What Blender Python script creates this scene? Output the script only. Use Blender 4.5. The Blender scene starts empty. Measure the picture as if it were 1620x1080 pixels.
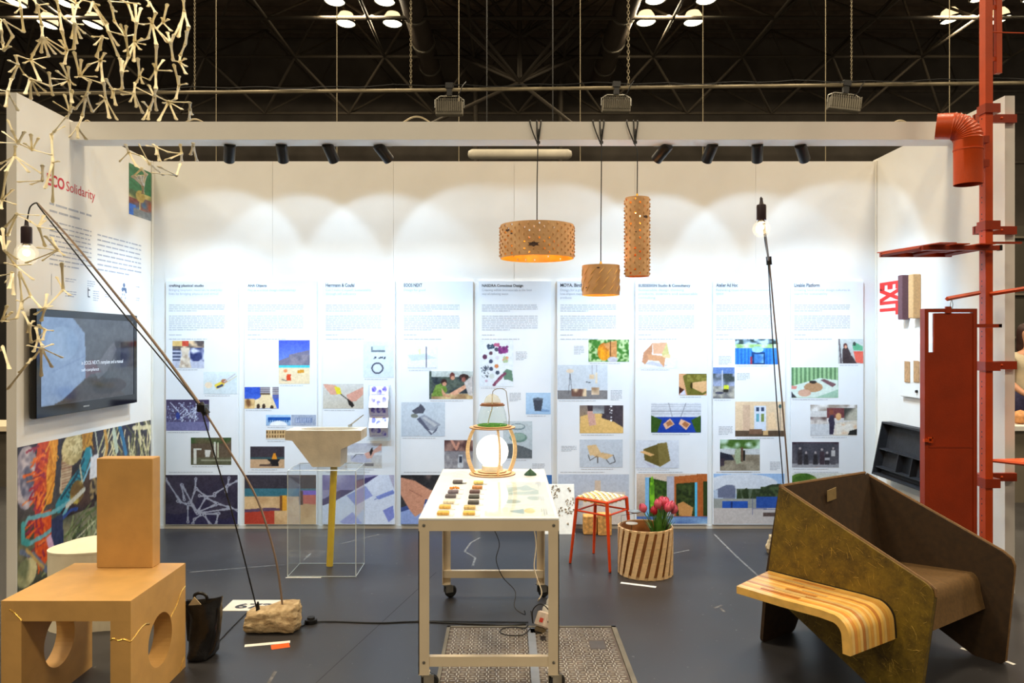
import bpy, math, random
import numpy as np
from mathutils import Vector, Matrix
R = random.Random(7)
NR = np.random.RandomState(3)
scene = bpy.context.scene
col = scene.collection
def lin(c):
    return tuple(((v/255.0)/12.92 if v/255.0 <= 0.04045 else ((v/255.0+0.055)/1.055)**2.4) for v in c[:3])
# ---------------------------------------------------------------- camera
F = 1200.0; CX = 801.0; CY = 540.0; CAMZ = 1.57
cd = bpy.data.cameras.new('camera'); cam = bpy.data.objects.new('camera', cd); col.objects.link(cam)
cam.location = (0, 0, CAMZ); cam.rotation_euler = (math.radians(90), 0, 0)
cd.sensor_width = 36.0; cd.lens = F/1620.0*36.0; cd.shift_x = 9/1620.0; cd.clip_end = 200
scene.camera = cam
# ---------------------------------------------------------------- world, exposure
w = bpy.data.worlds.new('hall_air'); scene.world = w; w.use_nodes = True
bg = w.node_tree.nodes['Background']; bg.inputs[0].default_value = (0.9, 0.78, 0.62, 1); bg.inputs[1].default_value = 0.15
scene.view_settings.view_transform = 'Standard'; scene.view_settings.look = 'None'
scene.view_settings.gamma = 1.0; scene.view_settings.use_curve_mapping = False
scene.view_settings.exposure = 0.0
scene.cycles.transparent_max_bounces = 24
# ---------------------------------------------------------------- lights
HALL = 510.0; SPILL = 17.0; BEAM = 104.0
def light(name, kind, loc, energy, color, target=None, **kw):
    l = bpy.data.lights.new(name, kind); l.energy = energy; l.color = color
    for k, v in kw.items(): setattr(l, k, v)
    o = bpy.data.objects.new(name, l); col.objects.link(o); o.location = loc
    if target is not None:
        d = Vector(target)-Vector(loc); o.rotation_euler = d.to_track_quat('-Z', 'Y').to_euler()
    return o
# the hall's rows of high bay lamps go on overhead and behind the camera
WARM = (1.0, 0.83, 0.58)
for gx in (-13.8, -4.6, 4.6, 13.8):
    for gy, gk in ((23.0, .9), (14.1, .9), (5.0, 1.5), (-4.1, 1.0), (-13.2, .45)):
        light('high_bay_light', 'AREA', (gx, gy, 11.4), HALL*gk, WARM, shape='DISK', size=2.0)
COOL = (0.50, 0.74, 1.0)
SPOTS = [(363, 350, 0), (447, 474, 0), (524, 612, 1), (608, 760, 2), (1046, 880, -2), (1122, 1040, -1), (1198, 1196, 0), (1270, 1335, 0)]
def px(x, y, Y):
    return Vector(((x-CX)*Y/F, Y, CAMZ-(y-CY)*Y/F))
def fl(x, y):
    Y = CAMZ*F/(y-CY); return Vector(((x-CX)*Y/F, Y, 0.0))
for (sx, tx, t) in SPOTS:
    p = px(sx, 243, 5.36); q = px(tx, 442, 6.36); q2 = px(tx, 800, 6.36)
    if sx == 363: q2 = px(262, 700, 6.2)
    if sx == 1270: q2 = px(1372, 700, 6.2)
    d = (q-p).normalized()   # each head: a crisp-edged spill and a stronger soft beam thrown down the wall
    light('track_spot_spill', 'SPOT', p+d*0.075, SPILL, COOL, q, spot_size=math.radians(76), spot_blend=0.25, shadow_soft_size=0.03)
    light('track_spot_beam', 'SPOT', p+d*0.075, BEAM*(1.5 if sx in (363, 1270) else 1), COOL, q2, spot_size=math.radians(92), spot_blend=1.0, shadow_soft_size=0.03)
# ---------------------------------------------------------------- materials
MATS = {}
def mat(name, rgb, rough=0.6, metal=0.0, noise=None, bump=None, emis=None, spec=0.5, alpha=None, trans=0.0, rgb2=None, coat=0.0):
    if name in MATS: return MATS[name]
    m = bpy.data.materials.new(name); m.use_nodes = True; nt = m.node_tree; N = nt.nodes; L = nt.links
    b = N['Principled BSDF']
    b.inputs['Base Color'].default_value = (*lin(rgb), 1); b.inputs['Roughness'].default_value = rough
    b.inputs['Metallic'].default_value = metal; b.inputs['Specular IOR Level'].default_value = spec
    b.inputs['Transmission Weight'].default_value = trans; b.inputs['Coat Weight'].default_value = coat
    tc = N.new('ShaderNodeTexCoord')
    if noise or rgb2:
        sc, am, st = (noise+(1,))[:3] if noise else (20, .1, 1)
        mp = N.new('ShaderNodeMapping'); mp.inputs['Scale'].default_value = st if isinstance(st, tuple) else (1, 1, 1)
        L.new(tc.outputs['Object'], mp.inputs[0])
        n = N.new('ShaderNodeTexNoise'); n.inputs['Scale'].default_value = sc; n.inputs['Detail'].default_value = 5
        L.new(mp.outputs[0], n.inputs['Vector'])
        r = N.new('ShaderNodeValToRGB'); r.color_ramp.elements[0].position = 0.32; r.color_ramp.elements[1].position = 0.68
        c2 = rgb2 if rgb2 else tuple(min(255, v*(1+am)) for v in rgb); c1 = rgb if rgb2 else tuple(v*(1-am) for v in rgb)
        r.color_ramp.elements[0].color = (*lin(c1), 1); r.color_ramp.elements[1].color = (*lin(c2), 1)
        L.new(n.outputs['Fac'], r.inputs[0]); L.new(r.outputs[0], b.inputs['Base Color'])
    if bump:
        n = N.new('ShaderNodeTexNoise'); n.inputs['Scale'].default_value = bump[0]; n.inputs['Detail'].default_value = 4
        L.new(tc.outputs['Object'], n.inputs['Vector'])
        bp = N.new('ShaderNodeBump'); bp.inputs['Strength'].default_value = bump[1]; bp.inputs['Distance'].default_value = 0.01
        L.new(n.outputs['Fac'], bp.inputs['Height']); L.new(bp.outputs[0], b.inputs['Normal'])
    if emis:
        b.inputs['Emission Color'].default_value = (*lin(emis[0]), 1); b.inputs['Emission Strength'].default_value = emis[1]
    MATS[name] = m
    return m
def clear(name, rgb=(240, 248, 250), amount=0.93, rough=0.03):
    """clear plastic or glass: mostly straight through, fresnel glints"""
    m = bpy.data.materials.new(name); m.use_nodes = True; nt = m.node_tree; N = nt.nodes; L = nt.links
    for n in list(N): N.remove(n)
    o = N.new('ShaderNodeOutputMaterial'); t = N.new('ShaderNodeBsdfTransparent'); t.inputs[0].default_value = (*lin(rgb), 1)
    g = N.new('ShaderNodeBsdfGlossy'); g.inputs['Roughness'].default_value = rough
    d = N.new('ShaderNodeBsdfDiffuse'); d.inputs[0].default_value = (*lin(rgb), 1)
    lw = N.new('ShaderNodeLayerWeight'); lw.inputs[0].default_value = 0.5; pw_ = N.new('ShaderNodeMath'); pw_.operation = 'POWER'; pw_.inputs[1].default_value = 4.0; L.new(lw.outputs['Facing'], pw_.inputs[0])
    fr = N.new('ShaderNodeMath'); fr.operation = 'MULTIPLY_ADD'; fr.inputs[1].default_value = 0.35; fr.inputs[2].default_value = 0.025; L.new(pw_.outputs[0], fr.inputs[0])
    m1 = N.new('ShaderNodeMixShader'); L.new(fr.outputs[0], m1.inputs[0]); L.new(t.outputs[0], m1.inputs[1]); L.new(g.outputs[0], m1.inputs[2])
    m2 = N.new('ShaderNodeMixShader'); m2.inputs[0].default_value = amount; L.new(d.outputs[0], m2.inputs[1]); L.new(m1.outputs[0], m2.inputs[2])
    L.new(m2.outputs[0], o.inputs[0]); MATS[name] = m
    return m
def attr_mat(name, emit=0.0, rough=0.5):
    m = bpy.data.materials.new(name); m.use_nodes = True; nt = m.node_tree; N = nt.nodes; L = nt.links
    b = N['Principled BSDF']; a = N.new('ShaderNodeVertexColor'); a.layer_name = 'ink'
    b.inputs['Roughness'].default_value = rough
    if emit:
        L.new(a.outputs[0], b.inputs['Emission Color']); b.inputs['Emission Strength'].default_value = emit
        b.inputs['Base Color'].default_value = (0.01, 0.01, 0.012, 1)
    else: L.new(a.outputs[0], b.inputs['Base Color'])
    MATS[name] = m
    return m
M_white = mat('white_laminate', (233, 231, 226), 0.55, noise=(3, .012))
M_board = mat('board_print', (229, 232, 236), 0.45, noise=(4, .01))
M_print = attr_mat('ink_print', rough=0.4)
M_screen = attr_mat('screen_glow', emit=0.62, rough=0.12)
M_ink = mat('dark_ink', (62, 64, 72), 0.6, noise=(30, .05))
M_inkl = mat('grey_ink', (172, 176, 186), 0.6, noise=(30, .05))
M_inkll = mat('pale_ink', (176, 182, 192), 0.6, noise=(30, .05))
M_inkred = mat('red_ink', (205, 40, 62), 0.5, noise=(30, .05))
M_black = mat('black_plastic', (17, 17, 19), 0.35, noise=(30, .1))
M_cable = mat('black_cable', (14, 14, 15), 0.5, noise=(60, .1))
M_red = mat('red_powder_coat', (198, 70, 8), 0.38, noise=(6, .05), bump=(120, .08))
M_redd = mat('darker_red_powder_coat', (154, 48, 3), 0.42, noise=(6, .06), bump=(120, .08))
M_mdf = mat('fibreboard', (204, 158, 92), 0.5, noise=(9, .035), bump=(60, .05))
M_cream = mat('cream_steel', (226, 210, 182), 0.4, noise=(5, .02))
M_topw = mat('white_table_top', (238, 241, 246), 0.25, noise=(5, .01))
M_chrome = mat('zinc_plate', (170, 168, 160), 0.3, metal=0.9, noise=(20, .08))
M_wood = mat('pale_plywood', (232, 200, 152), 0.5, noise=(24, .06, (1, 1, 6)))
M_woodd = mat('cut_plywood_edge', (150, 104, 74), 0.6, noise=(30, .08))
M_grey = mat('galvanised_grey', (120, 114, 100), 0.55, noise=(8, .08))
M_frame = mat('painted_truss', (66, 58, 46), 0.7, noise=(3, .08))
M_link = mat('cast_bioplastic', (242, 230, 192), 0.45, noise=(14, .05))
M_concrete = mat('sand_concrete', (214, 202, 180), 0.8, noise=(9, .05), bump=(90, .15))
M_glass = clear('clear_glass', (252, 254, 253), 0.97)
M_acryl = clear('clear_acrylic', (251, 253, 254), 0.97)
M_edge = mat('acrylic_edge', (226, 236, 238), 0.3, noise=(30, .02))  # pale colour stands for the light caught along the acrylic edges
M_tape = mat('white_label_tape', (240, 238, 230), 0.5, noise=(30, .02))
M_rubber = mat('black_rubber', (20, 20, 22), 0.55, noise=(30, .1))
# ---------------------------------------------------------------- mesh helpers
class MB:
    def __init__(s): s.v = []; s.f = []
    def add(s, vs, fs):
        n = len(s.v); s.v += [tuple(v) for v in vs]; s.f += [tuple(i+n for i in f) for f in fs]; return s
    def box(s, a, b, T=None):
        x0, y0, z0 = a; x1, y1, z1 = b
        vs = [(x0,y0,z0),(x1,y0,z0),(x1,y1,z0),(x0,y1,z0),(x0,y0,z1),(x1,y0,z1),(x1,y1,z1),(x0,y1,z1)]
        if T: vs = [T(Vector(v)) for v in vs]
        return s.add(vs, [(3,2,1,0),(4,5,6,7),(0,1,5,4),(1,2,6,5),(2,3,7,6),(3,0,4,7)])
    def bbox(s, a, b, c=0.004, T=None):
        """box with chamfered vertical+horizontal edges (rounded look)"""
        x0, y0, z0 = a; x1, y1, z1 = b
        o = [(x0+c,y0),(x1-c,y0),(x1,y0+c),(x1,y1-c),(x1-c,y1),(x0+c,y1),(x0,y1-c),(x0,y0+c)]
        cx, cy = (x0+x1)/2, (y0+y1)/2
        def ins(p): return (p[0]+(c if p[0] < cx else -c), p[1]+(c if p[1] < cy else -c))
        rings = [([ins(p) for p in o], z0), (o, z0+c), (o, z1-c), ([ins(p) for p in o], z1)]
        vs = [(p[0], p[1], z) for ring, z in rings for p in ring]
        if T: vs = [T(Vector(v)) for v in vs]
        fs = [tuple(reversed(range(8))), tuple(range(24, 32))]
        for r in range(3):
            for i in range(8):
                j = (i+1) % 8; fs.append((r*8+i, r*8+j, r*8+8+j, r*8+8+i))
        return s.add(vs, fs)
    def prism(s, poly, f0, f1):
        n = len(poly); vs = [f0(p) for p in poly]+[f1(p) for p in poly]
        fs = [tuple(reversed(range(n))), tuple(range(n, 2*n))]+[(i, (i+1) % n, n+(i+1) % n, n+i) for i in range(n)]
        return s.add(vs, fs)
    def tube(s, path, r, n=8, flat=None, cap=True):
        P = [Vector(p) for p in path]; rr = r if isinstance(r, (list, tuple)) else [r]*len(P)
        up = None; vs = []; fs = []
        for i, p in enumerate(P):
            t = (P[min(i+1, len(P)-1)]-P[max(i-1, 0)])
            if t.length < 1e-9: t = Vector((0, 0, 1))
            t.normalize()
            if up is None:
                up = Vector((0, 0, 1)) if abs(t.z) < 0.9 else Vector((0, 1, 0))
            a = t.cross(up)
            if a.length < 1e-6: a = t.cross(Vector((1, 0, 0)))
            a.normalize(); b = t.cross(a).normalized(); up = -b if (-b).dot(up) > 0 else b
            b = up; a = t.cross(b).normalized()
            for k in range(n):
                an = 2*math.pi*k/n
                vs.append(p+a*rr[i]*math.cos(an)+b*rr[i]*math.sin(an)*(flat or 1))
        for i in range(len(P)-1):
            for k in range(n):
                j = (k+1) % n; fs.append((i*n+k, i*n+j, (i+1)*n+j, (i+1)*n+k))
        if cap: fs += [tuple(reversed(range(n))), tuple((len(P)-1)*n+k for k in range(n))]
        return s.add(vs, fs)
    def lathe(s, prof, c=(0, 0, 0), n=24, axis='z', closed=False, T=None):
        vs = []; fs = []; m = len(prof); c = Vector(c)
        for k in range(n):
            a = 2*math.pi*k/n; ca, sa = math.cos(a), math.sin(a)
            for (r, z) in prof:
                if axis == 'z': p = Vector((r*ca, r*sa, z))
                elif axis == 'y': p = Vector((r*ca, z, r*sa))
                else: p = Vector((z, r*ca, r*sa))
                vs.append((T(p) if T else p)+c)
        mm = m if closed else m-1
        for k in range(n):
            j = (k+1) % n
            for i in range(mm):
                i2 = (i+1) % m; fs.append((k*m+i, j*m+i, j*m+i2, k*m+i2))
        return s.add(vs, fs)
    def ico(s, c, r, sub=2, jit=0.0, sc=(1, 1, 1), rnd=None):
        import bmesh
        bm = bmesh.new(); bmesh.ops.create_icosphere(bm, subdivisions=sub, radius=1)
        vs = []
        for v in bm.verts:
            k = 1+((rnd or R).uniform(-jit, jit) if jit else 0)
            vs.append((c[0]+v.co.x*r*sc[0]*k, c[1]+v.co.y*r*sc[1]*k, c[2]+v.co.z*r*sc[2]*k))
        fs = [tuple(v.index for v in f.verts) for f in bm.faces]; bm.free()
        return s.add(vs, fs)
def cyl(c, r, h, n=20, axis='z', r2=None):
    r2 = r if r2 is None else r2
    return MB().lathe([(1e-4, 0), (r, 0), (r2, h), (1e-4, h)], c, n, axis)
def mesh_of(mb, smooth):
    me = bpy.data.meshes.new('m'); V = np.array(mb.v, dtype=float) if mb.v else np.zeros((1, 3))
    c = (V.min(0)+V.max(0))/2
    me.from_pydata([tuple(x) for x in (V-c)], [], mb.f); me.update()
    if smooth:
        me.polygons.foreach_set('use_smooth', [True]*len(me.polygons))
        try: me.set_sharp_from_angle(angle=math.radians(smooth if smooth is not True else 40))
        except Exception: pass
    return me, Vector(c)
def ploc(p):
    v = Vector((0, 0, 0))
    while p is not None: v += p.location; p = p.parent
    return v
def obj(name, mb, m, parent=None, smooth=False, label=None, cat=None, group=None, kind=None):
    me, c = mesh_of(mb, smooth); me.name = name
    me.materials.append(m)
    o = bpy.data.objects.new(name, me); col.objects.link(o)
    if parent is not None: o.parent = parent; o.location = c-ploc(parent)
    else: o.location = c
    tag(o, label, cat, group, kind)
    return o
def tag(o, label=None, cat=None, group=None, kind=None):
    if label: o['label'] = label
    if cat: o['category'] = cat
    if group: o['group'] = group
    if kind: o['kind'] = kind
    return o
def thing(name, loc, label, cat, group=None):
    o = bpy.data.objects.new(name, None); col.objects.link(o); o.location = loc; o.empty_display_size = 0.1
    return tag(o, label, cat, group)
def struct(name, mb, m, parent=None, smooth=False):
    return obj(name, mb, m, parent, smooth, kind=None if parent else 'structure')
def copy_tree(o, parent=None):
    c = o.copy(); col.objects.link(c); c.parent = parent
    for ch in list(o.children): copy_tree(ch, c)
    return c
_fc = {}
def text(name, s, m, org, right, up, size, parent=None, width=None, bold=0.0, label=None, off=0.0015, height=None):
    """flat lettering: org is the baseline start, right/up span the surface"""
    cu = bpy.data.curves.new('t', 'FONT'); cu.body = s; cu.size = 1.0; cu.offset = bold; cu.resolution_u = 3
    tmp = bpy.data.objects.new('t', cu); col.objects.link(tmp)
    me = bpy.data.meshes.new_from_object(tmp.evaluated_get(bpy.context.evaluated_depsgraph_get()))
    bpy.data.objects.remove(tmp); bpy.data.curves.remove(cu)
    n = len(me.vertices); co = np.empty(n*3); me.vertices.foreach_get('co', co); co = co.reshape(-1, 3)
    k = size
    wx = co[:, 0].max()-co[:, 0].min()
    kx = width/wx if width else k
    if height: k = height/(co[:, 1].max()-co[:, 1].min())
    right = Vector(right).normalized(); up = Vector(up).normalized(); nrm = right.cross(up)
    P = np.outer((co[:, 0]-co[:, 0].min())*kx, right)+np.outer(co[:, 1]*k, up)+np.array(org)[None]+off*np.array(nrm)[None]
    c = (P.min(0)+P.max(0))/2
    me.vertices.foreach_set('co', (P-c).ravel()); me.update(); me.name = name
    me.materials.clear(); me.materials.append(m)
    o = bpy.data.objects.new(name, me); col.objects.link(o)
    if parent is not None: o.parent = parent; o.location = Vector(c)-ploc(parent)
    else: o.location = Vector(c)
    tag(o, label)
    return o
# ---------------------------------------------------------------- printed pictures (flat prints)
def img(W, H, ops):
    A = np.zeros((H, W, 3)); yy, xx = np.mgrid[0:H, 0:W]; u = xx/(W-1.0); v = yy/(H-1.0); asp = W/float(H)
    def noise(s):
        g = NR.rand(max(2, int(s))+1, max(2, int(s*asp))+1); gy = v*(g.shape[0]-1.001); gx = u*(g.shape[1]-1.001)
        y0 = gy.astype(int); x0 = gx.astype(int); fy = gy-y0; fx = gx-x0
        return (g[y0, x0]*(1-fx)+g[y0, x0+1]*fx)*(1-fy)+(g[y0+1, x0]*(1-fx)+g[y0+1, x0+1]*fx)*fy
    def put(mask, c, a=1.0):
        A[mask] = A[mask]*(1-a)+np.array(c, float)*a
    for o in ops:
        k = o[0]
        if k == 'g': A[:] = np.array(o[1], float)*(1-v[..., None])+np.array(o[2], float)*v[..., None]
        elif k == 'r': put((u >= o[1]) & (u <= o[3]) & (v >= o[2]) & (v <= o[4]), o[5], *(o[6:7]))
        elif k == 'e': put(((u-o[1])/o[3])**2+((v-o[2])/o[4])**2 <= 1, o[5], *(o[6:7]))
        elif k == 'o':
            q = np.sqrt(((u-o[1])/o[3])**2+((v-o[2])/o[4])**2); put((q <= 1) & (q >= o[6]), o[5])
        elif k == 'p':
            P = o[1]; inside = np.zeros((H, W), bool)
            for i in range(len(P)):
                (x1, y1), (x2, y2) = P[i], P[(i+1) % len(P)]
                if y1 == y2: continue
                c = ((y1 > v) != (y2 > v)) & (u < (x2-x1)*(v-y1)/(y2-y1)+x1); inside ^= c
            put(inside, o[2], *(o[3:4]))
        elif k == 'l':
            P = o[1]; wd = o[2]
            for (x1, y1), (x2, y2) in zip(P[:-1], P[1:]):
                dx, dy = (x2-x1)*asp, y2-y1; L2 = dx*dx+dy*dy+1e-9
                t = np.clip(((u-x1)*asp*dx+(v-y1)*dy)/L2, 0, 1)
                d = np.hypot((u-x1)*asp-t*dx, (v-y1)-t*dy); put(d <= wd, o[3])
        elif k == 'n': A += (noise(o[2] if len(o) > 2 else H*.6)[..., None]-.5)*o[1]
        elif k == 'N':   # region noise between two colours
            x0, y0, x1, y1, ca, cb, s = o[1:8]; n = np.clip((noise(s)-.3)/.4, 0, 1)[..., None]
            mk = (u >= x0) & (u <= x1) & (v >= y0) & (v <= y1); T = np.array(ca, float)*(1-n)+np.array(cb, float)*n; A[mk] = T[mk]
        elif k == 'M':   # ellipse noise
            cx, cy, rx, ry, ca, cb, s = o[1:8]; n = np.clip((noise(s)-.3)/.4, 0, 1)[..., None]
            mk = ((u-cx)/rx)**2+((v-cy)/ry)**2 <= 1; T = np.array(ca, float)*(1-n)+np.array(cb, float)*n; A[mk] = T[mk]
        elif k == 's':   # stripes x0,y0,x1,y1,count,colour, vertical?
            x0, y0, x1, y1, cnt, c, vert = o[1:8]
            q = ((u-x0)/(x1-x0) if vert else (v-y0)/(y1-y0))*cnt
            put((u >= x0) & (u <= x1) & (v >= y0) & (v <= y1) & ((q % 1) < .5), c)
        elif k == 'd':   # dots region
            rr = np.random.RandomState(int(o[6]))
            for _ in range(int(o[5])):
                cx = rr.uniform(o[1], o[3]); cy = rr.uniform(o[2], o[4]); c = o[7][rr.randint(len(o[7]))]; q = o[8]*rr.uniform(.6, 1.3)
                put(((u-cx)*asp)**2+(v-cy)**2 <= q*q, c)
    A = np.clip(A, 0, 255); P_ = np.pad(A, ((1, 1), (1, 1), (0, 0)), 'edge')   # the soft, grainy look of a print
    A = A*.6+.10*(P_[:-2, 1:-1]+P_[2:, 1:-1]+P_[1:-1, :-2]+P_[1:-1, 2:])
    A = A+(noise(H*.5)[..., None]-.5)*14+(noise(H*.25)[..., None]-.5)*10+(noise(3)[..., None]-.5)*8
    return np.clip(A, 0, 255)
def sheet(name, A, tl, tr, bl, parent=None, m=None, label=None, off=0.001, cat=None, group=None):
    H, W, _ = A.shape; tl, tr, bl = Vector(tl), Vector(tr), Vector(bl)
    ex, ey = tr-tl, bl-tl; nrm = ex.cross(-ey).normalized(); n = np.array(nrm)
    yy, xx = np.mgrid[0:H, 0:W]; u = (xx/(W-1.0)).ravel(); v = (yy/(H-1.0)).ravel()
    P = np.outer(u, ex)+np.outer(v, ey)+np.array(tl)[None]+n[None]*off
    c = (P.min(0)+P.max(0))/2; P = P-c
    i = (np.arange(H-1)[:, None]*W+np.arange(W-1)[None]).ravel()
    Fc = np.stack([i+W, i+W+1, i+1, i], 1)
    me = bpy.data.meshes.new(name); nf = len(Fc)
    me.vertices.add(len(P)); me.vertices.foreach_set('co', P.ravel())
    me.loops.add(nf*4); me.loops.foreach_set('vertex_index', Fc.ravel())
    me.polygons.add(nf); me.polygons.foreach_set('loop_start', np.arange(0, nf*4, 4)); 
    me.update(calc_edges=True); me.validate()
    a = me.color_attributes.new('ink', 'FLOAT_COLOR', 'POINT')
    L = (A.reshape(-1, 3)/255.0); L = np.where(L <= .04045, L/12.92, ((L+.055)/1.055)**2.4)
    a.data.foreach_set('color', np.concatenate([L, np.ones((len(L), 1))], 1).ravel())
    me.materials.append(m or M_print)
    o = bpy.data.objects.new(name, me); col.objects.link(o)
    if parent is not None: o.parent = parent; o.location = Vector(c)-ploc(parent)
    else: o.location = Vector(c)
    return tag(o, label, cat, group)
def text_bars(name, org, right, up, width, lines, pitch, m, parent, seed=0, last=0.6, bar=0.38, full=True):
    """a paragraph too small to read: short flat word strokes"""
    rr = random.Random(seed); mb = MB(); right = Vector(right).normalized(); up = Vector(up).normalized(); nn = right.cross(up)
    for i in range(lines):
        wl = width if i < lines-1 else width*last
        x = 0.0
        while x < wl-pitch*.3:
            ww = min(rr.uniform(.8, 3.2)*pitch, wl-x)
            a = Vector(org)+right*x-up*(i*pitch)+nn*.0012
            mb.add([a, a+right*ww, a+right*ww+up*pitch*bar, a+up*pitch*bar], [(0, 1, 2, 3)]); x += ww+pitch*.35
    return obj(name, mb, m, parent)
# ================================================================ SETTING
# floor: dark scuffed vinyl
m = bpy.data.materials.new('dark_floor'); m.use_nodes = True; nt = m.node_tree; N = nt.nodes; L = nt.links; b = N['Principled BSDF']
tc = N.new('ShaderNodeTexCoord'); n1 = N.new('ShaderNodeTexNoise'); n1.inputs['Scale'].default_value = 1.3; n1.inputs['Detail'].default_value = 6
L.new(tc.outputs['Object'], n1.inputs['Vector'])
r1 = N.new('ShaderNodeValToRGB'); r1.color_ramp.elements[0].position = .35; r1.color_ramp.elements[1].position = .7
r1.color_ramp.elements[0].color = (*lin((44, 43, 45)), 1); r1.color_ramp.elements[1].color = (*lin((58, 57, 59)), 1); L.new(n1.outputs['Fac'], r1.inputs[0])
mp = N.new('ShaderNodeMapping'); mp.inputs['Scale'].default_value = (3, 14, 3); mp.inputs['Rotation'].default_value = (0, 0, .5); L.new(tc.outputs['Object'], mp.inputs[0])
n2 = N.new('ShaderNodeTexNoise'); n2.inputs['Scale'].default_value = 4.0; n2.inputs['Detail'].default_value = 8; n2.inputs['Roughness'].default_value = .7; L.new(mp.outputs[0], n2.inputs['Vector'])
r2 = N.new('ShaderNodeValToRGB'); r2.color_ramp.elements[0].position = .66; r2.color_ramp.elements[1].position = .80
r2.color_ramp.elements[0].color = (0, 0, 0, 1); r2.color_ramp.elements[1].color = (.35, .35, .35, 1); L.new(n2.outputs['Fac'], r2.inputs[0])
mx = N.new('ShaderNodeMixRGB'); mx.inputs[2].default_value = (*lin((150, 146, 142)), 1); L.new(r2.outputs[0], mx.inputs[0]); L.new(r1.outputs[0], mx.inputs[1]); 
n3 = N.new('ShaderNodeTexNoise'); n3.inputs['Scale'].default_value = 34; n3.inputs['Detail'].default_value = 3; L.new(tc.outputs['Object'], n3.inputs['Vector'])
r4 = N.new('ShaderNodeValToRGB'); r4.color_ramp.elements[0].position = .70; r4.color_ramp.elements[1].position = .76; r4.color_ramp.elements[0].color = (0, 0, 0, 1); r4.color_ramp.elements[1].color = (.4, .4, .4, 1); L.new(n3.outputs['Fac'], r4.inputs[0])
mx2 = N.new('ShaderNodeMixRGB'); mx2.inputs[2].default_value = (*lin((150, 148, 145)), 1); L.new(r4.outputs[0], mx2.inputs[0]); L.new(mx.outputs[0], mx2.inputs[1]); L.new(mx2.outputs[0], b.inputs['Base Color'])
r3 = N.new('ShaderNodeMapRange'); r3.inputs[3].default_value = .26; r3.inputs[4].default_value = .50; L.new(n1.outputs['Fac'], r3.inputs[0]); L.new(r3.outputs[0], b.inputs['Roughness'])
M_floor = m
fo = struct('floor', MB().box((-24, -20, -.05), (24, 32, 0)), M_floor)
# seams between the floor sheets and a few long scuffs
M_seam = mat('floor_seam', (40, 39, 41), .6, noise=(20, .1)); M_scuff = mat('pale_scuff', (104, 101, 98), .6, noise=(30, .25))
def strip(name, pts, wd, m, z=.0006, parent=None):
    mb = MB()
    for a, b2 in zip(pts[:-1], pts[1:]):
        a = Vector(a); b2 = Vector(b2); t = (b2-a).normalized(); s = Vector((-t.y, t.x, 0))*wd/2; h = Vector((0, 0, z))
        mb.add([a-s+h, b2-s+h, b2+s+h, a+s+h], [(0, 1, 2, 3)])
    return obj(name, mb, m, parent)
for (p, q) in (((690, 905), (500, 1080)),):
    strip('floor_seam', [fl(*p), fl(*q)], .005, M_seam, parent=fo)
for pts in ([(1130, 845), (1163, 878), (1215, 925)], [(735, 872), (745, 858), (760, 850)], [(735, 872), (752, 882), (748, 895)], [(300, 905), (450, 893)], [(480, 886), (492, 875)], [(540, 860), (600, 845)], [(1060, 876), (1090, 870)], [(1130, 962), (1142, 957)], [(1140, 962), (1146, 968)], [(425, 1080), (436, 1062)]):
    strip('floor_scuff', [fl(*p) for p in pts], .016, M_scuff, z=.0009, parent=fo)
# booth walls
XL, XR, YB, ZT = -2.976, 3.109, 6.37, 3.082
wb = struct('wall_back', MB().box((XL-.06, YB+.004, 0), (XR+.06, YB+.06, ZT)), M_white)
pw = (XR-XL)/6
for i in range(6):
    x0 = XL+pw*i; obj('wall_panel', MB().box((x0+.0015, YB, .0), (x0+pw-.0015, YB+.004, ZT)), M_white, wb)
wl = struct('wall_left', MB().box((XL-.062, 4.61, 0), (XL, YB+.06, ZT)), M_white)
wr = struct('wall_right', MB().box((XR, 4.73, 0), (XR+.062, YB+.06, ZT+.02)), M_white)
M_trimw = mat('white_corner_strip', (226, 222, 212), .5, noise=(6, .02))
obj('corner_strip', MB().box((XL, YB-.02, 0), (XL+.012, YB, ZT)), M_trimw, wb)
obj('corner_strip', MB().box((XR-.012, YB-.02, 0), (XR, YB, ZT)), M_trimw, wb)
struct('baseboard_back', MB().box((XL+.02, YB-.006, 0), (XR-.02, YB-.0005, .03)), M_trimw)
struct('trim_1', MB().box((XL, 5.17, 2.945), (XR, 5.34, 3.068)), M_white)   # the header beam spanning the booth
# hall shell
M_hall = mat('dark_hall_wall', (96, 89, 80), .9, noise=(.8, .12)); M_deck = mat('dark_roof_deck', (104, 92, 80), .9, noise=(1.2, .15))
hw = struct('wall_far', MB().box((-24, 30.0, 0), (24, 30.2, 13.6)), M_hall)
for z in (11.4, 10.55, 8.6):
    obj('girt', MB().box((-24, 29.9, z), (24, 29.999, z+.08)), mat('wall_girt', (112, 102, 90), .8, noise=(3, .1)), hw)
ce = struct('ceiling', MB().box((-24, -20, 13.6), (24, 30, 13.8)), M_deck)
for i in range(9):
    y = 20+i*1.2; obj('deck_rib', MB().box((-24, y, 13.45), (24, y+.1, 13.599)), mat('deck_rib', (92, 80, 68), .85, noise=(3, .1)), ce)
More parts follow.
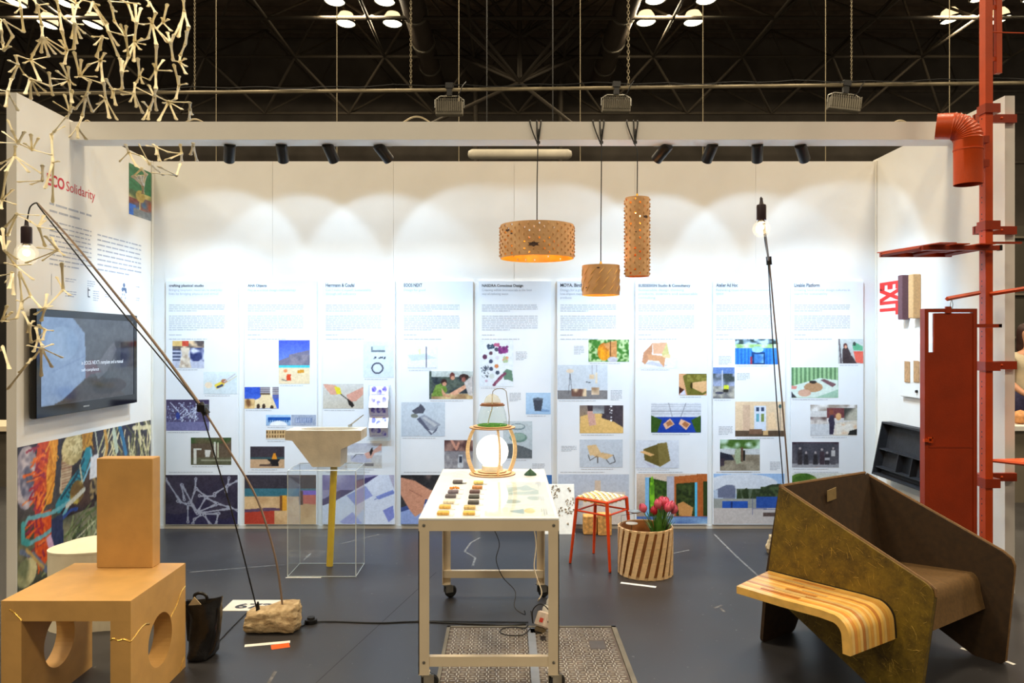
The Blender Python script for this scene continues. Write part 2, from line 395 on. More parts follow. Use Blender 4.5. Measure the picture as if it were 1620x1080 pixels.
# space frame under the roof
sf = bpy.data.objects.new('space_frame', None); col.objects.link(sf); sf.location = (0, 25.8, 11.27)
tag(sf, None, None, None, 'structure')
unit = bpy.data.meshes.new('truss_member'); _c = MB().tube([(0, 0, -.5), (0, 0, .5)], 1.0, 6)
unit.from_pydata(_c.v, [], _c.f); unit.materials.append(M_frame); unit.polygons.foreach_set('use_smooth', [True]*len(unit.polygons))
NM = [0]; extra = MB()
def member(a, b2, r=.05):
    a = Vector(a); b2 = Vector(b2); d = b2-a; mid = (a+b2)/2
    if NM[0] >= 285: extra.tube([a, b2], r, 6); return
    NM[0] += 1
    o = bpy.data.objects.new('truss_member', unit); col.objects.link(o); o.parent = sf; o.location = mid-sf.location
    o.rotation_mode = 'QUATERNION'; o.rotation_quaternion = d.to_track_quat('Z', 'Y'); o.scale = (r, r, d.length)
B = 3.05; X0 = -1.1; ZA, ZB, ZC = 11.27, 9.8, 12.8
AY = (25.85, 22.75); CY_ = (24.3, 27.4)
ks = list(range(-6, 7))
for y in AY: member((X0-6*B, y, ZA), (X0+6*B, y, ZA), .06)
member((X0-6*B, 27.4, ZB), (X0+6*B, 27.4, ZB), .05)
for y in CY_: member((X0-6*B, y, ZC), (X0+6*B, y, ZC), .05)
member((X0-6*B, 28.9, ZA), (X0+6*B, 28.9, ZA), .05)
for k in sorted(ks, key=abs):
    x = X0+k*B
    member((x, 22.75, ZA), (x, 25.85, ZA), .05); member((x, 19.7, ZA), (x, 22.75, ZA), .05)
    if k < 6:
        h = x+B/2
        for xx in (x, x+B):
            member((xx, 25.85, ZA), (h, 27.4, ZB), .05); member((xx, 28.9, ZA), (h, 27.4, ZB), .045)
            for cy in CY_:
                for ay in (cy-1.55, cy+1.5):
                    member((xx, ay, ZA), (h, cy, ZC), .045)
for x in (X0, X0+B):
    member((x, 27.4, 0), (x, 27.4, 11.0), .10)
Q1 = (X0+B/2, 24.3, 9.87); Q2 = (X0+B/2, 24.3, 11.3); member(Q1, Q2, .08); member(Q2, (Q1[0], 24.3, 13.6), .08)
for xx in (X0, X0+B, X0-B*.15, X0+B*1.15):
    for yy in (22.75, 25.85): member(Q1, (xx, yy, ZA), .06)
for dx in (-2.4, -1.4, 1.4, 2.4): member(Q2, (Q2[0]+dx, 24.3, 13.2), .06)
for (tx, ty) in ((683, 195), (715, 0), (930, 0), (905, 195)): member(Q1 if ty else Q2, px(tx, ty, 24.0), .06)
if extra.v: obj('truss_member_rest', extra, M_frame, sf, kind='stuff')
# round ducts running away under the roof
M_duct = mat('dark_duct', (76, 66, 56), .6, noise=(1.5, .1))
for i, x in enumerate((-2.75, 3.55)):
    mb = MB().tube([(x, 14, 11.5), (x, 29.8, 11.5)], .36, 16)
    d = obj('ventilation_duct', mb, M_duct, smooth=True, label=('dark round duct under the roof, left of the columns' if i == 0 else 'dark round duct under the roof, right of the columns'), cat='duct')
    for y in (18.5, 20.7, 22.9, 25.1, 27.3): obj('duct_collar', MB().lathe([(.36, -.05), (.40, -.05), (.40, .05), (.36, .05)], (x, y, 11.5), 16, 'y', True), M_grey, d, True)
# high bay lamps in clusters of four
M_lampglow = mat('lamp_lens', (255, 250, 225), .4, emis=((255, 244, 205), 5.0), noise=(9, .02)); M_dome = mat('lamp_dome', (240, 210, 150), .4, emis=((255, 216, 160), 1.7), noise=(9, .03))
def high_bay(x, y, z, tilt, lab, grp):
    t = thing('high_bay_lamp', (x, y, z), lab, 'ceiling lamp', grp)
    T = Matrix.Rotation(tilt, 3, 'Y')
    TT = lambda p: T @ p
    obj('dome', MB().lathe([(.10, .34), (.2, .30), (.27, .18), (.30, .02), (.29, .0), (.26, .17), (.19, .28), (.09, .32)], (x, y, z), 20, T=TT, closed=True), M_dome, t, True)
    obj('rim', MB().lathe([(.30, -.03), (.33, -.03), (.33, .035), (.30, .035)], (x, y, z), 20, T=TT, closed=True), M_black, t, True)
    obj('lens', MB().lathe([(.001, -.09), (.15, -.08), (.25, -.05), (.30, -.001), (.001, -.001)], (x, y, z), 20, T=TT), M_lampglow, t, True)
    obj('hook', MB().tube([(x, y, z+.33), (x, y, z+.75), (x, y, min(13.4, z+1.6))], .02, 6), M_black, t)
YL = 24.0
names = ['leftmost', 'second', 'third', 'rightmost']
for ci, (a, b2, py) in enumerate(((75, 147, 38), (547, 621, 36), (1022, 1097, 34), (1504, 1582, 30))):
    tilt = (.28, .06, -.05, -.25)[ci]
    for j, (qx, w2) in enumerate(((a, 'left'), (b2, 'right'))):
        p = px(qx, py, YL); high_bay(p.x, YL, p.z, tilt, '%s front lamp of the %s glowing cluster under the roof' % (w2, names[ci]), 'high bay lamps under the hall roof')
        high_bay(p.x+(-.1 if ci > 1 else .1)*0, YL-1.55, p.z, tilt, '%s nearer lamp cut by the top edge in the %s glowing cluster' % (w2, names[ci]), 'high bay lamps under the hall roof')
# power pipe with floodlights and chains
M_pipe = mat('weathered_pipe', (150, 138, 112), .5, metal=.3, noise=(6, .1))
pa, pb = px(-40, 149, 9), px(1660, 130.5, 9)
obj('lighting_pipe', MB().tube([pa, pa.lerp(pb, .4)+Vector((0, 0, -.01)), pb], .022, 8), M_pipe, smooth=True, label='long weathered pipe slung across the hall above the booth', cat='pipe')
c = pa.lerp(pb, .05); pts = []
for i in range(60):
    t = i/59; q = pa.lerp(pb, t); pts.append(q+Vector((0, -.03, .03+.012*math.sin(i*1.7)+.01*math.sin(i*.6))))
obj('pipe_cable', MB().tube(pts, .007, 5), M_cable, smooth=True, label='dark cable draped along the top of the long pipe', cat='cable')
def flood(cx, top, bot, wid, tilt, lab):
    Y = 9.0; p = px(cx, top, Y); s = F/Y; W = wid/s; H = (bot-top)/s
    t = thing('floodlight', p, lab, 'floodlight', 'floodlights on the long pipe')
    rot = Matrix.Rotation(tilt, 3, 'Y')
    T = lambda v: rot @ v+p
    mb = MB().bbox((-W/2, -.05, -H), (W/2, .05, -H*.32), .008, T); obj('housing', mb, M_grey, t)
    f = MB()
    for i in range(14):
        x = -W/2+W*(i+.5)/14; f.box((x-.003, -.075, -H*.85), (x+.003, -.045, -H*.2), T)
    obj('cooling_fins', f, M_grey, t)
    k = MB().tube([T(Vector(v)) for v in ((-W/2-.01, 0, -H*.6), (-W/2-.01, 0, -H*.2), (-W/3, 0, 0), (W/3, 0, 0), (W/2+.01, 0, -H*.2), (W/2+.01, 0, -H*.6))], .007, 6); obj('bracket', k, M_chrome, t, True)
    obj('clamp', MB().box((-.03, -.03, 0), (.03, .03, .10), T).box((-.045, -.04, .085), (.045, .04, .15), T), M_black, t)
    obj('power_lead', MB().tube([T(Vector(v)) for v in ((.05, -.04, -H*.3), (.12, -.08, .0), (.16, -.06, .1), (.2, -.03, .16))], .006, 5), M_cable, t, True)
flood(711, 152, 183, 43, 0, 'finned floodlight on the pipe, leftmost of three'); flood(975, 150, 178, 44, 0.02, 'finned floodlight on the pipe above the pendant lamps'); flood(1337, 148, 176, 50, .12, 'tilted floodlight on the pipe, rightmost of three')
def chain(cx, y1, r, lab):
    Y = 9.0; a = px(cx, y1, Y); mb = MB(); z = a.z; k = 0
    while z < a.z+1.6:
        w2 = .011*r; h2 = .02*r; pts = [(math.cos(q)*w2, math.sin(q)*h2) for q in [i*math.pi/4 for i in range(9)]]
        path = [Vector((a.x+(p[0] if k % 2 == 0 else 0), Y+(0 if k % 2 == 0 else p[0]), z+p[1])) for p in pts]
        mb.tube(path, .0035*r, 4, cap=False); z += h2*1.55; k += 1
    mb.tube([(a.x, Y, z), (a.x, Y, 13.4)], .008, 5)
    obj('hoist_chain', mb, M_pipe, label=lab, cat='chain', group='chains holding up the long pipe')
chain(650, 137, 1.0, 'hoist chain holding the pipe beside the left floodlight'); chain(994, 134, 1.25, 'doubled hoist chain holding the pipe above the tallest pendant'); chain(1347, 128, .8, 'hoist chain holding the pipe at the tilted floodlight'); chain(308, 145, .8, 'thin hoist chain at the right edge of the white lattice')
for i, x in enumerate((342, 533, 726, 918, 1112, 1306, 1502)):
    p = px(x, 100, 9.6); obj('suspension_wire', MB().tube([(p.x, 9.6, 0.2), (p.x, 9.6, 13.4)], .0055, 5), M_pipe, label='thin vertical wire behind the booth, %s from the left' % ('first', 'second', 'third', 'fourth', 'fifth', 'sixth', 'seventh')[i], cat='wire', group='suspension wires behind the booth')
p = px(748, 244, 12); q = px(897, 244, 12)
t = thing('tube_duct', (p+q)/2, 'pale round-ended tube hanging behind the booth between beam and wall', 'tube')
obj('tube_body', MB().lathe([(.001, -.08), (.05, -.07), (.078, -.02), (.08, 0), (.08, (q-p).length), (.078, (q-p).length+.02), (.05, (q-p).length+.07), (.001, (q-p).length+.08)], p, 16, 'x'), mat('pale_tube', (205, 198, 180), .5, noise=(3, .05)), t, True)
for k in (.15, .85):
    v = p.lerp(q, k); obj('hanger', MB().tube([v+Vector((0, 0, .07)), v+Vector((0, 0, 3))], .01, 5), M_cable, t)
# cables lying on top of the beam
for i, (x0, x1, h) in enumerate(((635, 682, 11), (128, 140, 5), (288, 322, 7), (1415, 1440, 5))):
    a = px(x0, 193, 5.2); b2 = px(x1, 193, 5.2); a.z = b2.z = 3.072
    pts = [a.lerp(b2, k/10)+Vector((0, .03, h/230*math.sin(math.pi*k/10))) for k in range(11)]
    obj('cable_loop', MB().tube(pts, .006, 6), M_pipe, smooth=True, label=('grey cable loop arching off the beam top near its middle', 'tiny cable loop on the beam behind the lattice', 'pale cable loop on the beam right of the lattice', 'small cable loop on the beam near the orange duct')[i], cat='cable')
# track spots under the beam
M_spotlens = mat('spot_lens', (255, 255, 255), .3, emis=((225, 238, 255), 3.0), noise=(9, .01))
lab = ['leftmost black track spotlight under the beam', 'second black track spotlight from the left under the beam', 'slightly tilted black track spotlight, third from the left', 'strongly tilted black track spotlight, fourth from the left', 'strongly tilted black track spotlight right of the tall pendant', 'slightly tilted black track spotlight, third from the right', 'second black track spotlight from the right under the beam', 'rightmost black track spotlight under the beam']
for i, (sx, tx, tl) in enumerate(SPOTS):
    p = px(sx, 243, 5.36); q = px(tx, 442, 6.36); d = (q-p).normalized(); rot = d.to_track_quat('-Z', 'Y').to_matrix()
    T = lambda v: rot @ v
    t = thing('track_spotlight', p, lab[i], 'spotlight', 'black track spotlights under the beam')
    obj('housing', MB().lathe([(.001, .085), (.036, .085), (.04, .075), (.04, -.06), (.037, -.06), (.034, .0), (.001, .0)], p, 20, T=T), M_black, t, True)
    obj('lens', MB().lathe([(.001, .005), (.03, .005), (.03, -.0), (.001, -.0)], p+T(Vector((0, 0, -.035))), 16, T=T), M_spotlens, t)
    obj('mount', MB().tube([p+Vector((0, 0, .0)), (p.x, 5.36, 2.98)], .012, 8).box((p.x-.05, 5.341, 2.95), (p.x+.05, 5.375, 2.985)), M_black, t)
for x0, x1, nm in ((330, 640, 'left'), (1010, 1300, 'right')):
    a = px(x0, 228, 5.36); b2 = px(x1, 228, 5.36)
    obj('light_track', MB().box((a.x, 5.341, 2.986), (b2.x, 5.376, 3.02)), M_white, label='slim white lighting track on the back of the beam, %s half' % nm, cat='track')
# what shows beside the booth
M_part = mat('grey_partition', (112, 104, 90), .8, noise=(3, .06))
wn = struct('wall_neighbour', MB().box((6.1, 12.0, 0), (11.5, 12.1, 3.4)), mat('dark_panel', (66, 62, 52), .85, noise=(2, .08)))
for z in (3.2, 2.3, 1.62): obj('rail', MB().box((6.1, 11.96, z), (11.5, 11.999, z+.03)), M_part, wn)
ct = thing('neighbour_counter', (5.6, 7.6, 0), 'grey counter with a pale top right of the booth', 'counter')
obj('cabinet', MB().box((4.9, 7.4, 0), (6.4, 8.0, .70)), M_part, ct); obj('worktop', MB().bbox((4.86, 7.36, .70), (6.44, 8.04, .75)), M_white, ct)
for i, (x, yy) in enumerate(((5.12, 7.55), (5.22, 7.7), (5.34, 7.55))):
    obj('loaf', MB().ico((x, yy, .813), .09, 2, .08, (1, .8, .68)), mat('loaf_crust', (214, 150, 92), .6, noise=(20, .15)), smooth=True, label=('tan rounded loaf at the near end of the neighbour counter', 'tan rounded loaf standing behind the first on the counter', 'tan rounded loaf farthest right on the neighbour counter')[i], cat='bread', group='tan loaves on the counter')
lc = thing('side_counter', (-6.3, 8.4, 0), 'dark grey counter with a pale ledge left of the booth', 'counter')
obj('cabinet', MB().box((-7.4, 8.2, 0), (-5.3, 8.8, .60)), mat('dark_cabinet', (70, 64, 54), .8, noise=(5, .1)), lc); obj('worktop', MB().bbox((-7.42, 8.16, .60), (-5.28, 8.82, .66)), M_cream, lc)
wn2 = struct('wall_neighbour_2', MB().box((-11, 13.0, 0), (-5.6, 13.1, 2.9)), mat('black_drape', (26, 24, 22), .9, noise=(3, .1)))
# visitor behind the neighbour counter
def body(name, verts, edges, rad, m, parent, sub=2):
    me = bpy.data.meshes.new(name); me.from_pydata(verts, edges, []); o = bpy.data.objects.new(name, me); col.objects.link(o)
    md = o.modifiers.new('skin', 'SKIN')
    for i, r in enumerate(rad): me.skin_vertices[0].data[i].radius = r if isinstance(r, tuple) else (r, r)
    me.skin_vertices[0].data[0].use_root = True
    sd = o.modifiers.new('sub', 'SUBSURF'); sd.levels = sub; sd.render_levels = sub
    me2 = bpy.data.meshes.new_from_object(o.evaluated_get(bpy.context.evaluated_depsgraph_get()))
    bpy.data.objects.remove(o); me2.materials.clear(); me2.materials.append(m); me2.name = name
    me2.polygons.foreach_set('use_smooth', [True]*len(me2.polygons))
    o = bpy.data.objects.new(name, me2); col.objects.link(o); o.parent = parent; return o
M_skin = mat('skin', (205, 150, 118), .5, noise=(12, .05)); M_tee = mat('cream_tee', (206, 194, 166), .8, noise=(10, .04)); M_hair = mat('auburn_hair', (52, 26, 20), .6, noise=(60, .3)); M_jean = mat('indigo_cloth', (52, 50, 86), .8, noise=(30, .15))
PX_ = 6.18
pp = thing('person', (PX_, 9.0, 0), 'person in a cream t-shirt standing behind the counter at the right edge', 'person')
body('body', [(0, 0, .93), (0, 0, 1.10), (0, -.01, 1.28), (0, -.02, 1.40), (0, -.03, 1.47), (0, -.04, 1.53), (0, -.05, 1.59), (0, -.05, 1.66), (0, -.04, 1.72), (-.18, -.01, 1.37), (-.27, -.03, 1.12), (-.22, -.24, .98), (-.19, -.33, .95), (.18, -.01, 1.37), (.27, -.03, 1.12), (.22, -.24, .98), (.19, -.33, .95), (-.1, 0, .85), (-.11, 0, .48), (-.12, .02, .1), (-.12, -.12, .04), (.1, 0, .85), (.11, 0, .48), (.12, .02, .1), (.12, -.12, .04)],
     [(0, 1), (1, 2), (2, 3), (3, 4), (4, 5), (5, 6), (6, 7), (7, 8), (3, 9), (9, 10), (10, 11), (11, 12), (3, 13), (13, 14), (14, 15), (15, 16), (0, 17), (17, 18), (18, 19), (19, 20), (0, 21), (21, 22), (22, 23), (23, 24)],
     [(.15, .11), (.12, .1), (.14, .1), (.12, .09), .06, .062, (.085, .1), (.095, .11), (.08, .09), .06, .045, .034, .032, .06, .045, .034, .032, .09, .06, .04, .035, .09, .06, .04, .035], M_skin, pp)
for sd in (-1, 1):
    W_ = Vector((sd*.19, -.33, .95)); vs_ = [tuple(W_+Vector((0, .02, .01))), tuple(W_+Vector((0, -.045, -.012)))]; es_ = [(0, 1)]; rs_ = [(.030, .024), (.038, .016)]
    body('palm', vs_, es_, rs_, M_skin, pp)
    for fx, fl_, fo in ((-.028, .062, -.05), (-.010, .072, -.055), (.010, .068, -.055), (.028, .052, -.05), (-.045*sd, .045, -.01)):
        a_ = W_+Vector((fx*.8, fo+.012, -.012)); b_ = a_+Vector((fx*.35, -fl_*.55, -.004)); c_ = b_+Vector((fx*.1, -fl_*.35, -.022))
        body('finger', [tuple(a_), tuple(b_), tuple(c_)], [(0, 1), (1, 2)], [.0095, .0088, .0078], M_skin, pp, 1)
body('t_shirt', [(0, 0, .90), (0, 0, 1.05), (0, -.01, 1.24), (0, -.015, 1.37), (0, -.025, 1.45), (-.19, -.01, 1.37), (-.25, -.02, 1.22), (.19, -.01, 1.37), (.25, -.02, 1.22)], [(0, 1), (1, 2), (2, 3), (3, 4), (3, 5), (5, 6), (3, 7), (7, 8)], [(.18, .15), (.175, .145), (.175, .14), (.15, .12), .075, .082, .075, .082, .075], M_tee, pp)
body('trousers', [(0, 0, 1.06), (0, 0, .95), (-.1, 0, .82), (-.11, 0, .48), (-.12, .02, .08), (.1, 0, .82), (.11, 0, .48), (.12, .02, .08)], [(0, 1), (1, 2), (2, 3), (3, 4), (1, 5), (5, 6), (6, 7)], [(.16, .13), (.175, .14), .115, .08, .065, .115, .08, .065], M_jean, pp)
body('hair', [(0, -.03, 1.77), (0, .03, 1.70), (0, .05, 1.58), (-.05, .05, 1.44), (.05, .05, 1.44)], [(0, 1), (1, 2), (2, 3), (2, 4)], [(.09, .09), (.12, .09), (.11, .06), .055, .055], M_hair, pp)
for s_ in (-1, 1): obj('eye', MB().ico((PX_+s_*.032, 9-.140, 1.645), .011, 1), M_black, pp)
obj('nose', MB().ico((PX_, 8.852, 1.615), .014, 2, 0, (.8, 1, 1.4)), M_skin, pp, True); obj('mouth', MB().ico((PX_, 8.865, 1.577), .018, 1, 0, (1.3, .5, .35)), mat('lip', (160, 80, 74), .5, noise=(20, .05)), pp, True)
# ================================================================ NINE INFO PANELS
YP = 6.345
def pp_(x, y): return px(x, y, YP)
WH = (236, 240, 244); LG = (205, 213, 222)
G = lambda a, b2=None: ('g', a, b2 or a)
skin = (206, 150, 122)
PH = {}
def bone(x0, y0, x1, y1, c=(160, 162, 178)):
    m = ((x0+x1)/2, (y0+y1)/2); a = (x0*.75+x1*.25, y0*.75+y1*.25); b_ = (x0*.25+x1*.75, y0*.25+y1*.75)
    return [('l', [(x0, y0), (x1, y1)], .014, c), ('l', [(x0, y0), a], .021, c), ('l', [b_, (x1, y1)], .024, c), ('e', x0, y0, .022, .032, c), ('e', x1, y1, .022, .032, c), ('e', x1, y1, .008, .012, (60, 54, 72)), ('e', x0, y0, .008, .012, (60, 54, 72))]
# ops per photo (coordinates 0..1, origin top left)
P1 = [
 ((273,539,323,582), 'photo of a woven beige vase in a workshop', [G((190,195,215)),('N',0,0,1,.35,(90,80,80),(240,210,170),7),('r',.0,0,.45,.2,(225,190,120)),('r',.3,0,.5,.2,(205,80,60)),('s',0,.3,.25,.8,4,(70,80,110),False),('N',.55,.25,1,.75,(50,60,110),(210,215,235),8),('p',[(.25,.25),(.55,.25),(.5,.5),(.6,1),(.2,1),(.3,.5)],(214,200,180)),('M',.4,.75,.16,.25,(190,170,150),(232,222,206),12),('n',26,14)]),
 ((322,588,375,623), 'photo of a yellow prawn shape on a pale ground', [G((214,226,230),(205,216,222)),('e',.15,.6,.11,.14,(232,214,188)),('p',[(.32,.6),(.5,.45),(.66,.4),(.6,.65),(.4,.78)],(232,205,70)),('l',[(.42,.7),(.56,.6)],.05,(60,70,110)),('e',.62,.42,.09,.1,(170,110,80)),('l',[(.62,.45),(.94,.1)],.025,(190,185,190)),('l',[(.66,.5),(.98,.2)],.02,(210,200,170))]),
 ((263,632,331,681), 'dark photo of a white lattice hanging in a room', [G((62,52,86),(88,84,122)),('r',0,.72,1,1,(112,112,156)),('d',.03,.1,.75,.7,150,5,[(196,206,226),(150,160,196),(110,110,150)],.02),('l',[(.1,.1),(.3,.4),(.2,.65),(.45,.3),(.6,.6),(.7,.2),(.66,.7)],.012,(206,214,232)),('l',[(.3,.1),(.5,.35),(.35,.6),(.65,.35),(.7,.65)],.012,(190,200,224)),('e',.27,.52,.05,.12,(40,60,140)),('n',20)]),
 ((302,692,366,735), 'photo of white cups on a shelf', [G((86,72,60),(96,82,64)),('N',0,0,1,.22,(50,80,40),(90,84,60),5),('r',0,.74,1,1,(92,92,70)),('r',.07,.4,.14,.98,(214,214,206)),('r',.07,.4,.26,.46,(214,214,206)),('p',[(.34,.45),(.5,.45),(.46,.72),(.36,.72)],(206,206,200)),('r',.57,.15,.62,.72,(206,208,196)),('l',[(.67,.2),(.67,.7)],.03,(186,190,160)),('r',.25,.8,1,.86,(150,150,128)),('n',20)]),
 ((262,751,376,829), 'large dark photo of white plastic bone shapes', [G((54,48,64),(42,38,70)),('M',.15,.4,.3,.4,(62,56,76),(48,44,60),4),('M',.8,.5,.2,.4,(58,52,70),(44,40,60),5)]+sum([bone(*q) for q in ((0,.08,.21,.55),(.22,.2,.26,.5),(.23,.2,.42,.72),(.17,.53,.31,.6),(.31,.6,.31,.95),(.33,.56,.42,.74),(.42,.08,.41,.3),(.41,.3,.34,.6),(.43,.28,.56,.44),(.47,.42,.56,.44),(.68,.42,.56,.44),(.56,.45,.44,.76),(.56,.46,.72,.58),(.44,.76,.70,.6),(.72,.58,.9,.66),(.44,.78,.9,.68),(.9,.66,1.0,.72),(.68,.38,.86,.22),(.86,.22,.88,.06),(.86,.22,1.02,.1),(.86,.22,.84,.34),(.4,.9,.5,.8),(.5,.8,.74,.78),(.73,.78,.7,1.0),(.54,.82,.62,1.0),(.4,.9,.38,.98))], [])+[('n',12)]),
]
P2 = [
 ((441,538,490,607), 'photo of a beach with orange seats under a cliff', [G((64,84,205),(150,185,240)),('p',[(0,.47),(.33,.38),(.33,.33),(1,.22),(1,.6),(0,.6)],(116,112,134)),('N',.34,.34,1,.56,(100,98,118),(136,128,140),9),('r',0,.57,1,.64,(70,190,200)),('r',0,.63,1,1,(226,206,170)),('p',[(.6,.69),(.82,.67),(.82,.74),(.6,.76)],(205,140,40)),('e',.22,.7,.06,.04,(230,140,90)),('p',[(.26,.78),(.4,.78),(.38,.84),(.41,.93),(.25,.93)],(214,72,40)),('l',[(.1,.9),(.25,.93)],.012,(110,96,90)),('n',14)]),
 ((387,612,441,646), 'photo of a cream domed building under blue sky', [G((44,80,190),(70,110,215)),('r',.45,0,1,.35,(170,165,170)),('s',.45,0,1,.6,7,(120,110,120),False),('r',.74,0,.82,.9,(236,230,220)),('p',[(.25,1),(.3,.6),(.45,.5),(.5,.32),(.75,.32),(.85,.6),(.95,1)],(236,214,170)),('N',0,.55,.3,1,(120,80,50),(226,190,130),6),('e',.4,.9,.05,.12,(60,44,36)),('e',.56,.9,.05,.12,(60,44,36)),('e',.8,.95,.05,.1,(60,44,36)),('r',.46,.28,.75,.35,(110,90,70)),('n',20)]),
 ((421,656,460,673), 'small photo of a white arch under a blue bridge', [G((170,205,240),(140,170,205)),('r',.08,.2,1,.5,(28,86,170)),('s',.1,.5,.95,.7,9,(40,90,150),True),('e',.5,1,.36,.45,(240,242,246))]),
 ((461,656,500,673), 'small grey photo of an arcade', [G((160,170,190)),('r',.15,.25,.85,.75,(124,140,176)),('s',.18,.3,.82,.7,7,(170,182,206),True),('n',30)]),
 ((421,680,460,695), 'small photo of a sandstone facade', [G((206,170,120)),('s',.02,.1,1,.35,9,(96,70,40),True),('s',.02,.55,1,.8,9,(110,80,50),True),('r',0,.85,1,1,(215,210,200)),('n',30)]),
 ((396,706,450,740), 'photo of an orange cone on a black table', [G((54,48,58),(60,52,60)),('r',0,.5,1,.62,(52,84,90)),('r',0,.6,1,1,(196,160,124)),('p',[(.5,.6),(.88,.6),(.82,.72),(.84,.92),(.58,.92),(.58,.72)],(26,24,30)),('p',[(.68,.32),(.74,.32),(.79,.6),(.62,.6)],(226,146,40)),('l',[(.3,.88),(.6,.86)],.05,(90,70,60)),('n',12)]),
 ((387,751,500,829), 'large photo of red and orange blocks on sand', [G((54,50,60),(60,54,62)),('r',0,.28,1,.46,(54,108,122)),('r',0,.44,1,1,(206,168,120)),('N',0,.46,1,1,(196,156,110),(216,180,132),6),('p',[(0,.74),(.42,.68),(.42,1),(0,1)],(178,62,44)),('p',[(0,.7),(.35,.66),(.52,.68),(.5,.72),(.2,.74),(0,.76)],(96,72,96)),('r',.49,.42,.59,.72,(226,160,50)),('r',.49,.42,.53,.72,(120,76,40)),('p',[(.78,.34),(1,.34),(1,.6),(.82,.58)],(196,96,84)),('r',.8,.32,1,.4,(120,90,190)),('r',.76,.33,.82,.6,(70,44,46)),('n',12)]),
]
P3 = [
 ((575,540,623,597), 'pale photo of a grey box, beads and a ring', [G((214,222,232),(206,216,228)),('r',.3,.12,.72,.27,(196,208,214)),('r',.26,.24,.72,.29,(110,122,130)),('r',.26,.15,.31,.28,(110,122,130)),('d',.34,.43,.72,.47,16,4,[(50,56,70)],.018),('o',.46,.74,.2,.16,(66,70,86),.76)]),
 ((511,607,575,646), 'photo of two hands making a yellow brush', [G((206,204,200),(196,188,172)),('p',[(0,0),(.3,.05),(.42,.25),(.4,.42),(.2,.45),(.05,.15)],(214,160,140)),('p',[(.28,.1),(.42,.15),(.46,.42),(.34,.42)],(222,205,50)),('l',[(.44,.42),(.68,.72)],.02,(50,46,40)),('p',[(.6,.62),(.68,.62),(.78,.88),(.72,.96),(.64,.85)],(34,30,30)),('p',[(.58,.45),(1,.12),(1,.42),(.82,.7),(.7,.72),(.6,.56)],(212,156,138)),('n',14)]),
 ((546,701,604,740), 'photo of a hand pressing a black tool on a grey block', [G((190,192,206),(200,198,190)),('r',0,.38,1,.48,(222,224,228)),('p',[(.15,.5),(.55,.45),(.75,.75),(.4,.8),(.15,.72)],(176,178,196)),('r',.5,.8,.78,.93,(120,116,116)),('p',[(.52,.42),(.8,.25),(1,.0),(1,.28),(.8,.4),(.72,.6),(.6,.62)],(214,164,148)),('p',[(.66,.35),(.74,.15),(.76,.3),(.7,.52)],(40,38,42)),('l',[(.2,.62),(.3,.45),(.5,.45)],.012,(70,70,76)),('n',12)]),
 ((510,751,624,829), 'large photo of purple printed cards', [G((214,222,240),(216,224,240)),('p',[(0,0),(.75,0),(.2,.5),(0,.62)],(150,146,180)),('p',[(0,.5),(.5,.1),(.78,0),(.62,.16),(.15,.55),(0,.62)],(70,62,110)),('N',0,0,.45,.3,(170,166,196),(120,112,160),4),('p',[(.34,.42),(.6,.22),(.7,.42),(.46,.62)],(150,160,214)),('p',[(.24,.95),(.42,.75),(.55,.98),(.3,1)],(160,166,220)),('p',[(.74,.44),(.98,.3),(1,.38),(.78,.5)],(130,146,214)),('p',[(.84,.72),(.98,.62),(1,.86),(.92,.96)],(130,140,210)),('l',[(.72,.5),(1,.34)],.008,(120,130,190)),('p',[(.92,0),(1,0),(1,.3)],(180,176,200)),('n',10)]),
]
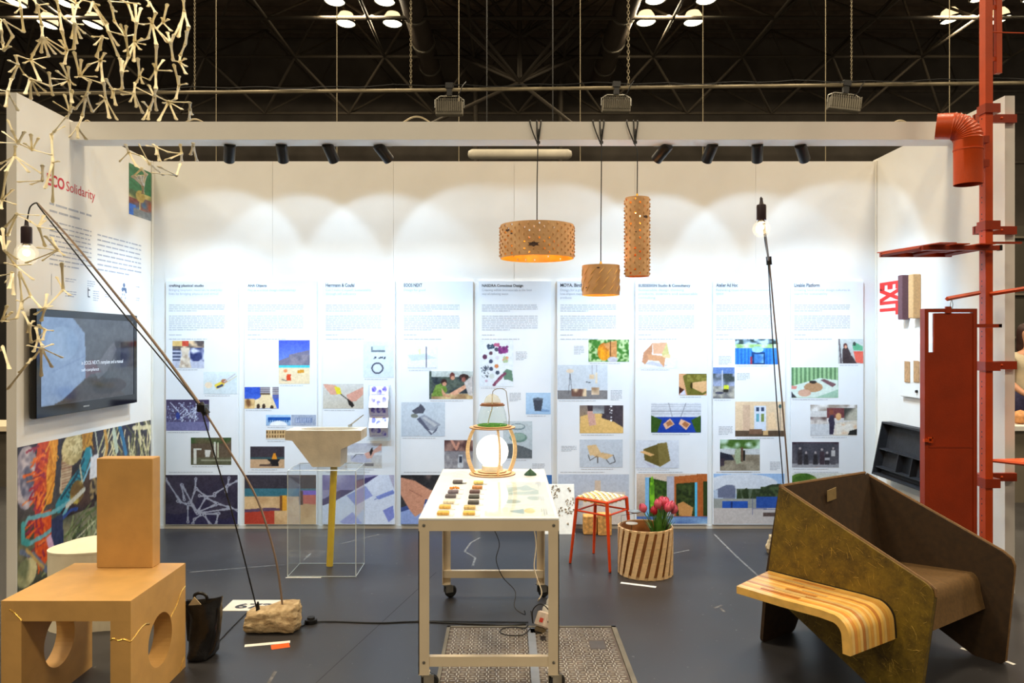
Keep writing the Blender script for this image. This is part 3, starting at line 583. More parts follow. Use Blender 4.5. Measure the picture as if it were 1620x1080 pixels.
P4 = [
 ((645,540,692,583), 'pale drawing of a blue sheet on a pole', [G((230,235,242),(222,228,238)),('p',[(.0,.5),(.6,.45),(.98,.62),(.14,.72)],(196,208,228)),('p',[(.35,.3),(.45,.25),(.45,.5),(.38,.48)],(220,224,170)),('l',[(.62,.2),(.62,.96)],.02,(90,84,100)),('l',[(0,.97),(.95,.97)],.008,(170,176,186))]),
 ((679,587,748,631), 'photo of three people leaning over a table', [G((196,206,204),(120,124,116)),('N',0,.2,1,.8,(40,50,60),(80,92,84),5),('N',0,.82,1,1,(206,180,130),(160,130,96),6),('p',[(.05,.9),(.15,.5),(.35,.4),(.42,.7),(.3,.9)],(110,140,60)),('e',.34,.4,.07,.13,(60,40,40)),('e',.35,.46,.05,.07,skin),('e',.53,.18,.06,.14,(110,60,56)),('e',.54,.24,.045,.07,skin),('e',.8,.2,.11,.1,(60,42,40)),('e',.79,.3,.05,.09,(150,90,80)),('p',[(.46,.8),(.8,.5),(.98,.3),(1,.45),(.6,.88)],(214,160,130)),('p',[(.8,.4),(1,.15),(1,.9),(.9,.85)],(196,190,188)),('p',[(.28,.6),(.4,.85),(.5,.88),(.44,.95),(.3,.85)],(206,152,120)),('r',0,0,.05,1,(70,84,78)),('n',36,20)]),
 ((635,636,704,690), 'photo of grey moulded shells', [G((196,206,216),(188,198,210)),('p',[(.24,.25),(.4,.12),(.44,.04),(.55,.2),(.5,.32),(.3,.34)],(78,80,94)),('e',.3,.4,.08,.06,(120,124,116)),('p',[(.35,.5),(.48,.38),(.86,.66),(.8,.85),(.68,.96)],(88,92,112)),('p',[(.42,.42),(.52,.36),(.9,.65),(.7,.9)],(150,156,170)),('p',[(.48,.46),(.54,.42),(.82,.66),(.76,.72)],(186,190,196)),('p',[(.62,.82),(.76,.84),(.7,.92)],(206,212,220))]),
 ((703,696,748,743), 'photo of a mobile phone on paving stones', [G((110,96,104),(150,146,150)),('N',0,.0,1,.35,(90,60,60),(150,116,106),6),('N',0,.4,1,1,(132,130,136),(172,168,170),9),('l',[(.25,0),(.42,.3),(.5,.1)],.04,(196,140,120)),('p',[(.5,.5),(.64,.5),(.66,.92),(.46,.92)],(196,200,206)),('r',.52,.54,.62,.76,(54,58,74)),('n',24)]),
 ((634,751,748,829), 'large photo of hands smoothing blue fabric', [G((58,56,58),(60,58,62)),('N',0,0,1,.5,(40,40,44),(96,84,82),9),('p',[(0,.68),(.5,.45),(1,.3),(1,1),(0,1)],(150,170,222)),('p',[(0,.66),(.5,.42),(.52,.5),(0,.75)],(64,82,140)),('p',[(0,.05),(.2,.12),(.4,.3),(.58,.36),(.62,.55),(.5,.5),(.34,.5),(.3,.75),(.2,.85),(.12,.7),(0,.4)],(208,148,120)),('l',[(.12,.3),(.3,.44)],.008,(170,110,90)),('n',18)]),
]
P5 = [
 ((759,538,812,611), 'photo of dyed powders, flowers and leaves on white', [G((222,230,238))]+[('e',x,y,r,r*.72,c) for x,y,r,c in ((.5,.2,.06,(76,76,96)),(.33,.28,.055,(96,66,80)),(.15,.36,.07,(96,56,86)),(.33,.46,.06,(66,72,100)),(.5,.56,.06,(206,130,80)),(.34,.62,.06,(66,76,100)),(.53,.7,.06,(62,72,92)),(.36,.78,.08,(206,214,210)),(.52,.38,.06,(214,214,226)),(.18,.6,.05,(56,66,90)),(.2,.88,.04,(196,170,190)))]+[('d',.22,.1,.44,.18,30,3,[(50,70,90),(80,96,120)],.02),('d',.58,.14,.82,.28,60,4,[(140,60,130),(110,50,110)],.024),('d',.04,.56,.26,.82,36,5,[(60,76,90),(110,120,130)],.012),('d',.66,.34,.86,.46,14,6,[(216,150,110),(170,190,150)],.028),('d',.44,.08,.56,.12,16,9,[(180,90,130)],.022),('p',[(.7,.7),(.8,.62),(.96,.66),(1,.9),(.86,.86),(.72,.85)],(96,130,110)),('l',[(.42,.97),(.6,.82),(.75,.72)],.03,(120,60,90)),('l',[(.5,.92),(.66,.8)],.02,(150,90,110))]),
 ((832,621,871,655), 'photo of a dark cup on pale blue', [G((176,204,230),(160,192,224)),('p',[(.6,.75),(.95,.8),(.95,.9),(.55,.88)],(126,160,200)),('p',[(.28,.28),(.7,.28),(.62,.84),(.36,.84)],(62,70,84)),('e',.49,.29,.21,.06,(96,106,122))]),
 ((796,666,842,725), 'photo of green glass discs and a grey dome', [G((196,206,210),(186,196,202)),('e',.5,.15,.26,.09,(120,140,146)),('e',.5,.14,.22,.06,(196,206,206)),('e',.52,.44,.3,.13,(110,140,130)),('e',.5,.42,.26,.1,(150,176,164)),('p',[(0,.62),(.3,.6),(.7,.68),(1,.78),(1,1),(0,1)],(98,104,108)),('n',14)]),
 ((759,751,873,829), 'large blue photo low on the fifth panel', [G((60,104,160),(66,110,170)),('N',0,0,.8,1,(130,150,170),(176,190,206),4),('p',[(0,.6),(.6,.2),(.8,1),(0,1)],(90,120,150)),('n',14)]),
]
P6 = [
 ((931,537,995,572), 'photo of a tan animal in green leaves', [G((110,160,84)),('N',0,0,1,1,(60,120,44),(190,214,160),12),('M',.38,.55,.16,.4,(236,160,30),(200,120,40),5),('p',[(.36,.2),(.54,.1),(.7,.05),(.7,.8),(.52,.85),(.5,.5)],(206,146,88)),('r',.53,.05,.56,.75,(110,66,34)),('e',.6,.9,.13,.12,(186,186,196)),('n',30,16)]),
 ((882,577,961,631), 'photo of floor lamps and stools in a grey room', [G((206,214,222),(198,206,216)),('r',0,.75,1,1,(128,126,128)),('e',.25,.18,.075,.055,(226,206,182)),('l',[(.22,.85),(.25,.24),(.29,.85)],.008,(96,96,104)),('p',[(.64,.28),(.74,.28),(.74,.42),(.64,.42)],(220,196,162)),('r',.76,.22,.8,.55,(226,212,186)),('l',[(.69,0),(.69,.28)],.005,(150,150,160)),('l',[(.78,0),(.78,.22)],.005,(150,150,160)),('l',[(.58,.5),(.66,.52)],.012,(80,90,100)),('N',.28,.7,.58,.92,(110,80,70),(232,206,170),8),('N',.68,.66,.84,.88,(170,140,110),(236,216,190),6)]),
 ((917,641,986,685), 'photo of a hand sanding a wooden board', [G((130,116,110),(190,160,110)),('p',[(.02,.4),(.4,.22),(1,.8),(1,1),(0,1)],(222,182,112)),('p',[(.5,.45),(.56,.0),(1,0),(1,.8),(.8,.6)],(66,58,66)),('p',[(.17,0),(.3,0),(.32,.3),(.2,.3)],(60,46,52)),('p',[(.17,.2),(.33,.2),(.38,.7),(.22,.74)],(206,160,146)),('N',.3,0,.56,.3,(170,180,184),(110,110,116),4),('d',.68,.02,.76,.6,8,3,[(230,230,236)],.03),('n',16)]),
 ((917,695,985,739), 'photo of a cane lounge chair with footrest', [G((196,204,214),(188,196,206)),('p',[(.17,.22),(.38,.18),(.5,.5),(.24,.58)],(218,186,138)),('p',[(.3,.55),(.55,.46),(.6,.56),(.4,.66)],(210,176,128)),('p',[(.42,.6),(.58,.48),(.8,.56),(.62,.72)],(214,180,132)),('l',[(.2,.55),(.24,.75),(.4,.6)],.012,(70,66,64)),('l',[(.62,.72),(.7,.88),(.83,.8),(.78,.56)],.012,(60,56,56)),('l',[(.42,.62),(.42,.84)],.012,(70,60,56))]),
 ((883,750,995,829), 'large grey photo of wooden blocks', [G((184,192,206),(196,198,204)),('r',0,.62,1,1,(204,202,200)),('r',.52,.12,.6,.4,(206,186,166)),('N',.35,.35,.95,1,(206,194,182),(226,216,206),5),('n',8)]),
]
P7 = [
 ((1012,538,1072,582), 'cut-out photo of a pale wooden faceted armchair', [G(WH,(226,232,240)),('p',[(.15,.85),(.3,.75),(.75,.9),(.6,.97)],(196,196,216)),('p',[(.06,.78),(.1,.45),(.34,.1),(.32,.55),(.14,.88)],(196,142,108)),('p',[(.34,.1),(.72,.08),(.6,.5),(.36,.5)],(222,172,138)),('p',[(.72,.08),(.78,.5),(.62,.62),(.58,.5)],(206,196,132)),('p',[(.2,.5),(.55,.55),(.68,.62),(.64,.98),(.5,.75),(.24,.72)],(214,158,116)),('p',[(.58,.55),(.82,.5),(.8,.66),(.62,.62)],(232,206,158))]),
 ((1074,591,1118,625), 'photo of an olive felt and wood corner detail', [G((214,160,116)),('p',[(.14,.1),(.3,0),(1,0),(1,.9),(.85,1),(.3,1)],(110,104,40)),('N',.3,.05,1,.35,(110,104,36),(140,132,60),14),('p',[(.42,.42),(1,.32),(1,.78),(.85,.9),(.42,.62)],(222,176,124)),('p',[(0,.6),(.2,.75),(0,.95)],(80,40,28)),('p',[(0,1),(.2,.72),(.26,1)],(206,206,222)),('p',[(.42,.4),(.5,.4),(.48,.75),(.4,.62)],(60,50,16)),('n',12)]),
 ((1030,637,1109,684), 'photo of two armchairs on a blue floor between plants', [G((214,218,226)),('s',0,.05,1,.4,6,(186,190,200),False),('l',[(.35,0),(.42,.45)],.01,(120,124,136)),('l',[(.7,0),(.6,.45)],.01,(120,124,136)),('l',[(0,.28),(1,.28)],.01,(130,134,146)),('r',.0,.47,1,1,(22,62,160)),('p',[(0,.42),(.22,.58),(.12,1),(0,1)],(50,84,26)),('p',[(1,.42),(.8,.58),(.9,1),(1,1)],(50,84,26)),('p',[(.24,.72),(.38,.52),(.47,.72),(.3,.9)],(226,178,146)),('p',[(.3,.68),(.38,.58),(.44,.72),(.33,.8)],(172,110,70)),('p',[(.55,.7),(.6,.54),(.8,.7),(.7,.92)],(226,178,146)),('p',[(.62,.72),(.68,.62),(.77,.72),(.7,.84)],(172,110,70)),('n',12)]),
 ((1006,696,1074,740), 'cut-out photo of an olive armchair with a wooden rest', [G((214,220,230),(206,212,224)),('p',[(.2,.8),(.5,.95),(.35,.98)],(186,186,206)),('p',[(.18,.32),(.55,.12),(.55,.95),(.2,.72)],(104,92,44)),('p',[(.5,.12),(.72,.08),(.8,.74),(.55,.97)],(128,114,62)),('p',[(.08,.42),(.2,.38),(.44,.52),(.34,.58)],(228,180,120)),('n',8)]),
 ((1007,749,1119,828), 'large photo of a lounge with moss panels', [G((214,196,180),(150,130,110)),('p',[(.52,.06),(1,0),(1,1),(.52,1)],(176,96,44)),('r',.43,.05,.53,.85,(178,180,196)),('r',.12,.07,.2,.9,(120,176,220)),('p',[(.18,.08),(.43,.16),(.43,.9),(.18,.9)],(44,70,22)),('M',.22,.4,.03,.35,(120,190,30),(90,160,30),9),('p',[(.56,.2),(.83,.17),(.83,.85),(.56,.85)],(40,54,24)),('r',.82,.17,.86,.86,(80,180,224)),('r',.94,.15,1,.85,(40,58,22)),('N',.2,.16,.43,.9,(34,58,18),(66,96,30),26),('N',.57,.22,.82,.85,(30,44,18),(56,72,30),26),('M',.22,.4,.035,.35,(130,196,40),(80,140,30),20),('s',.86,0,.94,.9,3,(160,84,36),True),('p',[(.58,.6),(.66,.56),(.8,.68),(.78,.85),(.6,.84)],(196,140,80)),('r',0,.86,1,1,(76,108,170)),('N',.3,.88,1,1,(70,100,160),(150,186,220),4),('n',14)]),
]
P8 = [
 ((1163,536,1231,576), 'photo of a blue gate with trees above', [G((40,116,200),(30,100,186)),('N',0,0,1,.3,(50,70,70),(186,214,240),9),('N',0,.2,1,.36,(150,190,120),(206,220,200),7),('s',0,.36,1,1,12,(54,132,214),True),('r',.38,.52,.7,1,(18,62,120)),('N',.44,.6,.66,.95,(150,196,226),(60,120,190),4),('r',.35,.7,.4,1,(150,50,70)),('e',.52,.42,.14,.12,(150,196,226)),('n',20)]),
 ((1128,581,1162,630), 'photo of a yellow sweeper cart in a street', [G((96,128,190),(150,160,180)),('N',0,.2,1,.6,(60,70,70),(150,160,190),8),('r',0,.6,1,1,(150,148,140)),('N',0,.62,1,1,(120,120,120),(176,172,160),8),('l',[(.44,.1),(.44,.7)],.015,(206,210,220)),('p',[(.5,.58),(.72,.58),(.74,.72),(.5,.76)],(206,214,60)),('r',.48,.7,.72,.8,(46,46,40)),('e',.3,.82,.2,.04,(70,72,90)),('n',26)]),
 ((1163,635,1242,690), 'photo of a cream house front with a white door', [G((226,200,166),(216,190,158)),('r',0,.84,1,1,(86,70,54)),('r',.15,.1,.3,.84,(206,176,150)),('r',.38,.12,.62,.84,(206,216,232)),('r',.42,.16,.48,.28,(50,66,96)),('r',.52,.16,.58,.28,(50,66,96)),('r',.42,.35,.48,.58,(96,160,176)),('r',.52,.35,.58,.58,(120,140,70)),('p',[(.66,.35),(.78,.3),(.84,.8),(.66,.8)],(232,200,160)),('e',.9,.14,.03,.06,(60,90,90)),('l',[(.9,.18),(.9,.9)],.01,(90,90,96)),('r',.28,.8,.54,.93,(120,90,70)),('r',.56,.84,.66,.96,(206,170,120)),('n',10)]),
 ((1139,695,1202,744), 'photo of a car park with trees', [G((196,206,214),(130,124,110)),('N',0,0,1,.3,(60,96,34),(180,206,190),6),('r',0,.3,1,.48,(186,192,196)),('N',0,.5,1,1,(120,112,96),(146,138,120),8),('p',[(0,.4),(.3,.5),(.36,.66),(.1,.68),(0,.64)],(34,38,52)),('p',[(0,.62),(.12,.6),(.1,.85),(0,.86)],(60,50,60)),('p',[(.38,.32),(.5,.28),(.55,.75),(.42,.8),(.36,.6)],(146,160,130)),('r',.52,.25,.58,.72,(90,70,56)),('r',.58,.35,.63,.68,(34,34,34)),('n',24)]),
 ((1129,749,1241,828), 'large photo of blue containers on a lot', [G((150,184,226),(214,224,232)),('M',.4,.2,.5,.2,(206,214,226),(232,236,240),4),('p',[(0,.35),(.06,.3),(.18,.22),(.3,.24),(.3,.5),(0,.5)],(120,128,150)),('e',.07,.42,.09,.1,(176,192,214)),('N',.32,.3,1,.5,(44,60,34),(90,104,84),14),('p',[(.32,.5),(.35,.34),(.37,.3),(.4,.5)],(46,62,36)),('p',[(.42,.5),(.44,.3),(.47,.28),(.5,.5)],(40,56,32)),('p',[(.52,.5),(.55,.32),(.58,.3),(.61,.5)],(50,66,40)),('p',[(.62,.5),(.66,.3),(.8,.22),(.95,.2),(1,.25),(1,.5)],(44,58,36)),('N',.66,.26,1,.5,(36,50,30),(70,88,52),24),('p',[(.06,.32),(.16,.24),(.26,.22),(.31,.3),(.31,.48),(.06,.48)],(104,112,138)),('r',0,.5,1,.7,(150,154,150)),('r',.12,.55,.48,.69,(36,84,176)),('r',.6,.46,1,.72,(40,80,160)),('r',.24,.56,.27,.69,(26,50,110)),('r',0,.69,1,1,(192,186,184)),('r',.7,.78,.95,.86,(90,74,70)),('l',[(.55,.48),(.55,.82)],.006,(80,90,140)),('l',[(.55,.7),(1,.72)],.006,(80,90,140)),('n',8)]),
]
P9 = [
 ((1326,536,1366,575), 'photo of two people with red material', [G((196,206,206),(180,180,180)),('p',[(.0,0),(.06,0),(.16,1),(.08,1)],(96,90,96)),('p',[(.16,.45),(.3,.2),(.5,.6),(.5,1),(.18,1)],(54,40,46)),('e',.28,.28,.08,.11,(90,50,50)),('e',.3,.32,.05,.07,skin),('p',[(.56,.25),(.7,.15),(.98,.3),(.98,.48),(.6,.45)],(90,170,130)),('e',.64,.2,.06,.08,(40,60,50)),('p',[(.6,.5),(1,.5),(1,1),(.7,.95)],(226,96,78)),('p',[(.4,.6),(.56,.7),(.74,1),(.45,1)],(60,44,50)),('n',14)]),
 ((1252,581,1326,629), 'photo of a cutting table before a green curtain', [G((150,190,140)),('s',0,0,1,.6,11,(90,130,90),True),('p',[(0,.62),(.6,.35),(1,.42),(1,1),(0,1)],(206,222,214)),('p',[(.62,.42),(.7,.38),(.96,.55),(.88,.65)],(110,76,84)),('e',.47,.65,.2,.16,(180,140,104)),('e',.28,.84,.14,.12,(206,164,142)),('e',.46,.48,.08,.05,(40,34,30)),('p',[(0,.6),(.12,.62),(.1,.72),(0,.72)],(214,140,130)),('p',[(.5,1),(1,.72),(1,1)],(150,186,166)),('p',[(0,.8),(.12,1),(0,1)],(50,50,60)),('n',10)]),
 ((1282,640,1356,689), 'photo of people in a bright workshop', [G((206,208,212),(212,206,200)),('N',0,0,1,.2,(150,140,130),(226,226,226),6),('r',.35,.1,.72,.42,(110,56,60)),('N',.72,.1,1,.5,(60,60,56),(180,176,160),5),('r',0,.62,.45,1,(196,200,206)),('N',0,.4,.35,.62,(90,70,70),(206,200,196),7),('p',[(.38,.5),(.44,.3),(.5,.35),(.52,.6),(.49,.96),(.41,.96),(.4,.6)],(50,44,66)),('e',.45,.24,.045,.09,(130,70,50)),('p',[(.55,.6),(1,.5),(1,1),(.5,1)],(216,206,190)),('N',.55,.62,.98,.95,(220,180,140),(226,220,210),7),('e',.6,.38,.06,.12,(206,160,110)),('p',[(.84,.84),(1,.78),(1,.98),(.8,.98)],(34,36,36)),('n',22)]),
 ((1253,699,1327,739), 'grey group photo of six people before a wall', [G((74,72,82),(92,90,98)),('r',0,0,1,.08,(60,40,56)),('r',.08,.05,.9,.72,(66,66,76)),('r',0,.85,1,1,(150,150,156))]+[('e',x,y,.025,.05,(170,160,160)) for x,y in ((.17,.25),(.3,.42),(.5,.42),(.64,.3),(.75,.42),(.88,.25))]+[('p',[(x-.05,.9),(x-.045,y),(x+.045,y),(x+.05,.9)],c) for x,y,c in ((.17,.32,(46,42,48)),(.3,.5,(40,38,44)),(.5,.5,(38,36,42)),(.64,.38,(60,46,56)),(.75,.5,(44,42,50)),(.88,.32,(80,78,86)))]+[('r',.84,.32,.92,.55,(190,188,190)),('r',.7,.62,.8,.72,(170,170,176)),('n',24)]),
 ((1253,748,1366,828), 'large photo of trees low on the ninth panel', [G((206,210,206),(120,140,90)),('M',.15,.35,.28,.35,(60,100,30),(110,140,60),9),('M',.6,.35,.2,.3,(90,110,60),(150,160,120),9),('r',0,.6,1,1,(120,130,80)),('n',30)]),
]
ALL = [P1, P2, P3, P4, P5, P6, P7, P8, P9]
HEAD = [('crafting plastics! studio', ['Bringing bioplastic materials to everyday', 'lives by bridging physical and virtual'], 55, 84),
 ('AHA Objects', ['Play as a critical design methodology'], 30, 76),
 ('Herrmann & Coufal', ["Can I make it myself? Sustainability", 'through self sufficiency'], 45, 72),
 ('EOOS NEXT', ['Design for good'], 29, 34),
 ('NASDRA Conscious Design', ['Creating edible biomaterials is the best', 'way of reducing waste'], 65, 79),
 ('MOYA. Birch Bark', ['Design for a greener future with', 'low-impact materials and', 'products'], 50, 70),
 ('SUSDESIGN Studio & Consultancy', ['Sustainable design thinking', 'products, interiors and sustainable', 'consulting'], 82, 72),
 ('Atelier Ad Hoc', ['Rethinking reuse of materials, common', 'space'], 34, 84),
 ('Livable Platform', ['Creating local circular design cultures in', 'search for sustainability'], 40, 88)]
first_label = ['info panel first from the left with the heading crafting plastics', 'info panel second from the left headed AHA Objects', 'info panel third from the left with a leaflet holder', 'info panel fourth from the left headed EOOS NEXT', 'middle info panel, behind the table lantern', 'info panel sixth from the left, below the small pendant', 'info panel seventh from the left, behind the tulips', 'info panel eighth from the left, with blue gate photo', 'rightmost info panel, behind the olive armchair']
PX0 = [262.5, 387.0, 510.5, 634.0, 757.5, 881.5, 1005.0, 1128.0, 1251.5]
RT = Vector((1, 0, 0)); UP = Vector((0, 0, 1))
for i in range(9):
    x0 = PX0[i]; x1 = x0+114.3
    a = pp_(x0, 829.5); b2 = pp_(x1, 444.5)
    t = thing('info_panel', ((a.x+b2.x)/2, YP+.01, a.z), first_label[i], 'info board', 'nine printed info panels along the back wall')
    obj('board', MB().box((a.x, YP, a.z), (b2.x, YB-.0015, b2.z)), M_board, t)
    hd, subs, w1, w2 = HEAD[i]
    o = px(x0+5, 453.5, YP); s = YP/F
    text('title', hd, M_ink, o, RT, UP, .05, t, width=w1*s, height=5.6*s, bold=.022)
    for j, q in enumerate(subs):
        o = px(x0+5, 460.2+6*j, YP); text('subtitle', q, M_inkll, o, RT, UP, .03, t, width=(w2 if j == 0 else w2*len(q)/len(subs[0]))*s, height=4.8*s)
    ty = 480
    for j, (ln, lw, ls) in enumerate(((4, 88, .5), (8, 88, .5), (1, 20, 1), (1, 60, 1))):
        text_bars('text_block', px(x0+5, ty+3.0, YP), RT, UP, lw*s, ln, 3.1*s, M_inkll, t, seed=i*10+j, last=ls); ty += ln*3.1+(3.5 if j > 1 else 5)
    # captions near photos
    for j, (rc, lb, ops) in enumerate(ALL[i]):
        X0_, Y0_, X1_, Y1_ = rc; W = max(30, int((X1_-X0_)*1.3)); H = max(18, int((Y1_-Y0_)*1.3))
        sheet('photo', img(W, H, ops), pp_(X0_, Y0_), pp_(X1_, Y0_), pp_(X0_, Y1_), t, label=lb)
        if Y1_ < 748: text_bars('caption', px(X0_+2, Y1_+3.2, YP), RT, UP, (X1_-X0_)*.75*s, 1, 2.2*s, M_inkll, t, seed=i*7+j, last=1)
    text_bars('caption', px(x0+5, 747, YP), RT, UP, 70*s, 1, 2.2*s, M_inkll, t, seed=i, last=1)
    for (cx, cy, cw, n) in {4: [(816,557,18,6), (806,622,18,6), (842,734,20,4)], 5: [(908,548,16,6), (966,618,18,7), (888,706,24,4)], 7: [(1137,564,20,6), (1166,591,20,5), (1137,675,22,6), (1218,731,16,6)]}.get(i, []):
        text_bars('caption', px(cx, cy, YP), RT, UP, cw*s, n, 2.4*s, M_inkll, t, seed=i+cx, last=.7)
# accordion-folded leaflet hanging in a clear holder on the third panel
lf = thing('folded_leaflet', (px(599, 690, 6.3).x, 6.32, px(599, 695, 6.3).z), 'purple and white accordion-folded leaflet hanging on the third info panel', 'leaflet')
YF = 6.30; zz = [CAMZ-(y-540)*YF/F for y in (611, 627, 644, 660, 676, 692)]; xa, xb = px(584, 0, YF).x, px(614, 0, YF).x; yy_ = [6.335, 6.32, 6.275, 6.325, 6.275, 6.33]
PU = (96, 84, 190); LV = (196, 190, 232)
for k in range(5):
    g0 = (246, 246, 250) if k in (1, 3) else (222, 220, 238)  # upward pages paler: the shading of the folds is put into the colour
    ops = [G(g0)]+[('M', .22+.28*q, R.choice((.3, .6)), .12, .28, PU, LV, 6) for q in range(3)]+[('l', [(.1, .85), (.8, .85)], .03, (150, 146, 200)), ('l', [(.36, .05), (.36, .95)], .012, (206, 204, 226)), ('l', [(.68, .05), (.68, .95)], .012, (206, 204, 226))]
    sheet('leaflet_page', img(34, 18, ops), (xa, yy_[k], zz[k]), (xb, yy_[k], zz[k]), (xa, yy_[k+1], zz[k+1]), lf, off=0)
obj('holder_back', MB().box((xa-.012, 6.337, zz[-1]-.02), (xb+.016, 6.342, zz[0]+.01)), M_acryl, lf)
obj('holder_tray', MB().box((xa-.012, 6.25, zz[-1]-.022), (xb+.016, 6.337, zz[-1]-.016)).box((xa-.012, 6.25, zz[-1]-.016), (xb+.016, 6.254, zz[-1]+.01)), M_acryl, lf)
obj('holder_edge', MB().box((xb+.014, 6.255, zz[-1]-.02), (xb+.017, 6.340, zz[0]+.01)), M_acryl, lf)
# ================================================================ LEFT WALL GRAPHICS
def LWp(x, y, dx=.0): 
    Y = (-(XL+dx))*F/(CX-x); return Vector((XL+dx, Y, CAMZ-(y-CY)*Y/F))
RL = Vector((0, 1, 0))
g = thing('wall_graphic', (XL+.003, 5.2, 2.6), 'red and grey lettering block on the left wall above the television', 'wall lettering')
a = LWp(74, 291); b2 = LWp(98, 300.5)
text('heading_bold', 'ECO', M_inkred, a, RL, UP, .07, g, width=.195, height=.078, bold=.03, label='bold red word ECO')
text('heading_light', 'Solidarity', M_inkred, a+RL*.215, RL, UP, .07, g, width=.36, height=.088, label='thin red word Solidarity')
for (x, y, wd, n, pt, sd) in ((78, 323, .50, 2, .046, 1), (78, 350, .50, 10, .031, 2), (154, 372, .66, 8, .036, 3)):
    text_bars('text_block', LWp(x, y), RL, UP, wd, n, pt, M_inkl, g, seed=sd, last=.7, bar=.3)
for (x, y, wd, n) in ((103, 441, .13, 2), (103, 461, .14, 3), (138, 445, .1, 3), (147, 461, .08, 5), (166, 466, .07, 2), (215, 454, .07, 1), (215, 472, .06, 2)):
    text_bars('logo_text', LWp(x, y), RL, UP, wd, n, .016, M_inkl, g, seed=int(x), last=.8)
def Lq(x, y, w2, h):
    c = LWp(x, y); return [c+Vector((.0015, u*w2, v*h)) for u, v in ((0, 0), (1, 0), (1, 1), (0, 1))]
o = MB(); 
for q in ((LWp(138.5, 470), .008, .07), (LWp(138.5, 470), .03, .008), (LWp(138.5, 459.3), .03, .008)):
    c, w2, h = q; o.add([c+Vector((.0015, u*w2, v*h)) for u, v in ((0, 0), (1, 0), (1, 1), (0, 1))], [(0, 1, 2, 3)])
obj('bracket_logo', o, M_ink, g)
c = LWp(196, 457); o = MB()
for (dy, dz, r) in ((0, .03, .018), (-.022, -.005, .018), (.022, -.005, .018), (.0, .0, .014), (.03, -.022, .012)): 
    pts = [c+Vector((.0015, dy+r*math.cos(k*math.pi/3), dz+r*math.sin(k*math.pi/3))) for k in range(6)]; o.add(pts, [tuple(range(6))])
obj('leaf_logo', o, mat('blue_grey_ink', (96, 116, 150), .6, noise=(20, .05)), g)
c = LWp(195, 471); o = MB()
for k in range(6):
    an = k*math.pi/3; o.add([c+Vector((.0015, .03*math.cos(an)+.012*math.cos(an+q), .03*math.sin(an)+.012*math.sin(an+q))) for q in (0, 1.57, 3.14, 4.71)], [(0, 1, 2, 3)])
obj('ring_logo', o, M_inkll, g)
c = LWp(81, 433); obj('rule', MB().add([c+Vector((.0015, u*.004, v*.14)) for u, v in ((0, -1), (1, -1), (1, 0), (0, 0))], [(0, 1, 2, 3)]), M_inkll, g)
A = img(40, 96, [G((40,110,76),(46,120,84)), ('N',0,.5,1,1,(60,90,60),(190,180,120),9), ('N',0,.66,.45,.9,(60,120,190),(120,60,60),7), ('N',.5,.6,1,.9,(70,110,150),(150,80,60),8), ('r',0,.78,.3,1,(40,110,220)), ('N',.2,.85,1,1,(120,130,140),(210,200,190),7), ('e',.5,.58,.2,.12,(170,150,80)), ('n',30,30)])
s_ = sheet('photo_print', A, Vector((XL, 5.98, 2.98)), Vector((XL, 6.35, 2.98)), Vector((XL, 5.98, 2.577)), off=.002, label='narrow green and blue photo high in the left corner', cat='picture')
rm = random.Random(33)
def strands(n, box, ang, spread, ln, wd, cols):
    out = []
    for _ in range(n):
        x, y = rm.uniform(box[0], box[2]), rm.uniform(box[1], box[3]); a = ang+rm.uniform(-spread, spread); b_ = rm.uniform(-.6, .6); L_ = ln*rm.uniform(.6, 1.3); P = [(x, y)]
        for q in range(4): x += L_/4*math.cos(a); y += L_/4*math.sin(a); a += b_/4; P.append((x, y))
        out.append(('l', P, wd*rm.uniform(.7, 1.3), cols[rm.randrange(len(cols))]))
    return out
NAVY, CRM, OLV = (40, 40, 62), (222, 208, 160), (120, 118, 72)
ops = [G((46,44,60),(110,104,84)), ('N',0,.5,1,1,(70,74,60),(140,134,100),7), ('N',.26,0,.5,.6,(40,32,36),(80,56,44),6)]
ops += strands(60, (.6,-.1,1,.4), 1.5, .5, .3, .009, [CRM,(196,190,140),(150,146,96),(206,196,150),(90,92,60)])
ops += strands(60, (.3,.55,.75,1), 1.9, .8, .25, .009, [(190,190,140),(150,160,110),(206,200,160),(96,110,60),(70,84,50)])
ops += [('M',.05,.22,.068,.22,(204,194,198),(150,144,160),30),('M',.055,.26,.04,.12,(96,98,122),(170,164,178),30)]
ops += [('p',[(.115,.0),(.2,-.02),(.185,.2),(.15,.5),(.1,.5),(.09,.3)],(206,74,34)),('p',[(.09,.5),(.2,.5),(.2,.8),(.14,.92),(.1,.8)],(224,84,26))]
ops += strands(70, (.09,0,.165,.85), 1.9, 1.3, .07, .008, [(236,104,30),(176,44,56),(240,130,50),(150,40,70)])
ops += [('p',[(.195,-.02),(.245,-.02),(.225,.25),(.2,.46),(.165,.46),(.17,.2)],(226,146,34))]
ops += strands(24, (.18,0,.225,.4), 1.7, .3, .12, .006, [(240,170,60),(200,116,30)])
ops += [('p',[(.27,.12),(.345,.12),(.33,.3),(.28,.44),(.25,.4)],(206,186,150)),('s',.265,.14,.335,.42,13,(160,116,86),False),('M',.34,.1,.075,.12,(226,206,146),(176,152,92),26)]
ops += strands(40, (.28,0,.4,.16), 1.2, 3.0, .05, .006, [(236,218,160),(190,166,106)])
ops += [('p',[(.4,-.02),(.49,-.02),(.475,.1),(.42,.14)],(210,148,46))]+strands(16, (.41,0,.47,.08), 1.4, .3, .08, .006, [(232,176,70),(170,112,30)])
ops += [('l',[(.45,.16),(.4,.3),(.33,.38),(.25,.5)],.05,(40,140,154)),('l',[(.42,.2),(.36,.32),(.26,.45)],.012,(20,66,84)),('l',[(.47,.14),(.48,.22),(.42,.36),(.3,.5)],.012,(130,190,206))]
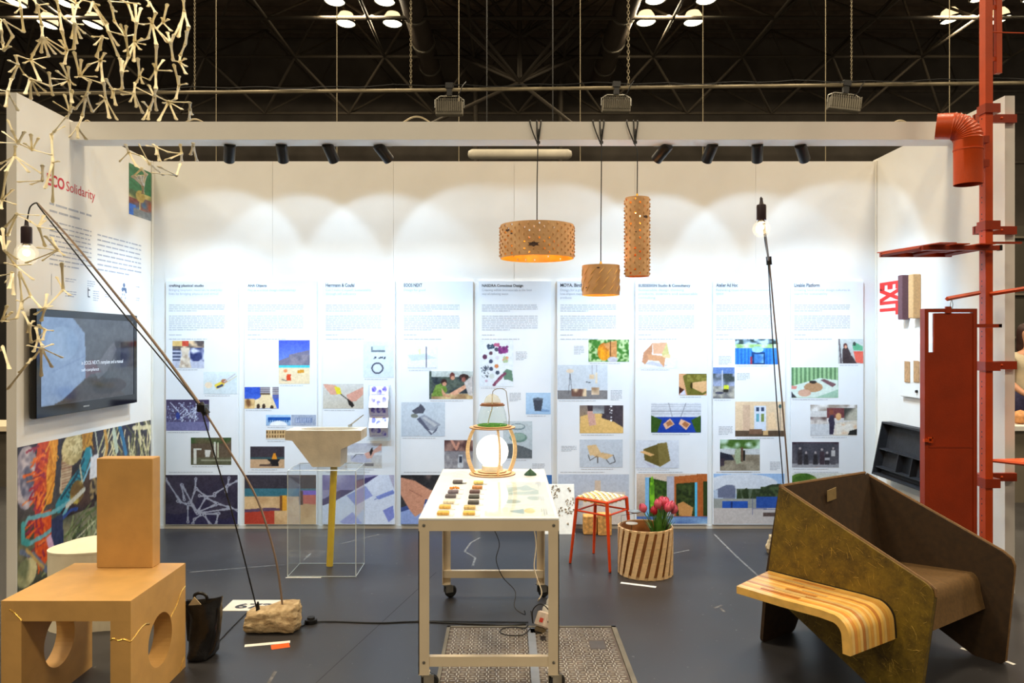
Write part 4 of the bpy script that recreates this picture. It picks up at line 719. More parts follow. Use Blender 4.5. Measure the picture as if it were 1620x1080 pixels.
ops += [('l',[(.38+.012*k-.06*k*.4,.26+.026*k),(.42+.012*k-.06*k*.4,.3+.026*k)],.006,(18,60,76)) for k in range(8)]
ops += [('l',[(.30,.5),(.2,.53),(.06,.51),(.03,.56),(.03,.64),(.07,.685),(.16,.67),(.24,.63),(.3,.54),(.34,.42)],.016,(112,176,186)),('l',[(.03,.54),(.03,.65),(.06,.68)],.024,(70,160,160))]
ops += [('p',[(.47,.2),(.53,.18),(.53,.37),(.46,.37)],(232,228,226)),('M',.5,.47,.04,.1,(34,28,30),(168,140,90),40),('l',[(.39,.24),(.41,.4)],.01,(206,196,160)),('l',[(.505,.0),(.53,.2)],.008,(206,206,176))]
ops += [('M',.37,.44,.05,.09,(200,172,70),(120,90,40),16),('l',[(.3,.52),(.42,.44)],.02,(214,208,186)),('l',[(.27,.6),(.33,.56),(.37,.57)],.014,(44,72,140)),('p',[(.2,.58),(.27,.56),(.28,.8),(.22,.92),(.2,.8)],(44,56,92))]
ops += [('p',[(.165,.7),(.195,.68),(.235,.86),(.205,.9)],(220,176,200)),('l',[(.02,.72),(.09,.78),(.17,.93)],.02,(104,116,140)),('l',[(.05,.72),(.15,.9)],.012,(196,160,90)),('M',.05,.88,.06,.1,(216,204,150),(120,126,90),12)]
ops += [('l',[(.58,0),(.6,.15),(.57,.3)],.02,(196,148,70)),('l',[(.7,-.02),(.735,.12),(.76,.25)],.026,(46,110,150)),('l',[(.655,.03),(.68,.2)],.028,(186,200,180)),('l',[(.83,.04),(1,.07)],.02,(220,210,170)),('l',[(.88,0),(.9,.2)],.018,(214,206,160)),('l',[(.95,0),(.98,.1),(1,.18)],.014,(226,218,180)),('n',26,60)]
sheet('photo_mural', img(230, 120, ops), Vector((XL, 4.615, .925)), Vector((XL, 6.345, .915)), Vector((XL, 4.615, .03)), off=.002, label='large colourful photo of fibres and ropes low on the left wall', cat='picture')
# television
TX = -2.9; TY0, TY1, TZ0, TZ1 = 4.68, 5.96, 1.09, 1.775
tv = thing('television', (TX, (TY0+TY1)/2, TZ0), 'black flat television on the left wall below the lettering', 'television')
M_gloss = mat('gloss_black', (14, 15, 18), .12, noise=(20, .1))
TT = lambda v: v
def xbox(x0, y0, z0, x1, y1, z1): return MB().bbox((x0, y0, z0), (x1, y1, z1), .006)
obj('casing', xbox(TX-.045, TY0, TZ0, TX-.006, TY1, TZ1), M_black, tv)
bz = .045
mb = MB().box((TX-.006, TY0+.004, TZ1-bz-.004), (TX, TY1-.004, TZ1-.004)).box((TX-.006, TY0+.004, TZ0+.004), (TX, TY1-.004, TZ0+.07)).box((TX-.006, TY0+.004, TZ0+.07), (TX, TY0+.05, TZ1-bz-.004)).box((TX-.006, TY1-.05, TZ0+.07), (TX, TY1-.004, TZ1-bz-.004))
obj('bezel', mb, M_gloss, tv)
A = img(150, 80, [G((92,100,112),(74,80,88)), ('p',[(0,0),(.3,0),(.42,.18),(.43,.72),(.2,.95),(.1,1),(0,1)],(150,180,220)), ('M',.2,.3,.15,.2,(150,184,226),(166,196,232),4), ('p',[(.43,.72),(.2,.95),(.1,1),(.9,1),(.6,.7)],(70,66,68)), ('e',.7,.85,.2,.1,(54,50,56)), ('p',[(.68,.36),(.75,.28),(.78,.38),(.66,.66),(.56,.75),(.52,.62)],(112,116,128)), ('p',[(.42,.55),(.5,.5),(.6,.66),(.48,.68),(.43,.74)],(110,86,100)), ('r',.83,.28,1,.62,(58,64,84)), ('r',.83,.28,1,.36,(44,48,62)), ('l',[(.1,.62),(.43,.45)],.006,(130,160,205)), ('n',14,20)])
sheet('screen', A, (TX-.004, TY0+.05, TZ1-bz-.004), (TX-.004, TY1-.05, TZ1-bz-.004), (TX-.004, TY0+.05, TZ0+.07), tv, M_screen, label='lit screen showing a hand over pale blue cloth')
M_sub = mat('subtitle_glow', (225, 232, 240), .5, emis=((205, 215, 225), .42), noise=(20, .01))
text('subtitle', "in EOOS NEXT's template and a manual", M_sub, (TX-.002, TY0+.50, 1.41), RL, UP, .03, tv, width=.56, height=.036)
text('subtitle', 'self-compliance', M_sub, (TX-.002, TY0+.50, 1.365), RL, UP, .03, tv, width=.22, height=.03)
obj('maker_badge', MB().box((TX, 5.20, TZ0+.03), (TX+.0012, 5.275, TZ0+.04)), M_chrome, tv)
obj('wall_mount', MB().box((XL, 5.1, 1.3), (TX-.045, 5.5, 1.6)), M_black, tv)
# ================================================================ FURNITURE AND EXHIBITS
# ---- display table
tz = .785; tx0, tx1, ty0, ty1 = -.391, .235, 3.375, 4.675
tb = thing('display_table', ((tx0+tx1)/2, (ty0+ty1)/2, 0), 'long cream steel table on castors with a white top, in the middle', 'table')
obj('tabletop', MB().bbox((tx0, ty0, tz-.012), (tx1, ty1, tz), .003), M_topw, tb)
L_ = .048
ap = MB().box((tx0, ty0, tz-.058), (tx1, ty0+.03, tz-.012)).box((tx0, ty1-.03, tz-.058), (tx1, ty1, tz-.012)).box((tx0, ty0+.03, tz-.058), (tx0+.03, ty1-.03, tz-.012)).box((tx1-.03, ty0+.03, tz-.058), (tx1, ty1-.03, tz-.012))
obj('apron', ap, M_cream, tb)
for (x, sx) in ((tx0, 1), (tx1, -1)):
    for (y, sy) in ((ty0, 1), (ty1, -1)):
        lg = MB().box((min(x, x+sx*L_), min(y+sy*.0, y+sy*.004), .09), (max(x, x+sx*L_), max(y, y+sy*.004), tz-.058)).box((min(x, x+sx*.004), min(y, y+sy*L_), .09), (max(x, x+sx*.004), max(y, y+sy*L_), tz-.058))
        lg.box((min(x, x+sx*L_), min(y, y+sy*L_), .085), (max(x, x+sx*L_), max(y, y+sy*L_), .09))
        o = obj('leg', lg, M_cream, tb)
        if sy == 1:
            for z in (tz-.033, .142): obj('bolt', MB().lathe([(.001, -.004), (.006, -.003), (.0075, 0), (.001, 0)], (x+sx*.024, y, z), 10, 'y'), M_chrome, o)
        # castor
        cx, cy = x+sx*.026, y+sy*.026; rot = R.uniform(-.3, .3)-.9
        mtx = Matrix.Rotation(rot, 3, 'Z'); T = lambda v, c=(cx, cy): mtx @ v+Vector((c[0], c[1], 0))
        ca = obj('castor', MB().box((-.022, -.022, .078), (.022, .022, .085), T).box((-.018, -.012, .034), (-.015, .036, .078), T).box((.015, -.012, .034), (.018, .036, .078), T), M_chrome, tb)
        wm = MB().lathe([(.001, -.012), (.031, -.013), (.038, -.007), (.038, .007), (.031, .013), (.001, .012)], (0, 0, 0), 20, 'x')
        wm.v = [tuple(T(Vector(v)+Vector((0, .026, .0385)))) for v in wm.v]; obj('wheel', wm, M_rubber, ca, True)
for y in (ty0, ty1):
    y0, y1 = (y+.004, y+.03) if y == ty0 else (y-.03, y-.004)
    obj('lower_rail', MB().box((tx0+.005, y0, .122), (tx1-.005, y1, .166)), M_cream, tb)
# sheets and glass on the table
def tp(x, y, z=tz):
    s = (y-CY)/(CAMZ-z); return Vector(((x-CX)/s, F/s, z))
def tsheet(x0, y0, x1, y1, z, ops, lab, cat='leaflet', grp='drawings under glass on the table'):
    a = tp(x0, y0); b2 = tp(x1, y0); c = tp(x0, y1); X0_, X1_ = a.x, b2.x; 
    tl = Vector((X0_, a.y, z)); tr = Vector((X1_, a.y, z)); bl = Vector((X0_, c.y, z))
    return sheet('drawing_sheet', img(60, 40, ops), tl, tr, bl, label=lab, cat=cat, group=grp, off=.0006)
base = (238, 240, 238)
tsheet(792, 766, 850, 782.5, tz, [G(base), ('p',[(.1,.3),(.55,.25),(.7,.05),(.8,.3),(1,.6),(1,.95),(.1,.95)],(176,196,204)), ('p',[(.15,.85),(.5,.5),(.62,.65),(.95,.5),(.8,.7),(.4,.75)],(226,232,234)), ('n',10)], 'drawing sheet with a pale blue landscape, rearmost on the table')
tsheet(778, 785, 850, 799, tz, [G(base), ('e',.44,.6,.19,.22,(150,170,172)), ('e',.93,.2,.16,.26,(170,188,190)), ('l',[(0,.25),(.5,.3)],.02,(206,208,208)), ('N',.1,.5,.24,.8,(200,206,206),(236,236,234),5)], 'drawing sheet with a grey oval, middle of three')
tsheet(772, 801.5, 858, 816, tz, [G(base), ('p',[(.4,.45),(.65,.25),(.66,.8),(.42,.6)],(140,170,184)), ('M',.76,.45,.1,.28,(236,196,80),(240,220,140),6), ('l',[(0,.9),(.35,.9)],.03,(250,250,250)), ('l',[(.0,.15),(.5,.2)],.02,(206,208,208))], 'drawing sheet with a blue cone and yellow dots, nearest the edge')
cs = thing('caption_strip', tp(861, 790)+Vector((0, 0, .001)), 'narrow strip of small captions along the right table edge', 'label')
for j, (x, y) in enumerate(((853, 762), (858, 785), (863, 805))):
    q = tp(x, y); text_bars('text_block', q+Vector((0, 0, .0005)), (0, -1, 0), (1, 0, 0), .12, 3, .011, M_inkl, cs, seed=j)
a = tp(770, 764); c = tp(858, 817)
obj('glass_pane', MB().box((a.x+.01, c.y, tz+.002), (.215, a.y, tz+.007)), M_glass, label='clear glass pane lying over the drawing sheets on the table', cat='glass pane')
samples = [(724,766,'grey',(96,92,96)),(719,775,'orange crumbled',(226,140,40)),(717,782,'purple-grey',(110,100,112)),(713,789,'dark grey',(100,94,100)),(710,798,'pale cream',(228,218,196)),(704,806,'ochre yellow',(222,180,96)),(701,816,'amber yellow',(228,178,86)),
 (757,767,'pale straw',(232,206,130)),(755,775,'brown and orange',(186,128,80)),(751,782,'dark plum',(92,70,72)),(750,790,'black-green',(70,72,68)),(749,799,'charcoal',(74,74,70)),(743,807,'tan',(206,178,118)),(742,816,'honey yellow',(232,188,96))]
pos = ['at the back of the left row', 'second from the back of the left row', 'third from the back of the left row', 'fourth from the back of the left row', 'third from the front of the left row', 'second from the front of the left row', 'at the front of the left row', 'at the back of the right row', 'second from the back of the right row', 'third from the back of the right row', 'middle of the right row', 'third from the front of the right row', 'second from the front of the right row', 'at the front of the right row']
for i, (x, y, nm, c) in enumerate(samples):
    q = tp(x, y-1.5); t = thing('material_sample', q, '%s material sample, %s' % (nm, pos[i]), 'sample', 'material samples in two rows on the table')
    r = .027
    obj('tray', MB().bbox((q.x-.022, q.y-.024, tz), (q.x+.05, q.y+.024, tz+.003), .001), M_glass if i in (0, 7) else M_board, t)
    mm = mat('sample_%d' % i, c, .7, noise=(90, .10))
    if i == 1:
        mb = MB()
        for k in range(26):
            an = R.uniform(0, 6.28); rr = .024*math.sqrt(R.random()); mb.ico((q.x+rr*math.cos(an), q.y+rr*math.sin(an), tz+.006+R.uniform(0, .008)*(1-rr/.024)), .005, 1, .2)
        o = obj('crumbs', mb, mm, t); o['kind'] = 'stuff'
    else:
        h = .014
        obj('puck', MB().bbox((q.x-r, q.y-r*.8, tz+.003), (q.x+r, q.y+r*.8, tz+.003+h), .003), mm, t)
q = tp(839, 751); obj('cone_ornament', MB().lathe([(.001, .038), (.004, .034), (.03, .012), (.036, .004), (.036, 0), (.001, 0)], q, 16), mat('green_felt', (52, 92, 70), .7, noise=(60, .15)), smooth=True, label='small dark green cone at the rear right of the table', cat='ornament')
# ---- lantern
lx, ly = -.083, 4.50
ln = thing('table_lantern', (lx, ly, tz), 'plywood ribbed lantern with a glowing white globe on the table', 'lantern')
def ring(ri, ro, z, h=.006): return MB().lathe([(ri, z), (ro, z), (ro, z+h), (ri, z+h)], (lx, ly, 0), 40, closed=True)
obj('base_disc', ring(.001, .136, tz), M_wood, ln); obj('base_disc', ring(.001, .112, tz+.007), M_wood, ln); obj('base_disc', ring(.001, .083, tz+.014), M_wood, ln)
for ro, z in ((.136, tz), (.112, tz+.007), (.083, tz+.014), (.136, 1.058), (.112, 1.066)): obj('burnt_edge', MB().lathe([(ro-.001, z+.0006), (ro+.0006, z+.0006), (ro+.0006, z+.0054), (ro-.001, z+.0054)], (lx, ly, 0), 40, closed=True), M_woodd, ln, True)
obj('top_ring', ring(.09, .136, 1.058), M_wood, ln); obj('top_ring', ring(.085, .112, 1.066), M_wood, ln)
obj('green_plate', MB().lathe([(.001, 1.052), (.06, 1.056), (.084, 1.066), (.09, 1.078), (.086, 1.078), (.07, 1.064), (.001, 1.058)], (lx, ly, 0), 32), clear('green_glass', (130, 205, 110), .75), ln, True)
Zb = tz; prof = [(.0, .006), (.05, .0), (.16, -.0)]
for an in (182, -72, 22):
    an = math.radians(an); d = Vector((math.cos(an), math.sin(an), 0)); s = Vector((-d.y, d.x, 0))
    poly = []; N_ = 12
    for k in range(N_+1):
        u = k/N_; poly.append((.118+.042*math.sin(math.pi*u)**.8-.004*u, tz+.005+u*.268))
    for k in range(N_, -1, -1):
        u = k/N_; poly.append((.092+.042*math.sin(math.pi*u)**.8+.002*u, tz+.005+u*.268))
    o = Vector((lx, ly, 0))
    obj('rib', MB().prism(poly, lambda p: o+d*p[0]+UP*p[1]-s*.004, lambda p: o+d*p[0]+UP*p[1]+s*.004), M_wood, ln)
M_globe = mat('lit_globe', (255, 252, 246), .4, emis=((255, 250, 242), 2.6), noise=(5, .005))
obj('globe', MB().ico((lx, ly, .920), .095, 4), M_globe, ln, True, label='glowing white glass globe')
obj('globe_base', MB().lathe([(.001, tz+.02), (.062, tz+.02), (.06, tz+.05), (.05, tz+.058), (.001, tz+.058)], (lx, ly, 0), 28), mat('cream_plastic', (235, 228, 205), .4, noise=(9, .02)), ln, True)
obj('glass_dome', MB().lathe([(.088, 1.074), (.088, 1.10), (.082, 1.14), (.07, 1.18), (.066, 1.19), (.068, 1.18), (.08, 1.14), (.086, 1.10), (.086, 1.074)], (lx, ly, 0), 36), M_glass, ln, True)
obj('small_ring', ring(.05, .074, 1.19), M_woodd, ln); obj('small_ring', ring(.04, .066, 1.197), M_woodd, ln)
obj('cap_dome', MB().lathe([(.05, 1.203), (.048, 1.22), (.035, 1.245), (.012, 1.258), (.001, 1.259)], (lx, ly, 0), 30), clear('frosted_cap', (250, 248, 238), .8, .2), ln, True)
pts = [(lx+.0, ly, 1.25)]+[(lx+.043-.043*math.cos(k*math.pi/8), ly, 1.262+.03*math.sin(k*math.pi/8)) for k in range(1, 8)]+[(lx+.092, ly, 1.20), (lx+.10, ly, 1.12), (lx+.098, ly, 1.065)]
obj('carry_cord', MB().tube(pts, .0022, 6), M_pipe, ln, True)
obj('lamp_cord', MB().tube([(lx+.0, ly, 1.25), (lx-.002, ly, 1.17), (lx-.02, ly, 1.11), (lx-.026, ly, 1.08)], .003, 6), M_cream, ln, True)
light('lantern_light', 'POINT', (lx, ly, .92), 4.5, (1, .97, .93), shadow_soft_size=.094).parent = None
# ---- floor box cover below the table
pc = thing('floor_hatch', (.14, 3.75, 0), 'worn steel tread plate hatch set in the floor beneath the table', 'floor hatch')
M_plate = mat('worn_plate', (92, 78, 68), .6, metal=.3, rgb2=(132, 120, 110), noise=(7, .1)); M_lug = mat('bright_lug', (214, 210, 198), .35, metal=.4, noise=(9, .1))
obj('plate', MB().bbox((-.305, 3.25, .0), (.575, 4.155, .004), .003), M_plate, pc)
lug = MB(); k = 0; y = 3.262
row = 0
while y < 4.15:
    x = -.295+(row % 2)*.014; kk = row
    while x < .565:
        big = (row % 4 == 0 and kk % 4 == 0)
        if not (.43 < x < .51 and 3.86 < y < 3.97):
            if kk % 2 == 0: lug.box((x-.010, y-.0022, .004), (x+.010, y+.0022, .0062))
            else: lug.box((x-.0022, y-.011, .004), (x+.0022, y+.011, .0062))
        x += .0235; kk += 1
    y += .0235; row += 1
o = obj('tread_lugs', lug, M_lug, pc, kind='stuff')
obj('frame', MB().box((-.325, 3.24, 0), (-.307, 4.175, .006)).box((.577, 3.24, 0), (.602, 4.175, .006)).box((-.325, 4.157, 0), (.602, 4.175, .006)), M_grey, pc)
obj('blank_patch', MB().box((.432, 3.862, .004), (.508, 3.968, .0055)), mat('slate_patch', (96, 92, 94), .6, noise=(20, .05)), pc)
obj('hatch_bar', MB().box((.115, 3.3, .0042), (.155, 4.13, .012)), mat('pale_bar', (150, 156, 166), .4, metal=.2, noise=(9, .05)), pc)
for (x, y) in ((.085, 3.72), (.165, 3.72), (.085, 3.36), (.165, 3.36), (.18, 4.0)): obj('slot', MB().box((x, y-.03, .0045), (x+.028, y+.03, .0066)), M_black, pc)
# plugs and leads below the table
q = fl(843, 1003); pk = thing('power_adapter', (.165, 4.18, .0), 'cluster of pale plug adapters with a red switch below the table', 'adapter')
P0_, P1_ = px(850, 1012, 4.08), px(870, 946, 4.16); dA = (P1_-P0_).normalized(); rotm = dA.to_track_quat('Z', 'Y').to_matrix(); LA = (P1_-P0_).length
T = lambda v: rotm @ v+P0_
obj('rubber_socket', MB().bbox((-.026, -.022, 0), (.026, .022, LA*.30), .006, T), mat('brown_rubber', (104, 88, 60), .7, noise=(30, .1)), pk)
obj('plug_block', MB().bbox((-.036, -.03, LA*.30), (.036, .03, LA*.66), .008, T), mat('ivory_plastic', (224, 206, 190), .45, noise=(20, .05)), pk)
obj('switch', MB().box((-.022, -.034, LA*.40), (.0, -.030, LA*.50), T).box((-.022, .030, LA*.40), (.0, .034, LA*.50), T), mat('red_switch', (214, 60, 36), .4, noise=(20, .05)), pk)
obj('plug', MB().lathe([(.001, LA*.66), (.022, LA*.66), (.024, LA*.74), (.018, LA*.82), (.001, LA*.82)], P0_, 14, T=lambda v: rotm @ v), M_trimw, pk, True)
obj('plug', MB().lathe([(.001, LA*.82), (.018, LA*.82), (.022, LA*.92), (.014, LA*1.02), (.001, LA*1.02)], P0_+Vector((.008, 0, 0)), 14, T=lambda v: rotm @ v), M_trimw, pk, True)
obj('support_post', MB().box((.13, 4.06, .006), (.19, 4.12, max(.012, P0_.z))), M_black, pk)
def smoothpath(P, n=6):
    P = [Vector(p) for p in P]; out = []
    for i in range(len(P)-1):
        p0 = P[max(i-1, 0)]; p1 = P[i]; p2 = P[i+1]; p3 = P[min(i+2, len(P)-1)]
        for k in range(n):
            t = k/n; out.append(.5*((2*p1)+(p2-p0)*t+(2*p0-5*p1+4*p2-p3)*t*t+(3*p1-p0-3*p2+p3)*t*t*t))
    return out+[P[-1]]
def cable(name, P, r, m, lab, n=6, grp=None): return obj(name, MB().tube(smoothpath(P, n), r, 6), m, smooth=True, label=lab, cat='cable', group=grp)
cable('black_lead', [px(781, 836, 4.55), px(790, 860, 4.5), px(785, 885, 4.45), px(795, 912, 4.4), px(815, 935, 4.35), px(814, 960, 4.28), px(830, 972, 4.25), (.10, 4.17, .09)], .0028, M_cable, 'thin black lead hanging in kinks under the table')
cable('white_lead', [px(845, 838, 4.55), px(848, 862, 4.52), px(845, 895, 4.45), px(850, 915, 4.4), px(857, 937, 4.35), px(851, 950, 4.32), (.185, 4.28, .12)], .0035, M_cream, 'white lead hanging under the right of the table')
cable('coiled_lead', [(.135, 4.14, .1), px(843, 985, 4.1), px(843, 965, 4.08), px(855, 955, 4.05), px(868, 965, 4.05), px(872, 985, 4.08), (.19, 4.1, .08)], .003, M_cable, 'black lead looping up in a ring beside the plug adapters')
cable('coiled_lead', [(.12, 4.12, .03)]+[(.04+.075*math.cos(k*.7), 4.08+.06*math.sin(k*.7), .012) for k in range(1, 9)]+[(.13, 4.1, .02)], .003, M_cable, 'black lead coiled flat on the tread plate')
# ---- concrete basin on acrylic plinth
bx0, bx1, by0, by1, bz = -1.459, -1.004, 5.06, 5.36, .705
ac = thing('acrylic_plinth', ((bx0+bx1)/2, (by0+by1)/2, 0), 'clear acrylic box plinth under the concrete basin', 'plinth')
th = .005
obj('pane', MB().box((bx0, by0, 0), (bx1, by0+th, bz)), M_acryl, ac); obj('pane', MB().box((bx0, by1-th, 0), (bx1, by1, bz)), M_acryl, ac)
obj('pane', MB().box((bx0, by0+th, 0), (bx0+th, by1-th, bz)), M_acryl, ac); obj('pane', MB().box((bx1-th, by0+th, 0), (bx1, by1-th, bz)), M_acryl, ac)
obj('pane', MB().box((bx0, by0, bz), (bx1, by1, bz+th)), M_acryl, ac)
for (x, y, w2) in ((bx0, by0, .0035), (bx1, by0, .005), (bx0, by1, .0025), (bx1, by1, .003)):
    obj('edge', MB().box((x-w2/2, y-w2/2, 0), (x+w2/2, y+w2/2, bz)), M_edge, ac)
for z in (.003, bz+th): 
    obj('edge', MB().tube([(bx0, by0, z), (bx1, by0, z)], .002, 4), M_edge, ac); obj('edge', MB().tube([(bx0, by1, z), (bx1, by1, z)], .002, 4), M_edge, ac)
    for x in (bx0, bx1): obj('edge', MB().tube([(x, by0, z), (x, by1, z)], .002, 4), M_edge, ac)
def bp(x, y): return ((x-CX)*5.15/F, CAMZ-(y-CY)*5.15/F)
front = [bp(451, 681), bp(571, 681), bp(571, 696), bp(539, 711), bp(538, 738.5), bp(494, 738.5), bp(462, 697), bp(451, 696)]
zb = bz+th+.001; front = [(x, max(z, zb)) for x, z in front]; zt = front[0][1]; 
bs = thing('concrete_basin', (-1.23, 5.27, zb), 'sand-coloured angular concrete basin on the acrylic plinth', 'basin')
mb = MB(); n = len(front); y0, y1 = 5.15, 5.375
hx0, hx1, hy0, hy1 = front[0][0]+.07, front[1][0]-.04, 5.175, 5.35
vs = [(x, y0, z) for x, z in front]+[(x, y1, z) for x, z in front]; mb.add(vs, [tuple(reversed(range(n))), tuple(range(n, 2*n))]+[(i, (i+1) % n, n+(i+1) % n, n+i) for i in range(1, n)])
# top rim with an oval bowl
NB = 28; top = []
outer = []
cxm, cym = (hx0+hx1)/2, (hy0+hy1)/2
def rectpt(a):
    c, s = math.cos(a), math.sin(a); X0_, X1_ = front[0][0], front[1][0]; hw_, hh_ = (X1_-X0_)/2, (y1-y0)/2
    k = min(hw_/abs(c) if abs(c) > 1e-6 else 9, hh_/abs(s) if abs(s) > 1e-6 else 9); return ((X0_+X1_)/2+c*k, (y0+y1)/2+s*k)
cor = [math.atan2(sy*(y1-y0)/2, sx*(front[1][0]-front[0][0])/2) for sx in (1, -1) for sy in (1, -1)]
angs = sorted([2*math.pi*k/NB-math.pi for k in range(NB)]+cor); NB = len(angs)
ov = [(*rectpt(a), zt) for a in angs]; iv = [(cxm+(hx1-hx0)/2*math.cos(a), cym+(hy1-hy0)/2*math.sin(a), zt) for a in angs]
dv = [(cxm+(hx1-hx0)/2*.6*math.cos(a), cym+(hy1-hy0)/2*.6*math.sin(a), zt-.12) for a in angs]; ev = [(cxm, cym, zt-.13)]
mb.add(ov+iv+dv+ev, [(i, (i+1) % NB, NB+(i+1) % NB, NB+i) for i in range(NB)]+[(NB+i, NB+(i+1) % NB, 2*NB+(i+1) % NB, 2*NB+i) for i in range(NB)]+[(2*NB+i, 2*NB+(i+1) % NB, 3*NB) for i in range(NB)])
obj('bowl_body', mb, M_concrete, bs)
obj('stirrer', MB().tube([px(553, 673, 5.36), px(575, 656, 5.36)], [.006, .0035], 8).tube([px(551, 673.5, 5.36), px(557, 672, 5.36)], .009, 8), M_chrome, bs, True, label='thin metal rod leaning on the rim')
obj('drain_pipe', MB().tube([(-1.20, 5.285, zb+.002), (-1.232, 5.29, .006)], .0235, 20), mat('yellow_pipe', (250, 206, 8), .35, noise=(9, .03)), bs, True, label='bright yellow drain pipe')
# ---- woven stool
st = thing('woven_stool', (.675, 5.385, 0), 'orange-legged stool with a woven straw seat beside the table', 'stool')
M_org = mat('orange_red_enamel', (232, 74, 22), .3, noise=(9, .03))
ft = [(.452, 5.37), (.647, 5.62), (.704, 5.15), (.899, 5.40)]; tp_ = [(.502, 5.37), (.655, 5.565), (.690, 5.20), (.855, 5.40)]
for (f_, t_) in zip(ft, tp_):
    obj('leg', MB().tube([(f_[0], f_[1], .004), (f_[0]*.12+t_[0]*.88, f_[1]*.12+t_[1]*.88, .40), (t_[0], t_[1], .462)], [.0095, .0125, .0125], 10), M_org, st, True)
    obj('foot_tip', MB().tube([(f_[0], f_[1], 0), (f_[0], f_[1], .012)], .009, 10), M_rubber, st)
order = [0, 1, 3, 2]
for a_, b_ in zip(order, order[1:]+order[:1]):
    A_, B_ = Vector((*tp_[a_], .408)), Vector((*tp_[b_], .408)); obj('brace', MB().tube([A_.lerp(Vector((*ft[a_], 0)), .08), B_.lerp(Vector((*ft[b_], 0)), .08)], .007, 8), M_org, st, True)
    A_.z = B_.z = .462; obj('seat_rail', MB().tube([A_, B_], .009, 8), M_org, st, True)
M_st1 = mat('straw_strap', (244, 192, 112), .6, noise=(40, .06)); M_st2 = mat('pale_strap', (232, 222, 196), .6, noise=(40, .04))
c0, cu_, cv_ = Vector((*tp_[0], 0)), Vector((*tp_[1], 0))-Vector((*tp_[0], 0)), Vector((*tp_[2], 0))-Vector((*tp_[0], 0))
NS = 9
for k in range(NS):
    for dirn in (0, 1):
        pts = []; u0 = (k+.5)/NS
        for j in range(NS*2+1):
            v = j/(NS*2); uu, vv = (u0, v) if dirn == 0 else (v, u0)
            dome = .012*math.sin(math.pi*uu)*math.sin(math.pi*vv); cell = int(min(NS-1, v*NS))
            wv = .003*math.cos(math.pi*(v*NS)+math.pi*(k % 2)+(math.pi if dirn else 0))
            pts.append(c0+cu_*uu+cv_*vv+UP*(.476+dome+wv))
        dd_ = (cv_ if dirn == 0 else cu_).normalized()*.004; pts = [pts[0]-dd_-UP*.026]+pts+[pts[-1]+dd_-UP*.026]; side = (cv_ if dirn == 1 else cu_)*(.44/NS)
        mb = MB(); vs = []
        for p in pts: vs += [p-side, p+side, p+side-UP*.0025, p-side-UP*.0025]
        fs = []
        for j in range(len(pts)-1):
            for q in range(4): fs.append((j*4+q, j*4+(q+1) % 4, j*4+4+(q+1) % 4, j*4+4+q))
        mb.add(vs, fs); e = pts[0]; f_ = pts[-1]
        obj('strap', mb, M_st1 if dirn else M_st2, st)
# ---- cork blocks and speckled board against the wall
M_cork = mat('cork_block', (196, 140, 70), .8, noise=(40, .18), bump=(70, .2))
for i, (x0, x1, h, yy) in enumerate(((923.5, 944.5, .152, 6.16), (946.5, 968, .172, 6.13))):
    s = yy/F; X0_ = (x0-CX)*s; X1_ = (x1-CX)*s
    b_ = obj('cork_block', MB().bbox((X0_, yy, 0), (X1_, yy+.10, h), .006), M_cork, smooth=30, label=('tan cork block on the floor by the wall, the shorter left one' if i == 0 else 'tan cork block on the floor by the wall, the taller right one'), cat='block', group='cork blocks behind the stool')
def lean(v): return Vector((v.x, 6.185+.105*(v.z/.37)+v.y, v.z))
sb = thing('terrazzo_board', (.43, 6.2, 0), 'white board with dark speckle clusters leaning on the wall beside the table', 'board')
m_s = bpy.data.materials.new('speckled'); 
obj('board', MB().box((.315, 0, .0), (.562, .012, .385), lean), mat('chalk_board', (226, 222, 210), .7, noise=(30, .03)), sb)
M_sp = mat('grey_moss', (146, 132, 112), .9, noise=(50, .4)); rs = random.Random(5); mb = MB()
for (cx, cz, rr, n) in ((.40, .345, .045, 26), (.37, .29, .05, 26), (.52, .345, .018, 7), (.53, .25, .045, 22), (.46, .17, .05, 20), (.52, .185, .04, 22), (.39, .17, .03, 10), (.50, .08, .012, 4), (.36, .23, .02, 7), (.35, .38, .012, 5)):
    for _ in range(n):
        a = rs.uniform(0, 6.28); q = rr*math.sqrt(rs.random()); p = lean(Vector((max(.32, min(.555, cx+q*math.cos(a))), -.001, max(.01, min(.375, cz+q*.75*math.sin(a)))))); s = rs.uniform(.003, .008)
        mb.ico(p, s, 1, .25)
obj('speckles', mb, M_sp, sb, kind='stuff')
# ---- slatted basket with tulips
bc = Vector((.944, 5.15, 0)); br = .188
bk = thing('slatted_basket', bc, 'round basket of slanted wooden slats holding the tulips', 'basket')
M_slat = mat('pine_slat', (238, 200, 148), .5, noise=(20, .06, (1, 1, 8))); M_hoop = mat('pale_hoop', (220, 186, 140), .5, noise=(20, .05))
NSL = 20
for k in range(NSL):
    a0 = 2*math.pi*k/NSL; mb = MB(); vs = []; fs = []; nn = 7; wd = .036
    for j in range(nn):
        u = j/(nn-1); a = a0+.38*(u); z = .004+u*.316
        d = Vector((math.cos(a), math.sin(a), 0)); s = Vector((-d.y, d.x, 0))
        rr = br-.002
        for (dr, ds) in ((0, -wd/2), (0, wd/2), (-.006, wd/2), (-.006, -wd/2)):
            ang2 = a+ds/rr; dd = Vector((math.cos(ang2), math.sin(ang2), 0)); vs.append(bc+dd*(rr+dr)+UP*z)
    for j in range(nn-1):
        for q in range(4): fs.append((j*4+q, j*4+(q+1) % 4, j*4+4+(q+1) % 4, j*4+4+q))
    fs += [(3, 2, 1, 0), ((nn-1)*4, (nn-1)*4+1, (nn-1)*4+2, (nn-1)*4+3)]
    obj('slat', mb.add(vs, fs), M_slat, bk)
